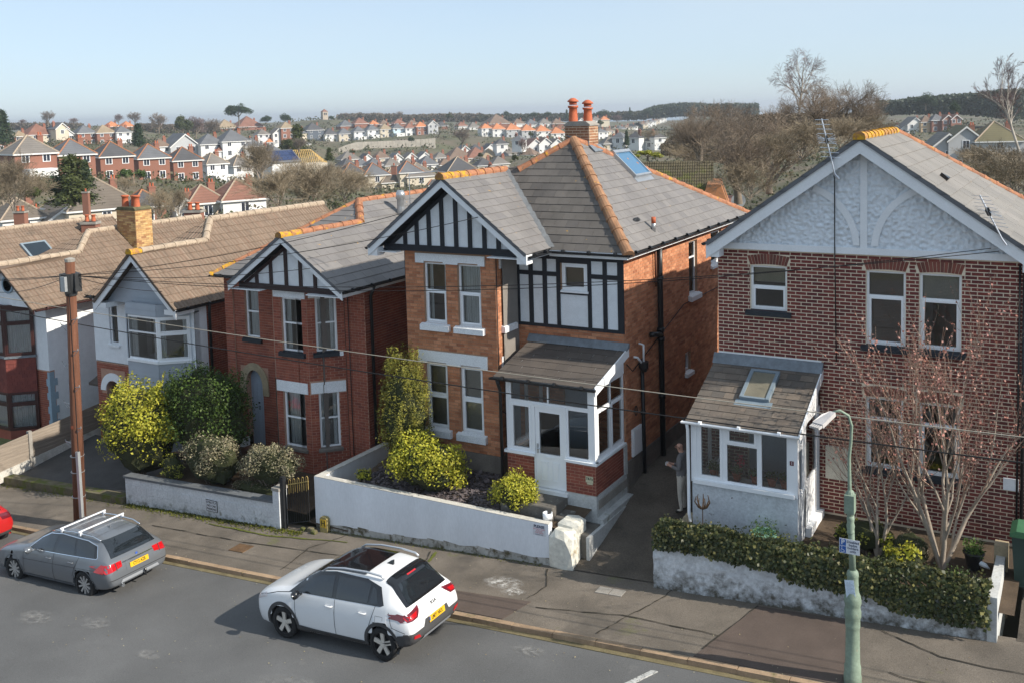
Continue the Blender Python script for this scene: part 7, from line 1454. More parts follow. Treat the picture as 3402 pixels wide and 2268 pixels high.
# rusty metal flower on a stalk, white bird ornament
t = thing('metal_flower', 'rusty metal flower ornament on a stalk before the porch', 'ornament', (-7.05, 19.75, 1.5)); mb = MB(); mb.tube([(0, 0, 0), (0, 0, .55)], .01, 5); mb.build('stalk', M['rust'], t)
for i in range(7): a = 6.28*i/7; mb = MB(); mb.tube([(0, 0, .52), (.09*math.cos(a), .09*math.sin(a), .56), (.16*math.cos(a), .16*math.sin(a), .68), (.13*math.cos(a), .13*math.sin(a), .8)], [.016, .018, .014, .008], 5); mb.build('petal', M['rust'], t)
t = thing('bird_ornament', 'small white bird ornament near the gate pier', 'ornament', (-1.75, 20.55, 1.5)); mb = MB(); mb.tube([(.14, 0, .02), (.06, 0, .07), (-.04, 0, .11), (-.1, 0, .19), (-.14, 0, .2)], [.008, .05, .055, .035, .006], 8); mb.build('bird_body', M['white'], t, True)
# moss strip by the neighbour's wall, litter of leaves
mb = MB(); rnd = random.Random(6)
for i in range(2600):
    x = rnd.uniform(-24.2, -17.4); y = 18.84-abs(rnd.gauss(0, .13)); 
    leaf(mb, Vector((x, y, pave_z(x, y)+rnd.uniform(0, .03))), .05, rnd, Vector((0, 0, 1.5)), .7)
for i in range(900): x = rnd.uniform(-46, -24.5); y = 18.74-abs(rnd.gauss(0, .1)); leaf(mb, Vector((x, y, pave_z(x, y)+rnd.uniform(0, .03))), .05, rnd, Vector((0, 0, 1.5)), .7)
for i in range(700): x = rnd.uniform(-17, -10.6); y = 19.14-abs(rnd.gauss(0, .06)); leaf(mb, Vector((x, y, pave_z(x, y)+rnd.uniform(0, .02))), .035, rnd, Vector((0, 0, 1.5)), .7)
mb.build('moss', M['mossleaf'], None, label='strip of green moss along the foot of the garden walls', cat='moss', kind='stuff')
mb = MB()
for i in range(420):
    x = rnd.uniform(-26, 0); y = rnd.uniform(12.5, 18.8); z = (road_z(x)+.02 if y < KY else pave_z(x, y)+.012); leaf(mb, Vector((x, y, z)), .035, rnd, Vector((0, 0, 3)), .7)
mb.build('fallen_leaves', M['leaflitter'], None, label='scattered pale fallen leaves on road and pavement', cat='leaves', kind='stuff')
# ---------------------------------------------------------------- the town behind: houses on the far side of the valley
CROP = {'z1': (0, 300, 2.6133), 'z2': (800, 300, 2.6133), 'r': (1600, 300, 2.6133), 'R': (2500, 150, 2.6075)}
def cp(k, x, y): c = CROP[k]; return c[0]+x/c[2], c[1]+y/c[2]
CTRL = []; PXH = []
_far = {}
def fbox(w, d, h, z0=0): return MB().box(-w/2, w/2, 0, d, z0, h)
def shared(key, fn):
    if key not in _far: _far[key] = fn()
    return _far[key]
def far_house(k, xL, xR, yE, W, roof, wall_, label, st=2, tw=20, kind='hip', group=None, win=2, ch=1, D=None, ext=False, name='far_house', pit=.8, zoff=0, chim='wbrick', dist=300):
    u0, v0 = cp(k, (xL+xR)/2, yE); PXH.append((u0, v0, (xR-xL)/CROP[k][2], dist)); ang = math.atan2((u0-CX)/FPX, 1)+YAW; pxw = (xR-xL)/CROP[k][2]; W = pxw*dist*math.cos(ang-YAW)/FPX/math.cos(R(tw)); h = 4.7 if st > 1 else 2.5
    top = at(u0, v0, dist); D = D or W*1.05; rz = -ang+R(tw)
    W, D, h = round(W*2)/2, round(D*2)/2, round(h, 1); base = Vector((top.x, top.y, top.z-h+zoff))
    t = thing(name, label, 'house', base, rz, group); CTRL.append((base.x, base.y, base.z)); bk = Vector((-math.sin(rz)*D, math.cos(rz)*D, 0)); CTRL.append((base.x+bk.x, base.y+bk.y, base.z+.2))
    link('wall', shared(('w', W, D, h, wall_), lambda: fbox(W, D, h, -2).mesh('wall', M[wall_])), t)
    e, o = h, .35; rh = W/2*pit
    def mkroof():
        mb = MB(); x0, x1, y0, y1 = -W/2-o, W/2+o, -o, D+o
        if kind == 'hip':
            ry0, ry1 = y0+(x1-x0)/2, y1-(x1-x0)/2; ry1 = max(ry0+.01, ry1); zt = e+rh+o*pit; A, B = (0, ry0, zt), (0, ry1, zt)
            for P in ([(x0, y0, e), (x1, y0, e), A], [(x1, y0, e), (x1, y1, e), B, A], [(x1, y1, e), (x0, y1, e), B], [(x0, y1, e), (x0, y0, e), A, B]): mb.poly(P)
            mb.poly([(x0, y0, e), (x0, y1, e), (x1, y1, e), (x1, y0, e)])
        elif kind == 'gable':
            zt = e+rh+o*pit
            for s in (-1, 1): mb.prism([(s*x1, y0, e-.15), (s*x1, y1, e-.15), (0, y1, zt), (0, y0, zt)], (0, 0, .12))
        else:
            zt = e+D/2*pit; ym = D/2
            for s, yy in ((-1, y0), (1, y1)): mb.prism([(x0, yy, e-.15), (x1, yy, e-.15), (x1, ym, zt), (x0, ym, zt)], (0, 0, .12))
        return mb.mesh('roof', M[roof])
    link('roof', shared(('r', W, D, h, roof, kind, pit), mkroof), t)
    if kind == 'gable': link('gable_wall', shared(('g', W, h, wall_, pit), lambda: MB().prism([(-W/2, 0, h), (W/2, 0, h), (0, 0, h+rh)], (0, .2, 0)).mesh('gable_wall', M[wall_])), t); link('barge', shared(('bb', W, h, pit), lambda: MB().prism([(-W/2-o, -o-.05, h-.35), (-W/2-o, -o-.05, h-.05), (0, -o-.05, h+rh+.25), (0, -o-.05, h+rh-.1)], (0, .06, 0)).prism([(W/2+o, -o-.05, h-.35), (W/2+o, -o-.05, h-.05), (0, -o-.05, h+rh+.25), (0, -o-.05, h+rh-.1)], (0, .06, 0)).mesh('barge', M['wwhite'])), t)
    else: link('fascia', shared(('f', W, D, h), lambda: MB().box(-W/2-o, W/2+o, -o-.03, -o, h-.2, h+.02).box(-W/2-o-.03, -W/2-o, -o, D+o, h-.2, h+.02).mesh('fascia', M['wwhite'])), t)
    if win:
        wf = shared('wf', lambda: MB().box(-.62, .62, -.06, .0, 0, 1.5).mesh('window', M['upvc'])); wp = shared('wp', lambda: MB().box(-.50, -.04, -.075, -.06, .1, 1.4).box(.04, .50, -.075, -.06, .1, 1.4).mesh('pane', M['farpane']))
        for s in range(st):
            for i in range(win):
                x = (i-(win-1)/2)*W*.5; w = link('window', wf, t, (x, 0, .7+s*2.6)); link('pane', wp, w)
    if ch:
        cm = shared(('c', chim), lambda: MB().box(-.45, .45, -.3, .3, -1, 1.4).box(-.5, .5, -.35, .35, 1.25, 1.45).mesh('chimney', M[chim])); c = link('chimney', cm, t, (W*.32*(1 if ch > 0 else -1), D*.55, h+rh*.55)); link('pots', shared('cpots', lambda: MB().lathe([(.13, 1.45), (.11, 1.95)], (-.2, 0, 0), 6).lathe([(.13, 1.45), (.11, 1.9)], (.2, 0, 0), 6).mesh('pots', M['terracotta'])), c)
    if dist < 300 and kind == 'hip':
        def rdg():
            mb = MB(); x1, y0, y1 = W/2+o, -o, D+o; zt = e+rh+o*pit; A, B = (0, y0+x1, zt+.03), (0, max(y0+x1+.01, y1-x1), zt+.03)
            for p, q in (((-x1, y0, e), A), ((x1, y0, e), A), ((-x1, y1, e), B), ((x1, y1, e), B), (A, B)): mb.tube([p, q], .13, 5)
            return mb.mesh('ridge_tiles', M['ridgeO' if roof in ('fslate', 'fdark') and W < 7.5 else 'ridgeC'])
        tag(link('ridge_tiles', shared(('rt', W, D, h, pit, roof), rdg), t), kind='stuff')
    if ext: link('rear_extension', shared(('x', wall_), lambda: MB().box(-2.2, 2.2, -3, 0, -3, 2.3).mesh('rear_extension', M['wwhite'])), t)
    return t, dist
ORD = ['first', 'second', 'third', 'fourth', 'fifth', 'sixth', 'seventh', 'eighth', 'ninth', 'tenth', 'eleventh', 'twelfth', 'thirteenth', 'fourteenth', 'fifteenth']
RN = dict(ftile='brown tiled', fslate='slate grey', fgrey='grey-brown', fdark='dark slate', fbrown='brown', fred='red-brown', forange='orange', ftan='tan', fmoss='mossy brown'); WN = dict(wwhite='white', wcream='cream', wbrick='brick', wblue='pale blue', wgrey='grey', wdark='dark boarded', wbuff='buff', worange='orange brick', wstone='stone')
def row(k, desc, items, group, **kw):
    for i, it in enumerate(items):
        xL, xR, yE, roof, wl_ = it[:5]; o = dict(kw); o.update(it[5] if len(it) > 5 else {})
        far_house(k, xL, xR, yE, 0, roof, wl_, f'{WN[wl_]} house, {RN[roof]} roof, {ORD[i]} from left {desc}', group=group, **o)
row('z1', 'in brick row across the valley', [(150, 470, 550, 'fgrey', 'wbrick', dict(dist=178, ext=True)), (520, 820, 560, 'fslate', 'wbrick', dict(dist=186)), (880, 1150, 575, 'fdark', 'wbrick', dict(dist=196)), (1210, 1465, 590, 'fslate', 'wbrick', dict(dist=206)), (1515, 1745, 610, 'fdark', 'wbrick', dict(dist=216)), (1800, 1975, 640, 'fgrey', 'wwhite', dict(dist=228, tw=30, ext=True)), (2030, 2200, 655, 'fgrey', 'wwhite', dict(dist=238, tw=30))], 'hillside brick row')
row('z1', 'in upper row at far left', [(-20, 110, 420, 'ftan', 'wbrick'), (135, 235, 402, 'ftan', 'wbrick'), (255, 470, 388, 'fred', 'wcream'), (505, 655, 398, 'fslate', 'wwhite', dict(kind='gable')), (680, 840, 374, 'fslate', 'wbrick'), (850, 1000, 372, 'ftan', 'wbrick'), (1015, 1140, 366, 'fslate', 'wwhite')], 'upper left row', dist=400)
row('z1', 'on the skyline at left', [(935, 1040, 318, 'forange', 'wbrick'), (1065, 1170, 318, 'forange', 'wbrick'), (1330, 1440, 350, 'fbrown', 'wbrick'), (1900, 2070, 330, 'ftan', 'wbrick'), (2080, 2290, 318, 'fred', 'wbrick')], 'left skyline houses', dist=620, win=0, st=1)
row('z1', 'among mixed roofs beyond the brick row', [(1340, 1480, 492, 'fbrown', 'wwhite'), (1490, 1730, 492, 'fslate', 'wgrey', dict(kind='gable')), (1745, 1950, 470, 'fslate', 'wwhite'), (1935, 2165, 445, 'fslate', 'wwhite'), (1890, 2115, 525, 'fred', 'wwhite'), (2130, 2290, 490, 'fslate', 'wwhite')], 'mixed hillside roofs', dist=300)
row('z2', 'at left of the white row', [(10, 130, 470, 'fslate', 'wwhite'), (150, 250, 385, 'fgrey', 'wwhite'), (215, 320, 470, 'ftan', 'wwhite'), (230, 400, 450, 'forange', 'wwhite'), (280, 380, 380, 'fgrey', 'wwhite', dict(kind='gable')), (350, 470, 330, 'ftan', 'wbrick')], 'left end of the white row', dist=430)
row('z2', 'in the long pale row', [(575, 720, 348, 'fdark', 'wdark'), (730, 845, 385, 'fdark', 'wwhite'), (855, 965, 380, 'fslate', 'wcream'), (985, 1090, 362, 'fslate', 'wwhite', dict(ext=True)), (1102, 1205, 347, 'fslate', 'wwhite', dict(ext=True)), (1215, 1315, 341, 'ftan', 'wcream'), (1322, 1420, 333, 'fslate', 'wblue', dict(ext=True)), (1430, 1520, 330, 'fred', 'wwhite'), (1528, 1620, 318, 'forange', 'wbrick'), (1628, 1712, 305, 'fgrey', 'wgrey', dict(kind='gable'))], 'long pale row', dist=520)
row('z2', 'behind the long pale row', [(870, 985, 312, 'fslate', 'wbrick'), (990, 1110, 292, 'fred', 'wbrick'), (1125, 1200, 297, 'forange', 'wbrick'), (1210, 1300, 300, 'fbrown', 'wbrick'), (1335, 1430, 292, 'fred', 'wbrick'), (1455, 1540, 294, 'fbrown', 'wbrick'), (1715, 1800, 312, 'fdark', 'wbrick'), (1885, 1970, 312, 'fred', 'wwhite'), (1985, 2080, 322, 'fgrey', 'wwhite')], 'roofs behind the pale row', dist=600, win=0, st=1)
row('r', 'of the orange roofed houses', [(0, 92, 332, 'forange', 'wwhite'), (95, 212, 340, 'forange', 'wwhite'), (218, 345, 345, 'forange', 'wgrey'), (350, 472, 352, 'forange', 'wgrey'), (478, 600, 358, 'forange', 'wwhite'), (605, 728, 376, 'forange', 'wwhite')], 'orange roofed row', dist=540)
row('r', 'above the orange roofs', [(65, 260, 292, 'fbrown', 'wbrick'), (275, 380, 292, 'fbrown', 'wwhite'), (390, 500, 300, 'fslate', 'wwhite'), (505, 610, 290, 'fgrey', 'wwhite'), (615, 720, 292, 'fbrown', 'wbrick'), (960, 1040, 262, 'fgrey', 'wwhite'), (1040, 1110, 258, 'forange', 'wcream')], 'roofs above the orange row', dist=640, win=0, st=1)
row('r', 'along the uphill white terrace', [(1015+i*62-i*i*1.35, 1015+i*62-i*i*1.35+84-i*3.6, 366-i*9.6-max(0, i-3)*.6, ('fslate', 'fbrown', 'fgrey')[i % 3], 'wwhite' if i % 3 != 1 else 'wcream', dict(dist=560+45*i)) for i in range(13)], 'uphill white terrace', tw=35, pit=.6)
# bungalows filling the valley
row('z2', 'in the upper valley bungalows', [(880, 1035, 602, 'fgrey', 'wcream'), (1050, 1160, 606, 'fdark', 'wwhite', dict(kind='gable')), (1170, 1295, 590, 'fbrown', 'wcream'), (1305, 1420, 604, 'fslate', 'wwhite', dict(kind='gable')), (1430, 1535, 594, 'fgrey', 'wwhite', dict(kind='gable')), (1550, 1655, 588, 'fslate', 'wwhite', dict(kind='gable')), (1690, 1800, 588, 'fgrey', 'wcream'), (1800, 2045, 605, 'fbrown', 'wcream'), (1975, 2175, 588, 'fred', 'wcream'), (2095, 2280, 592, 'ftan', 'wcream')], 'upper valley bungalows', dist=390, st=1, win=2, ch=1)
row('z2', 'in the middle valley bungalows', [(1110, 1240, 652, 'fslate', 'wcream'), (1255, 1400, 656, 'fgrey', 'wcream'), (1415, 1540, 652, 'fgrey', 'wcream'), (1560, 1720, 645, 'fslate', 'wwhite'), (1730, 1850, 650, 'fbrown', 'wcream'), (1862, 1945, 652, 'fred', 'worange', dict(kind='gable', st=2)), (2060, 2200, 655, 'fdark', 'wcream'), (2190, 2330, 640, 'fgrey', 'wcream')], 'middle valley bungalows', dist=320, st=1, win=1)
row('z2', 'in the lower valley roofs', [(890, 1085, 728, 'fdark', 'wcream'), (1075, 1295, 738, 'fslate', 'wcream'), (1380, 1580, 715, 'fslate', 'wcream'), (1450, 1690, 748, 'fgrey', 'wcream'), (1225, 1475, 800, 'ftile', 'wcream', dict(ch=-1)), (1625, 1795, 825, 'fdark', 'worange'), (1800, 2060, 705, 'fdark', 'wcream'), (1140, 1290, 870, 'ftile', 'wcream')], 'lower valley roofs', dist=250, st=1, win=1)
row('z2', 'in bungalows below the orange roofs', [(1900, 2000, 530, 'fslate', 'wwhite', dict(kind='gable')), (2000, 2110, 524, 'fdark', 'wwhite'), (2120, 2230, 520, 'fdark', 'wwhite', dict(kind='gable')), (2235, 2345, 520, 'fdark', 'wwhite', dict(kind='gable'))], 'dark gabled bungalows', dist=440, st=1, win=1)
row('r', 'left of the brown chimney stack', [(0, 190, 600, 'ftan', 'wcream'), (185, 340, 562, 'fgrey', 'wcream'), (400, 540, 490, 'fred', 'wwhite', dict(kind='gable')), (500, 620, 470, 'fbrown', 'wwhite', dict(kind='gable')), (600, 720, 480, 'fgrey', 'wwhite', dict(kind='gable')), (380, 520, 620, 'fdark', 'wcream'), (560, 700, 560, 'fgrey', 'wcream')], 'bungalows near the chimney stack', dist=380, st=1, win=1)
row('r', 'right of the brown chimney stack', [(1065, 1200, 465, 'fgrey', 'wcream'), (1210, 1290, 530, 'fdark', 'wwhite', dict(kind='gable')), (1280, 1400, 530, 'fdark', 'wwhite'), (1370, 1540, 520, 'fdark', 'worange'), (1320, 1400, 460, 'fdark', 'wbrick', dict(kind='gable'))], 'roofs right of the chimney stack', dist=330, st=1, win=1)
row('z1', 'of near roofs behind the left houses', [(40, 400, 1115, 'ftile', 'wwhite'), (620, 1230, 1030, 'ftile', 'wcream'), (1150, 1440, 1010, 'fdark', 'wbrick'), (1650, 1960, 978, 'fred', 'wcream'), (1940, 2310, 950, 'fred', 'wwhite'), (1880, 2190, 1085, 'ftile', 'wwhite'), (440, 720, 1120, 'ftile', 'wwhite', dict(kind='gable', pit=.62)), (20, 500, 1260, 'ftile', 'wcream'), (1540, 1680, 1020, 'ftile', 'wwhite', dict(kind='gable'))], 'near brown roofs', dist=140, st=1, win=1)
row('R', 'of the red terrace behind white gable', [(1350, 1480, 690, 'fgrey', 'wwhite', dict(kind='gable')), (1465, 1580, 668, 'fbrown', 'wbuff'), (1560, 1670, 652, 'fslate', 'wbrick'), (1650, 1740, 652, 'fred', 'wbrick', dict(kind='gable')), (1725, 1810, 645, 'fred', 'wbrick', dict(kind='gable')), (1200, 1290, 735, 'fmoss', 'wcream', dict(kind='gable', st=1)), (1292, 1375, 725, 'fgrey', 'wwhite', dict(kind='gable', st=1))], 'red terrace', dist=420, tw=25)
row('R', 'of dark tiled houses at far right', [(1710, 1990, 830, 'fmoss', 'wgrey', dict(kind='gable')), (1960, 2330, 835, 'fmoss', 'wgrey'), (1550, 1850, 900, 'fgrey', 'wgrey', dict(kind='gable', st=1))], 'dark tiled houses', dist=200, tw=15, win=1)
rnd = random.Random(19); nf = 0
for k, x0, x1, y0, y1, n in (('z2', 880, 2340, 550, 800, 70), ('r', 0, 720, 430, 640, 26), ('z1', 1340, 2330, 440, 560, 22), ('z2', 0, 560, 330, 520, 20), ('z1', 0, 1200, 330, 440, 14), ('r', 0, 1000, 280, 330, 16), ('r', 1040, 1560, 400, 520, 14)):
    for i in range(n):
        x, y = rnd.uniform(x0, x1), rnd.uniform(y0, y1); W = rnd.choice((7.5, 8, 8.5)); w = (95+(y-y0)/(y1-y0)*70)*(1 if k != 'r' else .9); u, v = cp(k, x, y)
        if any(abs(u-a) < (w/2.61+c)*.42 and abs(v-b) < c*.34 for a, b, c, _ in PXH): continue
        dd = min(PXH, key=lambda q: abs(q[1]-v)+abs(q[0]-u)*.12)[3]*rnd.uniform(.97, 1.03)
        nf += 1; far_house(k, x-w/2, x+w/2, y, W, rnd.choice(('fgrey', 'fslate', 'fdark', 'ftile', 'fbrown', 'fgrey', 'fslate')), rnd.choice(('wwhite', 'wcream', 'wcream', 'wbrick')), 'small house crowded among the roofs of the valley town', st=rnd.choice((1, 1, 2)), tw=rnd.choice((20, 30, -25)), kind=rnd.choice(('hip', 'hip', 'gable')), group='crowded houses of the valley town', win=1, ch=rnd.choice((1, -1)), name='valley_house', dist=dd)
# ---------------------------------------------------------------- special far buildings
def pix(k, x, y, dist): return at(*cp(k, x, y), dist)
def ppm(dist, k=None): return FPX/dist
# church tower
b = pix('z2', 728, 262, 760); t = thing('church_tower', 'square stone church tower with red pyramid roof on the skyline', 'church tower', b, R(62)); CTRL.append(tuple(b)); s = 760/FPX/2.6133
w, h = 46*s, 72*s; mb = MB(); mb.box(-w/2, w/2, -w/2, w/2, -3, h); mb.build('tower', M['wstone'], t); mb = MB()
for a, c in (((-1, -1), (1, -1)), ((1, -1), (1, 1)), ((1, 1), (-1, 1)), ((-1, 1), (-1, -1))): mb.poly([(a[0]*w*.54, a[1]*w*.54, h), (c[0]*w*.54, c[1]*w*.54, h), (0, 0, h+24*s)])
mb.build('roof', M['fred'], t)
for x in (-w*.16, w*.16): mb = MB(); mb.box(x-w*.1, x+w*.1, -w/2-.15, -w/2, h*.62, h*.85); mb.build('louvre', M['farpane'], t)
# house with a new timber roof frame
b = pix('z2', 560, 640, 235); ang = -math.atan2(b.x, b.y)*1; rz = math.atan2(-b.x, b.y)+R(12); t = thing('roof_frame_house', 'house under construction with bare yellow timber rafters', 'house', (b.x, b.y, b.z-2.9), rz); t.scale = (.66,)*3; CTRL.append((b.x, b.y, b.z-3)); w = 15.5; d = 9; mb = MB(); mb.box(-w/2, w/2, 0, d, -3, 4.4); mb.build('wall', M['wcream'], t)
rl = 8.2; zt = 4.5+4.6
for i in range(24):
    x = -w/2+.3+i*(w-.6)/23
    for y0 in (0, d):
        xr = max(-rl/2-1, min(rl/2-1, x)); f = 1-min(1, abs(x-xr)/(w/2-rl/2+1)); top = (x, y0+(d/2-y0)*max(.12, f), 4.5+4.6*max(.12, f)); mb = MB(); mb.tube([(x, y0, 4.5), top], .085, 4); mb.build('rafter', M['timbernew'], t)
mb = MB(); mb.tube([(-rl/2-1, d/2, zt), (rl/2-1, d/2, zt)], .12, 4); mb.build('ridge_beam', M['timbernew'], t)
for sx, xe in ((-1, -rl/2-1), (1, rl/2-1)):
    for y0 in (0, d): mb = MB(); mb.tube([(sx*w/2, y0, 4.5), (xe, d/2, zt)], .1, 4); mb.build('hip_rafter', M['timbernew'], t)
for k in range(7):
    for sx, xe in ((-1, -rl/2-1), (1, rl/2-1)): yy = d*(k+.5)/7; f = 1-abs(yy-d/2)/(d/2); mb = MB(); mb.tube([(sx*w/2, yy, 4.5), (sx*w/2+(xe-sx*w/2)*f, yy+(d/2-yy)*0, 4.5+4.6*f)], .085, 4); mb.build('rafter', M['timbernew'], t)
# house with solar panels
b = pix('z2', 400, 790, 225); rz = math.atan2(-b.x, b.y)+R(25); t = thing('solar_house', 'white house with a blue solar panel roof behind bare bushes', 'house', b, rz); CTRL.append(tuple(b)); w = 6.5; mb = MB(); mb.box(-w/2, w/2, 0, 8, -3, 4.2); mb.build('wall', M['wwhite'], t); mb = MB(); mb.prism([(-w/2-.3, -.4, 4.1), (w/2+.3, -.4, 4.1), (w/2+.3, 4, 6.6), (-w/2-.3, 4, 6.6)], (0, 0, .12)); mb.prism([(-w/2-.3, 8.4, 4.1), (w/2+.3, 8.4, 4.1), (w/2+.3, 4, 6.6), (-w/2-.3, 4, 6.6)], (0, 0, .12)); mb.build('roof', M['fslate'], t)
f = Fr((-w/2, -.3, 4.33), (1, 0, 0), (0, 4.4, 2.5), (0, -2.5, 4.4))
for i in range(5):
    for j in range(2): mb = MB(); f.box(mb, .2+i*1.25, 1.4+i*1.25, .4+j*2.1, 2.4+j*2.1, .02, .07); mb.build('solar_panel', M['solar'], t)

# mossy roofed house with an orange brick gable end behind the main house
b = pix('r', 2010, 605, 65)-Matrix.Rotation(R(18), 3, 'Z') @ Vector((3.4, 3.6, 2.62)); t = thing('mossy_roof_house', 'house with long mossy tiled roof and orange brick gable behind the main roof', 'house', (b.x, b.y, b.z), R(18)); CTRL.append((b.x, b.y, b.z-5)); mb = MB(); mb.box(-6, 4.6, .3, 7, -6, .05); mb.build('wall', M['wbrick'], t)
P = [(-6.3, 0, 0), (3.4, 0, 0), (3.4, 3.6, 2.55), (-6.3, 3.6, 2.55)]; mb = MB(); slab(mb, P, .1); slab(mb, [(3.4, 7.2, 0), (-6.3, 7.2, 0), (-6.3, 3.6, 2.55), (3.4, 3.6, 2.55)], .1); rf = mb.build('roof', M['fmoss'], t); fr, pl = roof_plane(P); tiles(rf, fr, pl, M['mosstile'], .3, .3, .03, ROMAN, name='roof_tile', cap=0)
mb = MB(); mb.prism([(2.6, -.9, -6), (4.5, -.9, -6), (4.5, -.9, -.4), (3.9, -.9, 1.4), (3.1, -.9, 1.4), (2.6, -.9, -.2)], (0, 5, 0)); mb.build('gable_wing', M['worange'], t)
mb = MB(); mb.lathe([(.42, 0), (.4, .06), (.05, .1)], (4.9, -1.2, .45), 18, 'y'); mb.tube([(4.9, -1.1, .4), (4.9, -.9, -.8)], .03, 5); mb.build('satellite_dish', M['wgrey'], t)
# flat roofs behind
mb = MB(); mb.box(-8.6, -2.5, 32.5, 37, 1, 6.45); o = mb.build('flat_roof_annex', M['feltgrey'], None, label='grey flat roofed annex between the two near houses', cat='building')
mb = MB(); mb.box(-8.7, -2.4, 32.4, 32.5, 6.2, 6.5); mb.build('fascia', M['wwhite'], o)
# pale garden wall across the valley
t = thing('boundary_fence', 'long pale panel fence below the white row', 'fence'); pts = [(850, 545), (920, 515), (1000, 492), (1080, 487), (1160, 485), (1240, 480), (1320, 478), (1400, 474), (1480, 470), (1600, 462), (1690, 455)]
for (x0, y0), (x1, y1) in zip(pts, pts[1:]):
    a, c = pix('z2', x0, y0+32, 455), pix('z2', x1, y1+32, 455); CTRL.append(tuple(a)); 
    for k in range(3): p, q = a.lerp(c, k/3+.02), a.lerp(c, (k+1)/3-.02); mb = MB(); mb.prism([p-Vector((0, 0, 1)), q-Vector((0, 0, 1)), q+Vector((0, 0, 3.6)), p+Vector((0, 0, 3.6))], (0, .2, 0)); mb.build('fence_panel', M['fencepale'], t)
# ---------------------------------------------------------------- terrain through the house footings, sea beyond
import numpy as np
for x in range(-90, 61, 10):
    CTRL.append((x, 31, .065*(x+13)*.9+.7)); CTRL.append((x, 38, .065*(x+13)*.8-2.5))
for kk in np.linspace(-4, 1.6, 24):
    CTRL.append((kk*950, 950, 4)); CTRL.append((kk*1500, 1500, -30))
C_ = np.array(CTRL); ck, cl, cz = C_[:, 0]/C_[:, 1], np.log(C_[:, 1]), C_[:, 2]
def ground(x, y):
    x, y = np.atleast_1d(x), np.atleast_1d(y); k = x/y; l = np.log(y); d2 = ((k[:, None]-ck[None])/.07)**2+((l[:, None]-cl[None])/.09)**2+.12; w = d2**-2.0; return (w*cz[None]).sum(1)/w.sum(1)
ks = np.linspace(-4, 1.6, 190); ys = 30.9*(1600/30.9)**np.linspace(0, 1, 120); mb = MB()
for y in ys:
    z = ground(ks*y, np.full_like(ks, y))+.5
    for k_, zz in zip(ks, z): mb.v.append((float(k_*y), float(y), float(zz)))
n = len(ks)
for j in range(len(ys)-1):
    for i in range(n-1): a = j*n+i; mb.f.append((a, a+1, a+n+1, a+n)); mb.m.append(0)
mb.build('hillside_ground', M['far'], None, True, kind='structure')
sheet('base_ground', [(-400, -300, -9), (400, -300, -9), (400, 60, -9), (-400, 60, -9)], M['far'])
mb = MB(); N = 96; P = [(16000*math.cos(6.2832*i/N), 16000*math.sin(6.2832*i/N), -46) for i in range(N)]; mb.poly(P); mb.build('sea', M['sea'], None, kind='structure')
# ---------------------------------------------------------------- trees of the town
def two(tb, tw, m1, m2): return [('trunk', tb.mesh('trunk', m1, True)), ('crown', tw.mesh('crown', m2))]
V = {}
for nm, seed in (('oakA', 101), ('oakB', 102), ('oakC', 103)):
    a, b, _ = grow(seed, 10, .42, 5, (7, 5, 4, 3, 3), .72, .3, 0, .22, .68, wig=.17, minr=.013); V[nm] = two(a, b, M['bark'], M['twig'])
a, b, _ = grow(111, 14, .22, 5, (9, 4, 4, 3, 3), .55, .35, .75, .3, .55, wig=.1, minr=.010); V['birchA'] = two(a, b, M['birch'], M['twigpurple'])
a, b, _ = grow(112, 14, .2, 5, (9, 4, 4, 3, 3), .5, .4, .4, .35, .52, wig=.1, minr=.010); V['birchB'] = two(a, b, M['birch'], M['twigpurple'])
for nm, seed in (('scrubA', 121), ('scrubB', 122)):
    a, b, _ = grow(seed, 6, .1, 5, (6, 5, 4, 4, 3), .6, .35, 0, .15, .66, wig=.2, minr=.012, base_split=6); V[nm] = two(a, b, M['barkpale'], M['twigscrub'])
for nm, seed, mt in (('roundA', 131, 'twigrey'), ('roundB', 132, 'twigpurple')):
    a, b, _ = grow(seed, 12, .3, 4, (8, 6, 5, 4), .7, .3, 0, .2, .62, wig=.14, minr=.035); V[nm] = two(a, b, M['bark'], M[mt])
def conifer(seed, h, r, n, s, mat, lay=9, p=.8):
    rnd = random.Random(seed); mb = MB(); B = []
    for i in range(int(n/26)):
        z = h*(.06+.92*rnd.random()**1.2); a = rnd.uniform(0, 6.283); R0 = r*(1-z/h)**p*(.72+.28*math.sin(z/h*lay*6.28+a))*rnd.uniform(.7, 1.15); B.append((z, a, R0))
    for z, a, R0 in B:
        for j in range(26): t = rnd.random()**.6; leaf(mb, Vector((math.cos(a)*R0*t+rnd.gauss(0, s*.5), math.sin(a)*R0*t+rnd.gauss(0, s*.5), z-R0*.28*t*t+rnd.gauss(0, s*.35))), s, rnd, Vector((math.cos(a), math.sin(a), .3)), .5)
    tb = MB(); tb.tube([(0, 0, -.5), (0, 0, h*.9)], [r*.07, .02], 6); return [('trunk', tb.mesh('trunk', M['bark'])), ('crown', mb.mesh('crown', mat))]
V['conA'] = conifer(141, 10, 3.2, 5200, .5, M['pine']); V['conB'] = conifer(142, 10, 3.6, 5200, .5, M['pine2'], 6, .6)
def blob(seed, rad, n, s, mat, z0, nl=16, k=.4, trunk=True):
    rnd = random.Random(seed); mb = MB(); L = lumps((0, 0, z0), rad, nl, rnd, k)
    for i in range(n):
        lc, lr = L[int(rnd.random()*len(L))]; d = Vector((rnd.gauss(0, 1), rnd.gauss(0, 1), rnd.gauss(0, 1))).normalized(); leaf(mb, lc+d*lr*rnd.random()**.4, s, rnd, d, .7)
    tb = MB(); tb.tube([(0, 0, -.5), (.1, 0, z0)], [.3, .15], 6)
    for i in range(6): e = L[int(rnd.random()*len(L))][0]; tb.tube([(0, 0, z0*.55), e], [.12, .04], 5)
    return [('trunk', tb.mesh('trunk', M['bark'])), ('crown', mb.mesh('crown', mat))]
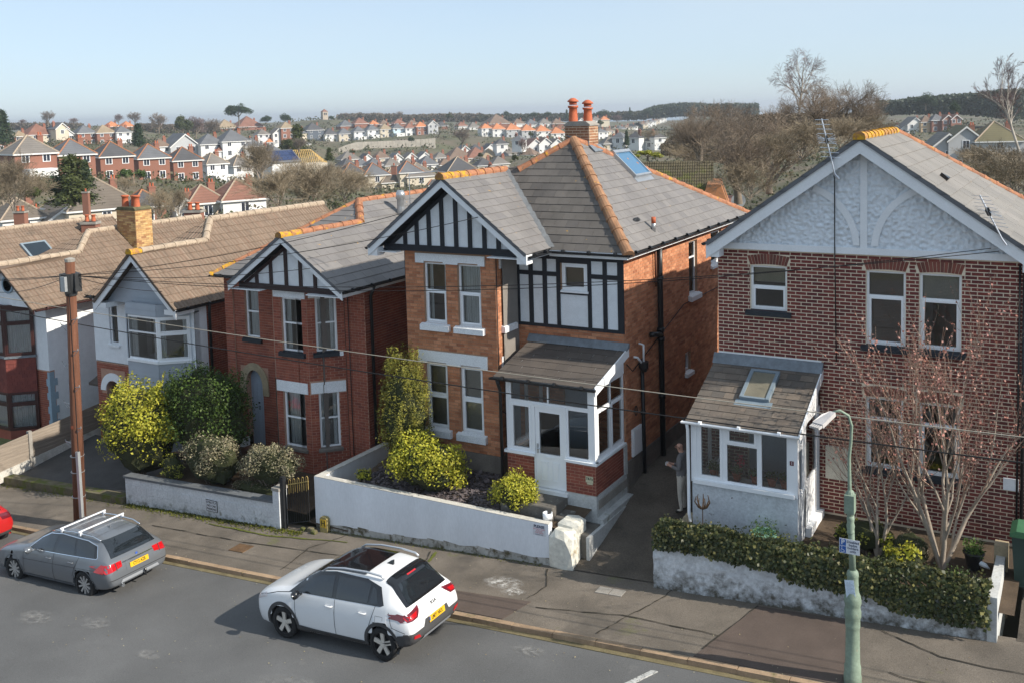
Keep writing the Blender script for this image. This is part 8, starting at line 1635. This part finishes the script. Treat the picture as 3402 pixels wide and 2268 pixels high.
V['bushA'] = blob(151, (4, 4, 4), 4200, .5, M['pine'], 3.8, 22, .45); V['bushB'] = blob(152, (4, 3.6, 3), 3600, .45, M['pine2'], 5); V['hedgeA'] = blob(153, (4, 2.5, 2), 3000, .4, M['hedge'], 2); V['pinetop'] = blob(154, (5.5, 5.5, 3.2), 5200, .55, M['pine'], 6.8, 26, .5)
V['hedgeB'] = blob(155, (4, 2.5, 2), 3000, .4, M['gold2'], 2)
HGT = dict(oakA=9.5, oakB=9.5, oakC=9.5, birchA=14, birchB=14, scrubA=6, scrubB=6, roundA=12, roundB=12, conA=10, conB=10, bushA=8.8, bushB=8, hedgeA=4.2, hedgeB=4.2, pinetop=11)
NM = dict(oakA='bare_tree', oakB='bare_tree', oakC='bare_tree', birchA='birch_tree', birchB='birch_tree', scrubA='bare_scrub_tree', scrubB='bare_scrub_tree', roundA='bare_tree', roundB='bare_tree', conA='conifer_tree', conB='conifer_tree', bushA='evergreen_tree', bushB='evergreen_tree', hedgeA='evergreen_bush', hedgeB='evergreen_bush', pinetop='pine_tree')
for q in V:                                             # true height of each model
    HGT[q] = max(max((v.co.z for v in me.vertices), default=0) for _, me in V[q])
def T(kind, k, x, yb, yt, dist, label, wide=1, rz=None, group=None):
    p = pix(k, x, yb, dist); h = (yb-yt)/CROP[k][2]/FPX*dist*1.02; s = h/HGT[kind]; t = tree_from(NM[kind], label, 'tree' if 'bush' not in NM[kind] else 'bush', V[kind], p, s*wide, rz if rz is not None else random.uniform(0, 6.28), group, s); return t
rz0 = 0
T('oakA', 'r', 2230, 990, 180, 52, 'big spreading bare oak behind the mossy roof', 1.25, .4); T('oakB', 'r', 2500, 900, 130, 66, 'bare oak left of the white gable aerial', 1.2, 1.3); T('oakC', 'r', 1900, 700, 110, 84, 'bare tree with drooping twigs above the mossy roof', 1.2, 2.2); T('oakB', 'r', 1760, 640, 170, 95, 'leftmost bare tree of the brown wood right of the chimney', 1.1, .2); T('oakA', 'r', 2120, 640, 90, 98, 'tall bare tree in the middle of the brown wood', 1.2, 3.0); T('oakC', 'R', 560, 850, 330, 74, 'bare tree behind the tv aerial', 1.3, 4.0); T('oakA', 'R', 900, 830, 330, 82, 'bare tree just above the white gable peak', 1.15, 5.1); T('oakB', 'R', 250, 800, 450, 100, 'bare tree under the tall birch', 1.3, .9); T('oakC', 'R', 1030, 800, 430, 98, 'bare tree at the right end of the brown wood', 1.2, 2.9); T('oakA', 'R', 700, 700, 370, 120, 'bare tree behind the brown wood right of the birch', 1.3, 1.7); T('oakB', 'r', 2350, 650, 110, 115, 'bare tree behind the brown wood left of the birch', 1.3, 2.5)
T('scrubA', 'R', 120, 1150, 700, 58, 'low bare scrub left of the white gable board', 1.5, .3); T('scrubB', 'R', 420, 1000, 620, 62, 'low bare scrub behind the gable board', 1.6, 1.3); T('scrubA', 'R', 760, 900, 600, 66, 'low bare scrub below the gable peak', 1.6, 2.0); T('scrubB', 'r', 2330, 950, 560, 50, 'bare scrub beside the orange brick gable', 1.4, 5.5); T('scrubA', 'r', 1850, 700, 400, 90, 'bare scrub behind the mossy roof ridge', 1.8, 1.1); T('scrubB', 'R', 1000, 830, 560, 85, 'bare scrub above the lichen ridge', 1.7, .1)
T('birchA', 'R', 395, 720, 60, 105, 'tall pale birch standing above the brown wood', 1.0, 1.1); T('birchB', 'R', 2330, 1060, 185, 70, 'pale birch at the right edge of the picture', .9, .5); T('scrubB', 'R', 2150, 1250, 850, 60, 'brown scrub below the dark tiled house', 2.0, .5); T('scrubA', 'R', 1950, 1100, 850, 75, 'brown scrub left of the right edge birch', 1.6, .9); T('scrubA', 'R', 2330, 1350, 950, 55, 'brown scrub at the right edge behind the roof slope', 2, 3)
T('scrubA', 'z2', 330, 1010, 640, 62, 'large bare bush left of the metal flue', 1.5, .2); T('scrubB', 'z2', 620, 1040, 600, 66, 'largest bare bush behind the slate neighbour roof', 1.5, 1.2); T('scrubA', 'z2', 900, 960, 630, 72, 'bare bush right of the roof frame house', 1.4, 2.4); T('scrubB', 'z2', 480, 900, 560, 85, 'bare bush in front of the solar house', 1.3, 4); T('scrubA', 'z2', 760, 860, 600, 95, 'bare bush below the roof frame', 1.3, 5); T('scrubB', 'z2', 180, 780, 400, 110, 'bare tree beside the white houses left of the conifer', .9, .7); T('scrubA', 'z2', 1020, 880, 680, 90, 'small bare bush among the lower valley roofs', 1.2, 3.3)
T('conB', 'z2', 500, 580, 300, 260, 'broad olive conifer below the church tower', 1.5, .3); T('bushB', 'z2', 420, 580, 420, 250, 'olive evergreen at the foot of the broad conifer', 1.3); T('roundA', 'z2', 510, 560, 410, 230, 'bare round bush before the broad conifer', 1.2); T('conB', 'z2', 770, 610, 500, 200, 'dark evergreen right of the roof frame house', 1.6); T('roundA', 'z2', 1920, 500, 320, 330, 'bare tree at the right end of the pale row', 1.25); T('bushA', 'z2', 1480, 455, 400, 430, 'dark bush below the long pale row', 1.2); T('bushB', 'z2', 970, 560, 520, 300, 'green bush at the foot of the pale fence', 1.6); T('bushB', 'z2', 2080, 600, 540, 280, 'bush among the upper valley bungalows', 1.0)
T('pinetop', 'z1', 2075, 300, 122, 520, 'umbrella shaped pine rising over the left skyline', 1.3); T('conA', 'z1', 30, 470, 200, 330, 'dark conifer at the left edge', 1.5); T('conA', 'z1', 1205, 490, 298, 300, 'dark conifer between the upper and brick rows', 1.6); T('roundA', 'z1', 420, 315, 190, 640, 'large bare tree on the left skyline', 1.3); T('roundB', 'z1', 200, 310, 258, 640, 'low bare tree on the left skyline', 1.7); T('roundB', 'z1', 640, 310, 245, 640, 'reddish bare tree above the white gabled house', 1.6); T('roundA', 'z1', 1170, 310, 195, 600, 'bare tree above the orange roofs', 1.4); T('roundB', 'z1', 1030, 305, 210, 610, 'purplish bare tree left of the orange roofs', 1.2); T('roundA', 'z1', 1380, 380, 205, 480, 'bare tree right of the dark conifer', 1.2); T('roundB', 'z1', 1700, 420, 230, 470, 'bare tree left of the umbrella pine', 1.5); T('bushB', 'z1', 1590, 420, 225, 450, 'ivy covered tree left of the umbrella pine', 1.1); T('roundA', 'z1', 1850, 400, 250, 480, 'bare tree below the umbrella pine', 1.3); T('bushA', 'z1', 2310, 290, 222, 620, 'dark pine clump at the left skyline dip', 1.6)
T('conB', 'z1', 640, 990, 590, 118, 'broad green conifer before the brick row', 1.9, .4); T('conA', 'z1', 750, 850, 620, 135, 'pointed green conifer before the brick row', 1.5); T('bushA', 'z1', 500, 960, 720, 120, 'dark evergreen mass before the brick row', 2.0); T('hedgeA', 'z1', 1160, 800, 685, 165, 'rounded dark bush before the fourth brick house', 1.3); T('scrubA', 'z1', 120, 1060, 560, 95, 'tall bare scrub at the left edge', .9, 1); T('scrubB', 'z1', 30, 1000, 620, 100, 'bare scrub at the extreme left', .9, 3); T('scrubB', 'z1', 280, 960, 700, 105, 'brown scrub left of the green conifers', 1.2, 2); T('bushB', 'z1', 300, 980, 850, 100, 'low yellow-green bush among brown scrub', 1.2); T('scrubA', 'z1', 1080, 880, 740, 120, 'bare bush behind the yellow brick chimney', 1.3, 2); T('scrubB', 'z1', 1380, 1150, 830, 70, 'thin bare tree beside the yellow brick chimney', .9, 4); T('scrubA', 'z1', 1560, 1120, 820, 78, 'thin bare tree left of the red chimney pots', .7, 5); T('scrubA', 'z1', 2260, 800, 430, 150, 'bare tree right of the white houses', .8, 5)
T('bushA', 'z2', 230, 275, 222, 620, 'dark pine left of the church tower', 1.5); T('bushA', 'z2', 390, 290, 200, 600, 'tall dark pine clump left of the church tower', 1.2); T('bushA', 'z2', 785, 262, 220, 740, 'dark tree just right of the church tower', 1.2); T('roundA', 'z2', 1380, 255, 182, 720, 'bare tree on the skyline above the pale row', 1.4); T('roundA', 'z2', 920, 250, 195, 760, 'bare tree right of the church tower', 1.4); T('bushB', 'z2', 1810, 270, 200, 640, 'olive tree on the skyline right of the pale row', 1.2)
T('conA', 'r', 1260, 480, 350, 260, 'dark conifer below the uphill terrace', 1.1); T('hedgeB', 'r', 1440, 605, 520, 75, 'bright green hedge behind the main roof ridge', 2.2, .2); T('bushB', 'r', 1030, 325, 255, 560, 'bright green tree right of the chimney pots', 1.1); T('bushB', 'r', 425, 420, 355, 420, 'small green tree before the orange roofs', 1); T('bushA', 'r', 215, 230, 178, 760, 'small dark pine on the skyline', 1.2); T('bushA', 'r', 450, 240, 188, 740, 'dark rounded pine on the skyline', 1.7); T('bushA', 'r', 570, 240, 185, 730, 'broad dark pine on the skyline', 1.7); T('conA', 'r', 740, 240, 168, 720, 'pointed dark conifer on the skyline left of the chimney', 1.2); T('bushA', 'r', 1050, 245, 168, 740, 'dark pine on the skyline right of the chimney', 1.8); T('conA', 'r', 1288, 215, 150, 800, 'thin dark conifer on the skyline', 1.0); T('bushA', 'r', 1440, 235, 150, 780, 'dark pine above the uphill terrace', 1.2); T('roundB', 'r', 360, 560, 410, 230, 'pale bare tree before the orange roofs', .9); T('bushB', 'r', 290, 640, 555, 200, 'dark bush among bungalows left of the chimney', .9); T('roundB', 'r', 1180, 290, 210, 700, 'reddish bare tree above the uphill terrace', 1.8); T('scrubB', 'r', 1450, 430, 330, 300, 'brown bush at the foot of the uphill terrace', 2.0)
T('bushA', 'R', 1750, 610, 490, 300, 'dark rounded tree right of the red terrace', .8); T('bushA', 'R', 1500, 560, 420, 420, 'tall dark cedar above the red terrace', 1.4)
# woods on the skyline: nobody could count these
def treeline(name, k, pts, dist, mat, label, s=2.6, dens=1.0, seed=1):
    rnd = random.Random(seed); mb = MB()
    for (x0, t0, b0), (x1, t1, b1) in zip(pts, pts[1:]):
        n = int(abs(x1-x0)*dens*20)
        for i in range(n):
            f = rnd.random(); x = x0+(x1-x0)*f; top = t0+(t1-t0)*f; bot = b0+(b1-b0)*f; hump = 10*noise.noise((x*.035, seed, 0))+9*noise.noise((x*.11, seed, 3))+6*noise.noise((x*.4, seed, 5))+rnd.uniform(-3, 3); y = top-hump+(bot-top+hump)*rnd.random()**1.3; dd = dist+rnd.uniform(-30, 30); leaf(mb, pix(k, x, y, dd), s*.55, rnd, None, .7)
    mb.build(name, mat, None, label=label, cat='woods', kind='stuff')
treeline('pine_woods', 'R', [(1080, 500, 590), (1250, 495, 590), (1400, 470, 590), (1600, 455, 590), (1800, 440, 590), (1950, 430, 600), (2100, 405, 620), (2360, 395, 640)], 480, M['woods2'], 'dark pine woods along the right skyline', 2.4, 1.3, 5)
treeline('woodland', 'r', [(1390, 190, 240), (1500, 150, 240), (1620, 130, 230), (1780, 120, 220), (2000, 130, 220), (2400, 125, 230)], 820, M['woods2'], 'dark woodland on the skyline right of the chimney', 3.2, 1.0, 6)
treeline('woodland', 'r', [(-40, 225, 260), (330, 220, 260), (700, 215, 260), (1000, 215, 260), (1200, 200, 250), (1420, 195, 250)], 830, M['woods'], 'mixed woodland on the middle skyline', 3.2, .9, 7)
treeline('woodland', 'z2', [(840, 225, 275), (1000, 212, 270), (1200, 215, 270), (1500, 225, 270), (1750, 215, 265), (2100, 215, 270)], 840, M['woodsbare'], 'brown leafless woodland on the skyline above the pale row', 3.0, 1.0, 8)
treeline('woodland', 'z1', [(-30, 300, 340), (300, 298, 330), (720, 302, 325)], 800, M['woodsbare'], 'brown leafless woodland on the far left skyline', 3.0, .7, 9)
treeline('garden_thicket', 'z1', [(1200, 300, 340), (1500, 310, 430), (1900, 290, 400)], 620, M['woodsbare'], 'brown thicket between the houses on the left hill', 2.2, .9, 10)
treeline('garden_thicket', 'R', [(-30, 620, 760), (300, 600, 800), (700, 600, 800), (1000, 620, 760), (1130, 700, 760)], 125, M['woodsbare'], 'brown thicket deep in the bare wood', .4, 1.5, 11)
treeline('garden_thicket', 'r', [(1560, 480, 560), (1680, 400, 570), (1800, 330, 600), (2360, 310, 640)], 128, M['woodsbare'], 'brown thicket behind the bare wood', .4, 1.5, 12)
# undergrowth, hedges and bare bushes scattered through the gardens of the valley
mb = MB(); rnd = random.Random(77); X, Y = [], []
for i in range(6000): y = 75*(620/75)**rnd.random(); X.append(y*rnd.uniform(-1.9, .1)); Y.append(y)
Z = ground(np.array(X), np.array(Y))
for x, y, z in zip(X, Y, Z):
    r = rnd.uniform(.5, 1.7)*(1+y/500); s = .28*(.6+y/300); 
    for j in range(13): d = Vector((rnd.gauss(0, 1), rnd.gauss(0, 1), abs(rnd.gauss(0, 1)))).normalized(); leaf(mb, Vector((x+d.x*r*1.4, y+d.y*r*1.4, float(z)+.5+d.z*r)), s*2, rnd, d, .7)
mb.build('garden_undergrowth', M['under'], None, label='hedges and undergrowth scattered through the valley gardens', cat='undergrowth', kind='stuff')
# thin haze over the whole place
mb = MB(); mb.box(-17000, 17000, -17000, 17000, -48, 34); hz = mb.build('haze', [], None, kind='stuff', label='thin pale haze over the town and valley', cat='haze')
hm = bpy.data.materials.new('haze_air'); hm.use_nodes = True; hn = hm.node_tree.nodes; hn.remove(hn['Principled BSDF']); hv = hn.new('ShaderNodeVolumePrincipled'); hv.inputs['Color'].default_value = (.80, .87, .95, 1); hv.inputs['Density'].default_value = .00026; hv.inputs['Anisotropy'].default_value = .2
hm.node_tree.links.new(hv.outputs[0], hn['Material Output'].inputs['Volume']); hz.data.materials.append(hm)
# ---------------------------------------------------------------- man on the driveway
def person():
    P = thing('person', 'bald man in grey jumper looking down at a small device in his hands', 'person', (-8.2, 21.6, lot_z(-8.5, 21.6)), 0)
    V_ = []; E_ = []; Rr = []
    def v(x, y, z, r, par=None, r2=None):
        V_.append((x, y, z)); Rr.append((r, r2 or r))
        if par is not None: E_.append((par, len(V_)-1))
        return len(V_)-1
    pel = v(0, 0, .92, .15, r2=.12); w = v(.0, 0, 1.08, .145, pel, .115); ch = v(.02, 0, 1.28, .165, w, .12); nb = v(0, 0, 1.42, .075, ch); nk = v(-.03, 0, 1.48, .055, nb); hd = v(-.06, 0, 1.57, .083, nk, .09); tp = v(-.045, 0, 1.645, .07, hd)
    for s in (-1, 1):
        hp = v(0, s*.095, .84, .095, pel); kn = v(-.02, s*.105, .48, .062, hp); an = v(.02, s*.11, .1, .045, kn); v(-.13, s*.12, .04, .035, an)
        sh = v(.01, s*.18, 1.37, .07, ch); el = v(.03, s*.235, 1.10, .05, sh); wr = v(-.24, s*.07, 1.10, .033, el); pm_ = v(-.31, s*.055, 1.115, .03, wr, .02)
        for k in range(4): f0 = v(-.355, s*(.055+.018*(k-1.5)*0)-s*.012, 1.14-.02*k, .0105, pm_); f1 = v(-.375, s*.03, 1.142-.02*k, .0095, f0); v(-.365, s*.008, 1.145-.02*k, .009, f1)
        t0 = v(-.315, s*.03, 1.15, .012, pm_); v(-.345, s*.012, 1.155, .010, t0)
    me = bpy.data.meshes.new('body'); me.from_pydata(V_, E_, []); o = bpy.data.objects.new('body', me); col.objects.link(o)
    sk = o.modifiers.new('skin', 'SKIN'); lay = me.skin_vertices[0].data
    for i, (a, b) in enumerate(Rr): lay[i].radius = (a, b)
    lay[0].use_root = True; sb = o.modifiers.new('sub', 'SUBSURF'); sb.levels = 2; sb.render_levels = 2
    m2 = bpy.data.meshes.new_from_object(o.evaluated_get(bpy.context.evaluated_depsgraph_get())); bpy.data.objects.remove(o); m2.materials.clear()
    for q in ('jumper', 'trouser', 'skin', 'shoe'): m2.materials.append(M[q])
    for p in m2.polygons: c = p.center; p.material_index = 3 if c.z < .09 else 1 if c.z < .93 else 2 if c.z > 1.455 or c.x < -.21 else 0; p.use_smooth = True
    link('body', m2, P)
    for s in (-1, 1): mb = MB(); mb.lathe([(.012, -.012), (.022, 0), (.012, .012)], (-.03, s*.088, 1.56), 8, 'y'); mb.build('ear', M['skin'], P, True)
    mb = MB(); mb.tube([(-.135, 0, 1.585), (-.165, 0, 1.548), (-.14, 0, 1.54)], [.01, .016, .01], 6); mb.build('nose', M['skin'], P, True); mb = MB(); mb.box(-.142, -.135, -.025, .025, 1.508, 1.514); mb.build('mouth', M['lip'], P)
    mb = MB()
    for s in (-1, 1): mb.tube([(-.15, s*.034+.024*math.cos(t), 1.588+.018*math.sin(t)) for t in [i*.7 for i in range(10)]], .004, 4); mb.tube([(-.145, s*.058, 1.592), (-.03, s*.086, 1.585)], .004, 4)
    mb.build('glasses', M['gutter'], P)
    for s in (-1, 1): mb = MB(); mb.lathe([(.008, 0), (.008, .004)], (-.143, s*.034, 1.586), 8, 'x'); mb.build('eye', M['gutter'], P)
    mb = MB(); mb.box(-8.2-.395, -8.2-.325, 21.6-.045, 21.6+.045, P.location.z+1.085, P.location.z+1.155); d = mb.build('handheld_device', M['satin'], None, label='small silver device held in the bald man\'s hands', cat='device')
person()
# pale paint splash and moss cracks on the pavement, oil marks on the road
def splat(name, x, y, rx, ry, mat, seed, n=26, road=False, dz=.005):
    rnd = random.Random(seed); zf = (lambda a, b: road_z(a)+.018+dz) if road else (lambda a, b: pave_z(a, b)+.012+dz); pts = []
    for i in range(n): t = 6.283*i/n; k = 1+.45*noise.noise((math.cos(t)*1.6, math.sin(t)*1.6, seed)); q = (x+rx*k*math.cos(t), y+ry*k*math.sin(t)); pts.append((q[0], q[1], zf(*q)))
    mb = MB(); mb.poly(pts); mb.build(name, mat, None, kind='structure')
splat('pavement_stain', -10.95, 18.05, .55, .32, M['splash'], 1); splat('pavement_stain', -10.6, 17.75, .3, .2, M['splash'], 2, dz=.007)
for i, (x, y, a, b) in enumerate(((-18.7, 13.5, .5, .25), (-20.2, 13.2, .7, .3), (-16.3, 13.0, .4, .2), (-9.2, 15.9, .5, .2), (-12.6, 13.0, 1.2, .5), (-7.5, 14.5, .9, .3))): splat('road_stain', x, y, a, b, M['roadmark'], 5+i, 20, True)
rnd = random.Random(8)
def crack(pts, w=.012, zf=None, mat=None):
    mb = MB(); P = []
    for (x0, y0), (x1, y1) in zip(pts, pts[1:]):
        for k in range(7): t = k/7; P.append((x0+(x1-x0)*t+rnd.uniform(-.025, .025), y0+(y1-y0)*t+rnd.uniform(-.025, .025)))
    for a, b in zip(P, P[1:]):
        ww = w*rnd.uniform(.5, 1.5); d = Vector((b[0]-a[0], b[1]-a[1])).normalized(); q = Vector((-d.y, d.x))*ww; mb.poly([(a[0]+q.x, a[1]+q.y, pave_z(*a)+.016), (b[0]+q.x, b[1]+q.y, pave_z(*b)+.016), (b[0]-q.x, b[1]-q.y, pave_z(*b)+.016), (a[0]-q.x, a[1]-q.y, pave_z(*a)+.016)])
    mb.build('pavement_crack', mat or M['crackm'], None, kind='structure')
for p in ([(-7.4, 19.0), (-7.6, 18.2), (-7.9, 17.5), (-8.2, 16.66)], [(-22, 17.9), (-19, 17.85), (-16, 18.0), (-13.2, 18.1)], [(-13.5, 18.9), (-13.2, 18.1), (-13.0, 16.7)], [(-9.8, 17.3), (-8.0, 17.6), (-5.6, 17.5)], [(-3.3, 18.7), (-2.2, 18.1), (.5, 17.9)], [(-5.6, 18.85), (-6.15, 16.66)], [(-16.2, 19), (-16.6, 18.1), (-16.4, 16.7)], [(-10.4, 18.95), (-10.0, 18.2), (-10.2, 17.5)], [(-2.9, 17.3), (-1.2, 17.0), (.4, 17.2)]): crack(p)
crack([(-20.5, 18.5), (-18.2, 18.35), (-15.5, 18.75)], .03, mat=M['moss']); crack([(-13.35, 18.9), (-13.2, 18.3)], .03, mat=M['moss'])
# chimney stacks of the houses just behind the row
for k, x0, x1, yt, yb, dist, n, lab in (('z1', 1588, 1778, 1040, 1200, 52, 2, 'red brick chimney stack with two pots behind the grey boarded house'), ('z1', 697, 872, 1140, 1230, 50, 2, 'low brick chimney stack left of the yellow brick one'), ('z1', 706, 780, 880, 1060, 85, 1, 'tall narrow brick chimney stack behind the yellow brick one'), ('z1', 110, 245, 1050, 1180, 75, 2, 'brown chimney stack at far left'), ('z2', 1300, 1358, 655, 730, 210, 1, 'brick chimney stack among the lower valley roofs')):
    a, b = pix(k, x0, yt, dist), pix(k, x1, yt, dist); w = (b-a).length; c = (a+b)/2; hh = (yb-yt)/2.6133/FPX*dist*1.05; t = thing('chimney_stack', lab, 'chimney', (c.x, c.y, c.z-hh), R(25)); mb = MB(); mb.box(-w*.4, w*.4, -w*.25, w*.25, 0, hh); mb.build('stack', M['wbrick'], t); mb = MB(); mb.box(-w*.45, w*.45, -w*.3, w*.3, hh-.12, hh); mb.build('stack_cap', M['concrete'], t)
    for i in range(n): mb = MB(); pot(mb, ((i-(n-1)/2)*w*.36, 0, hh), w*.12, w*.36); mb.build('chimney_pot', M['terracotta'], t, True)
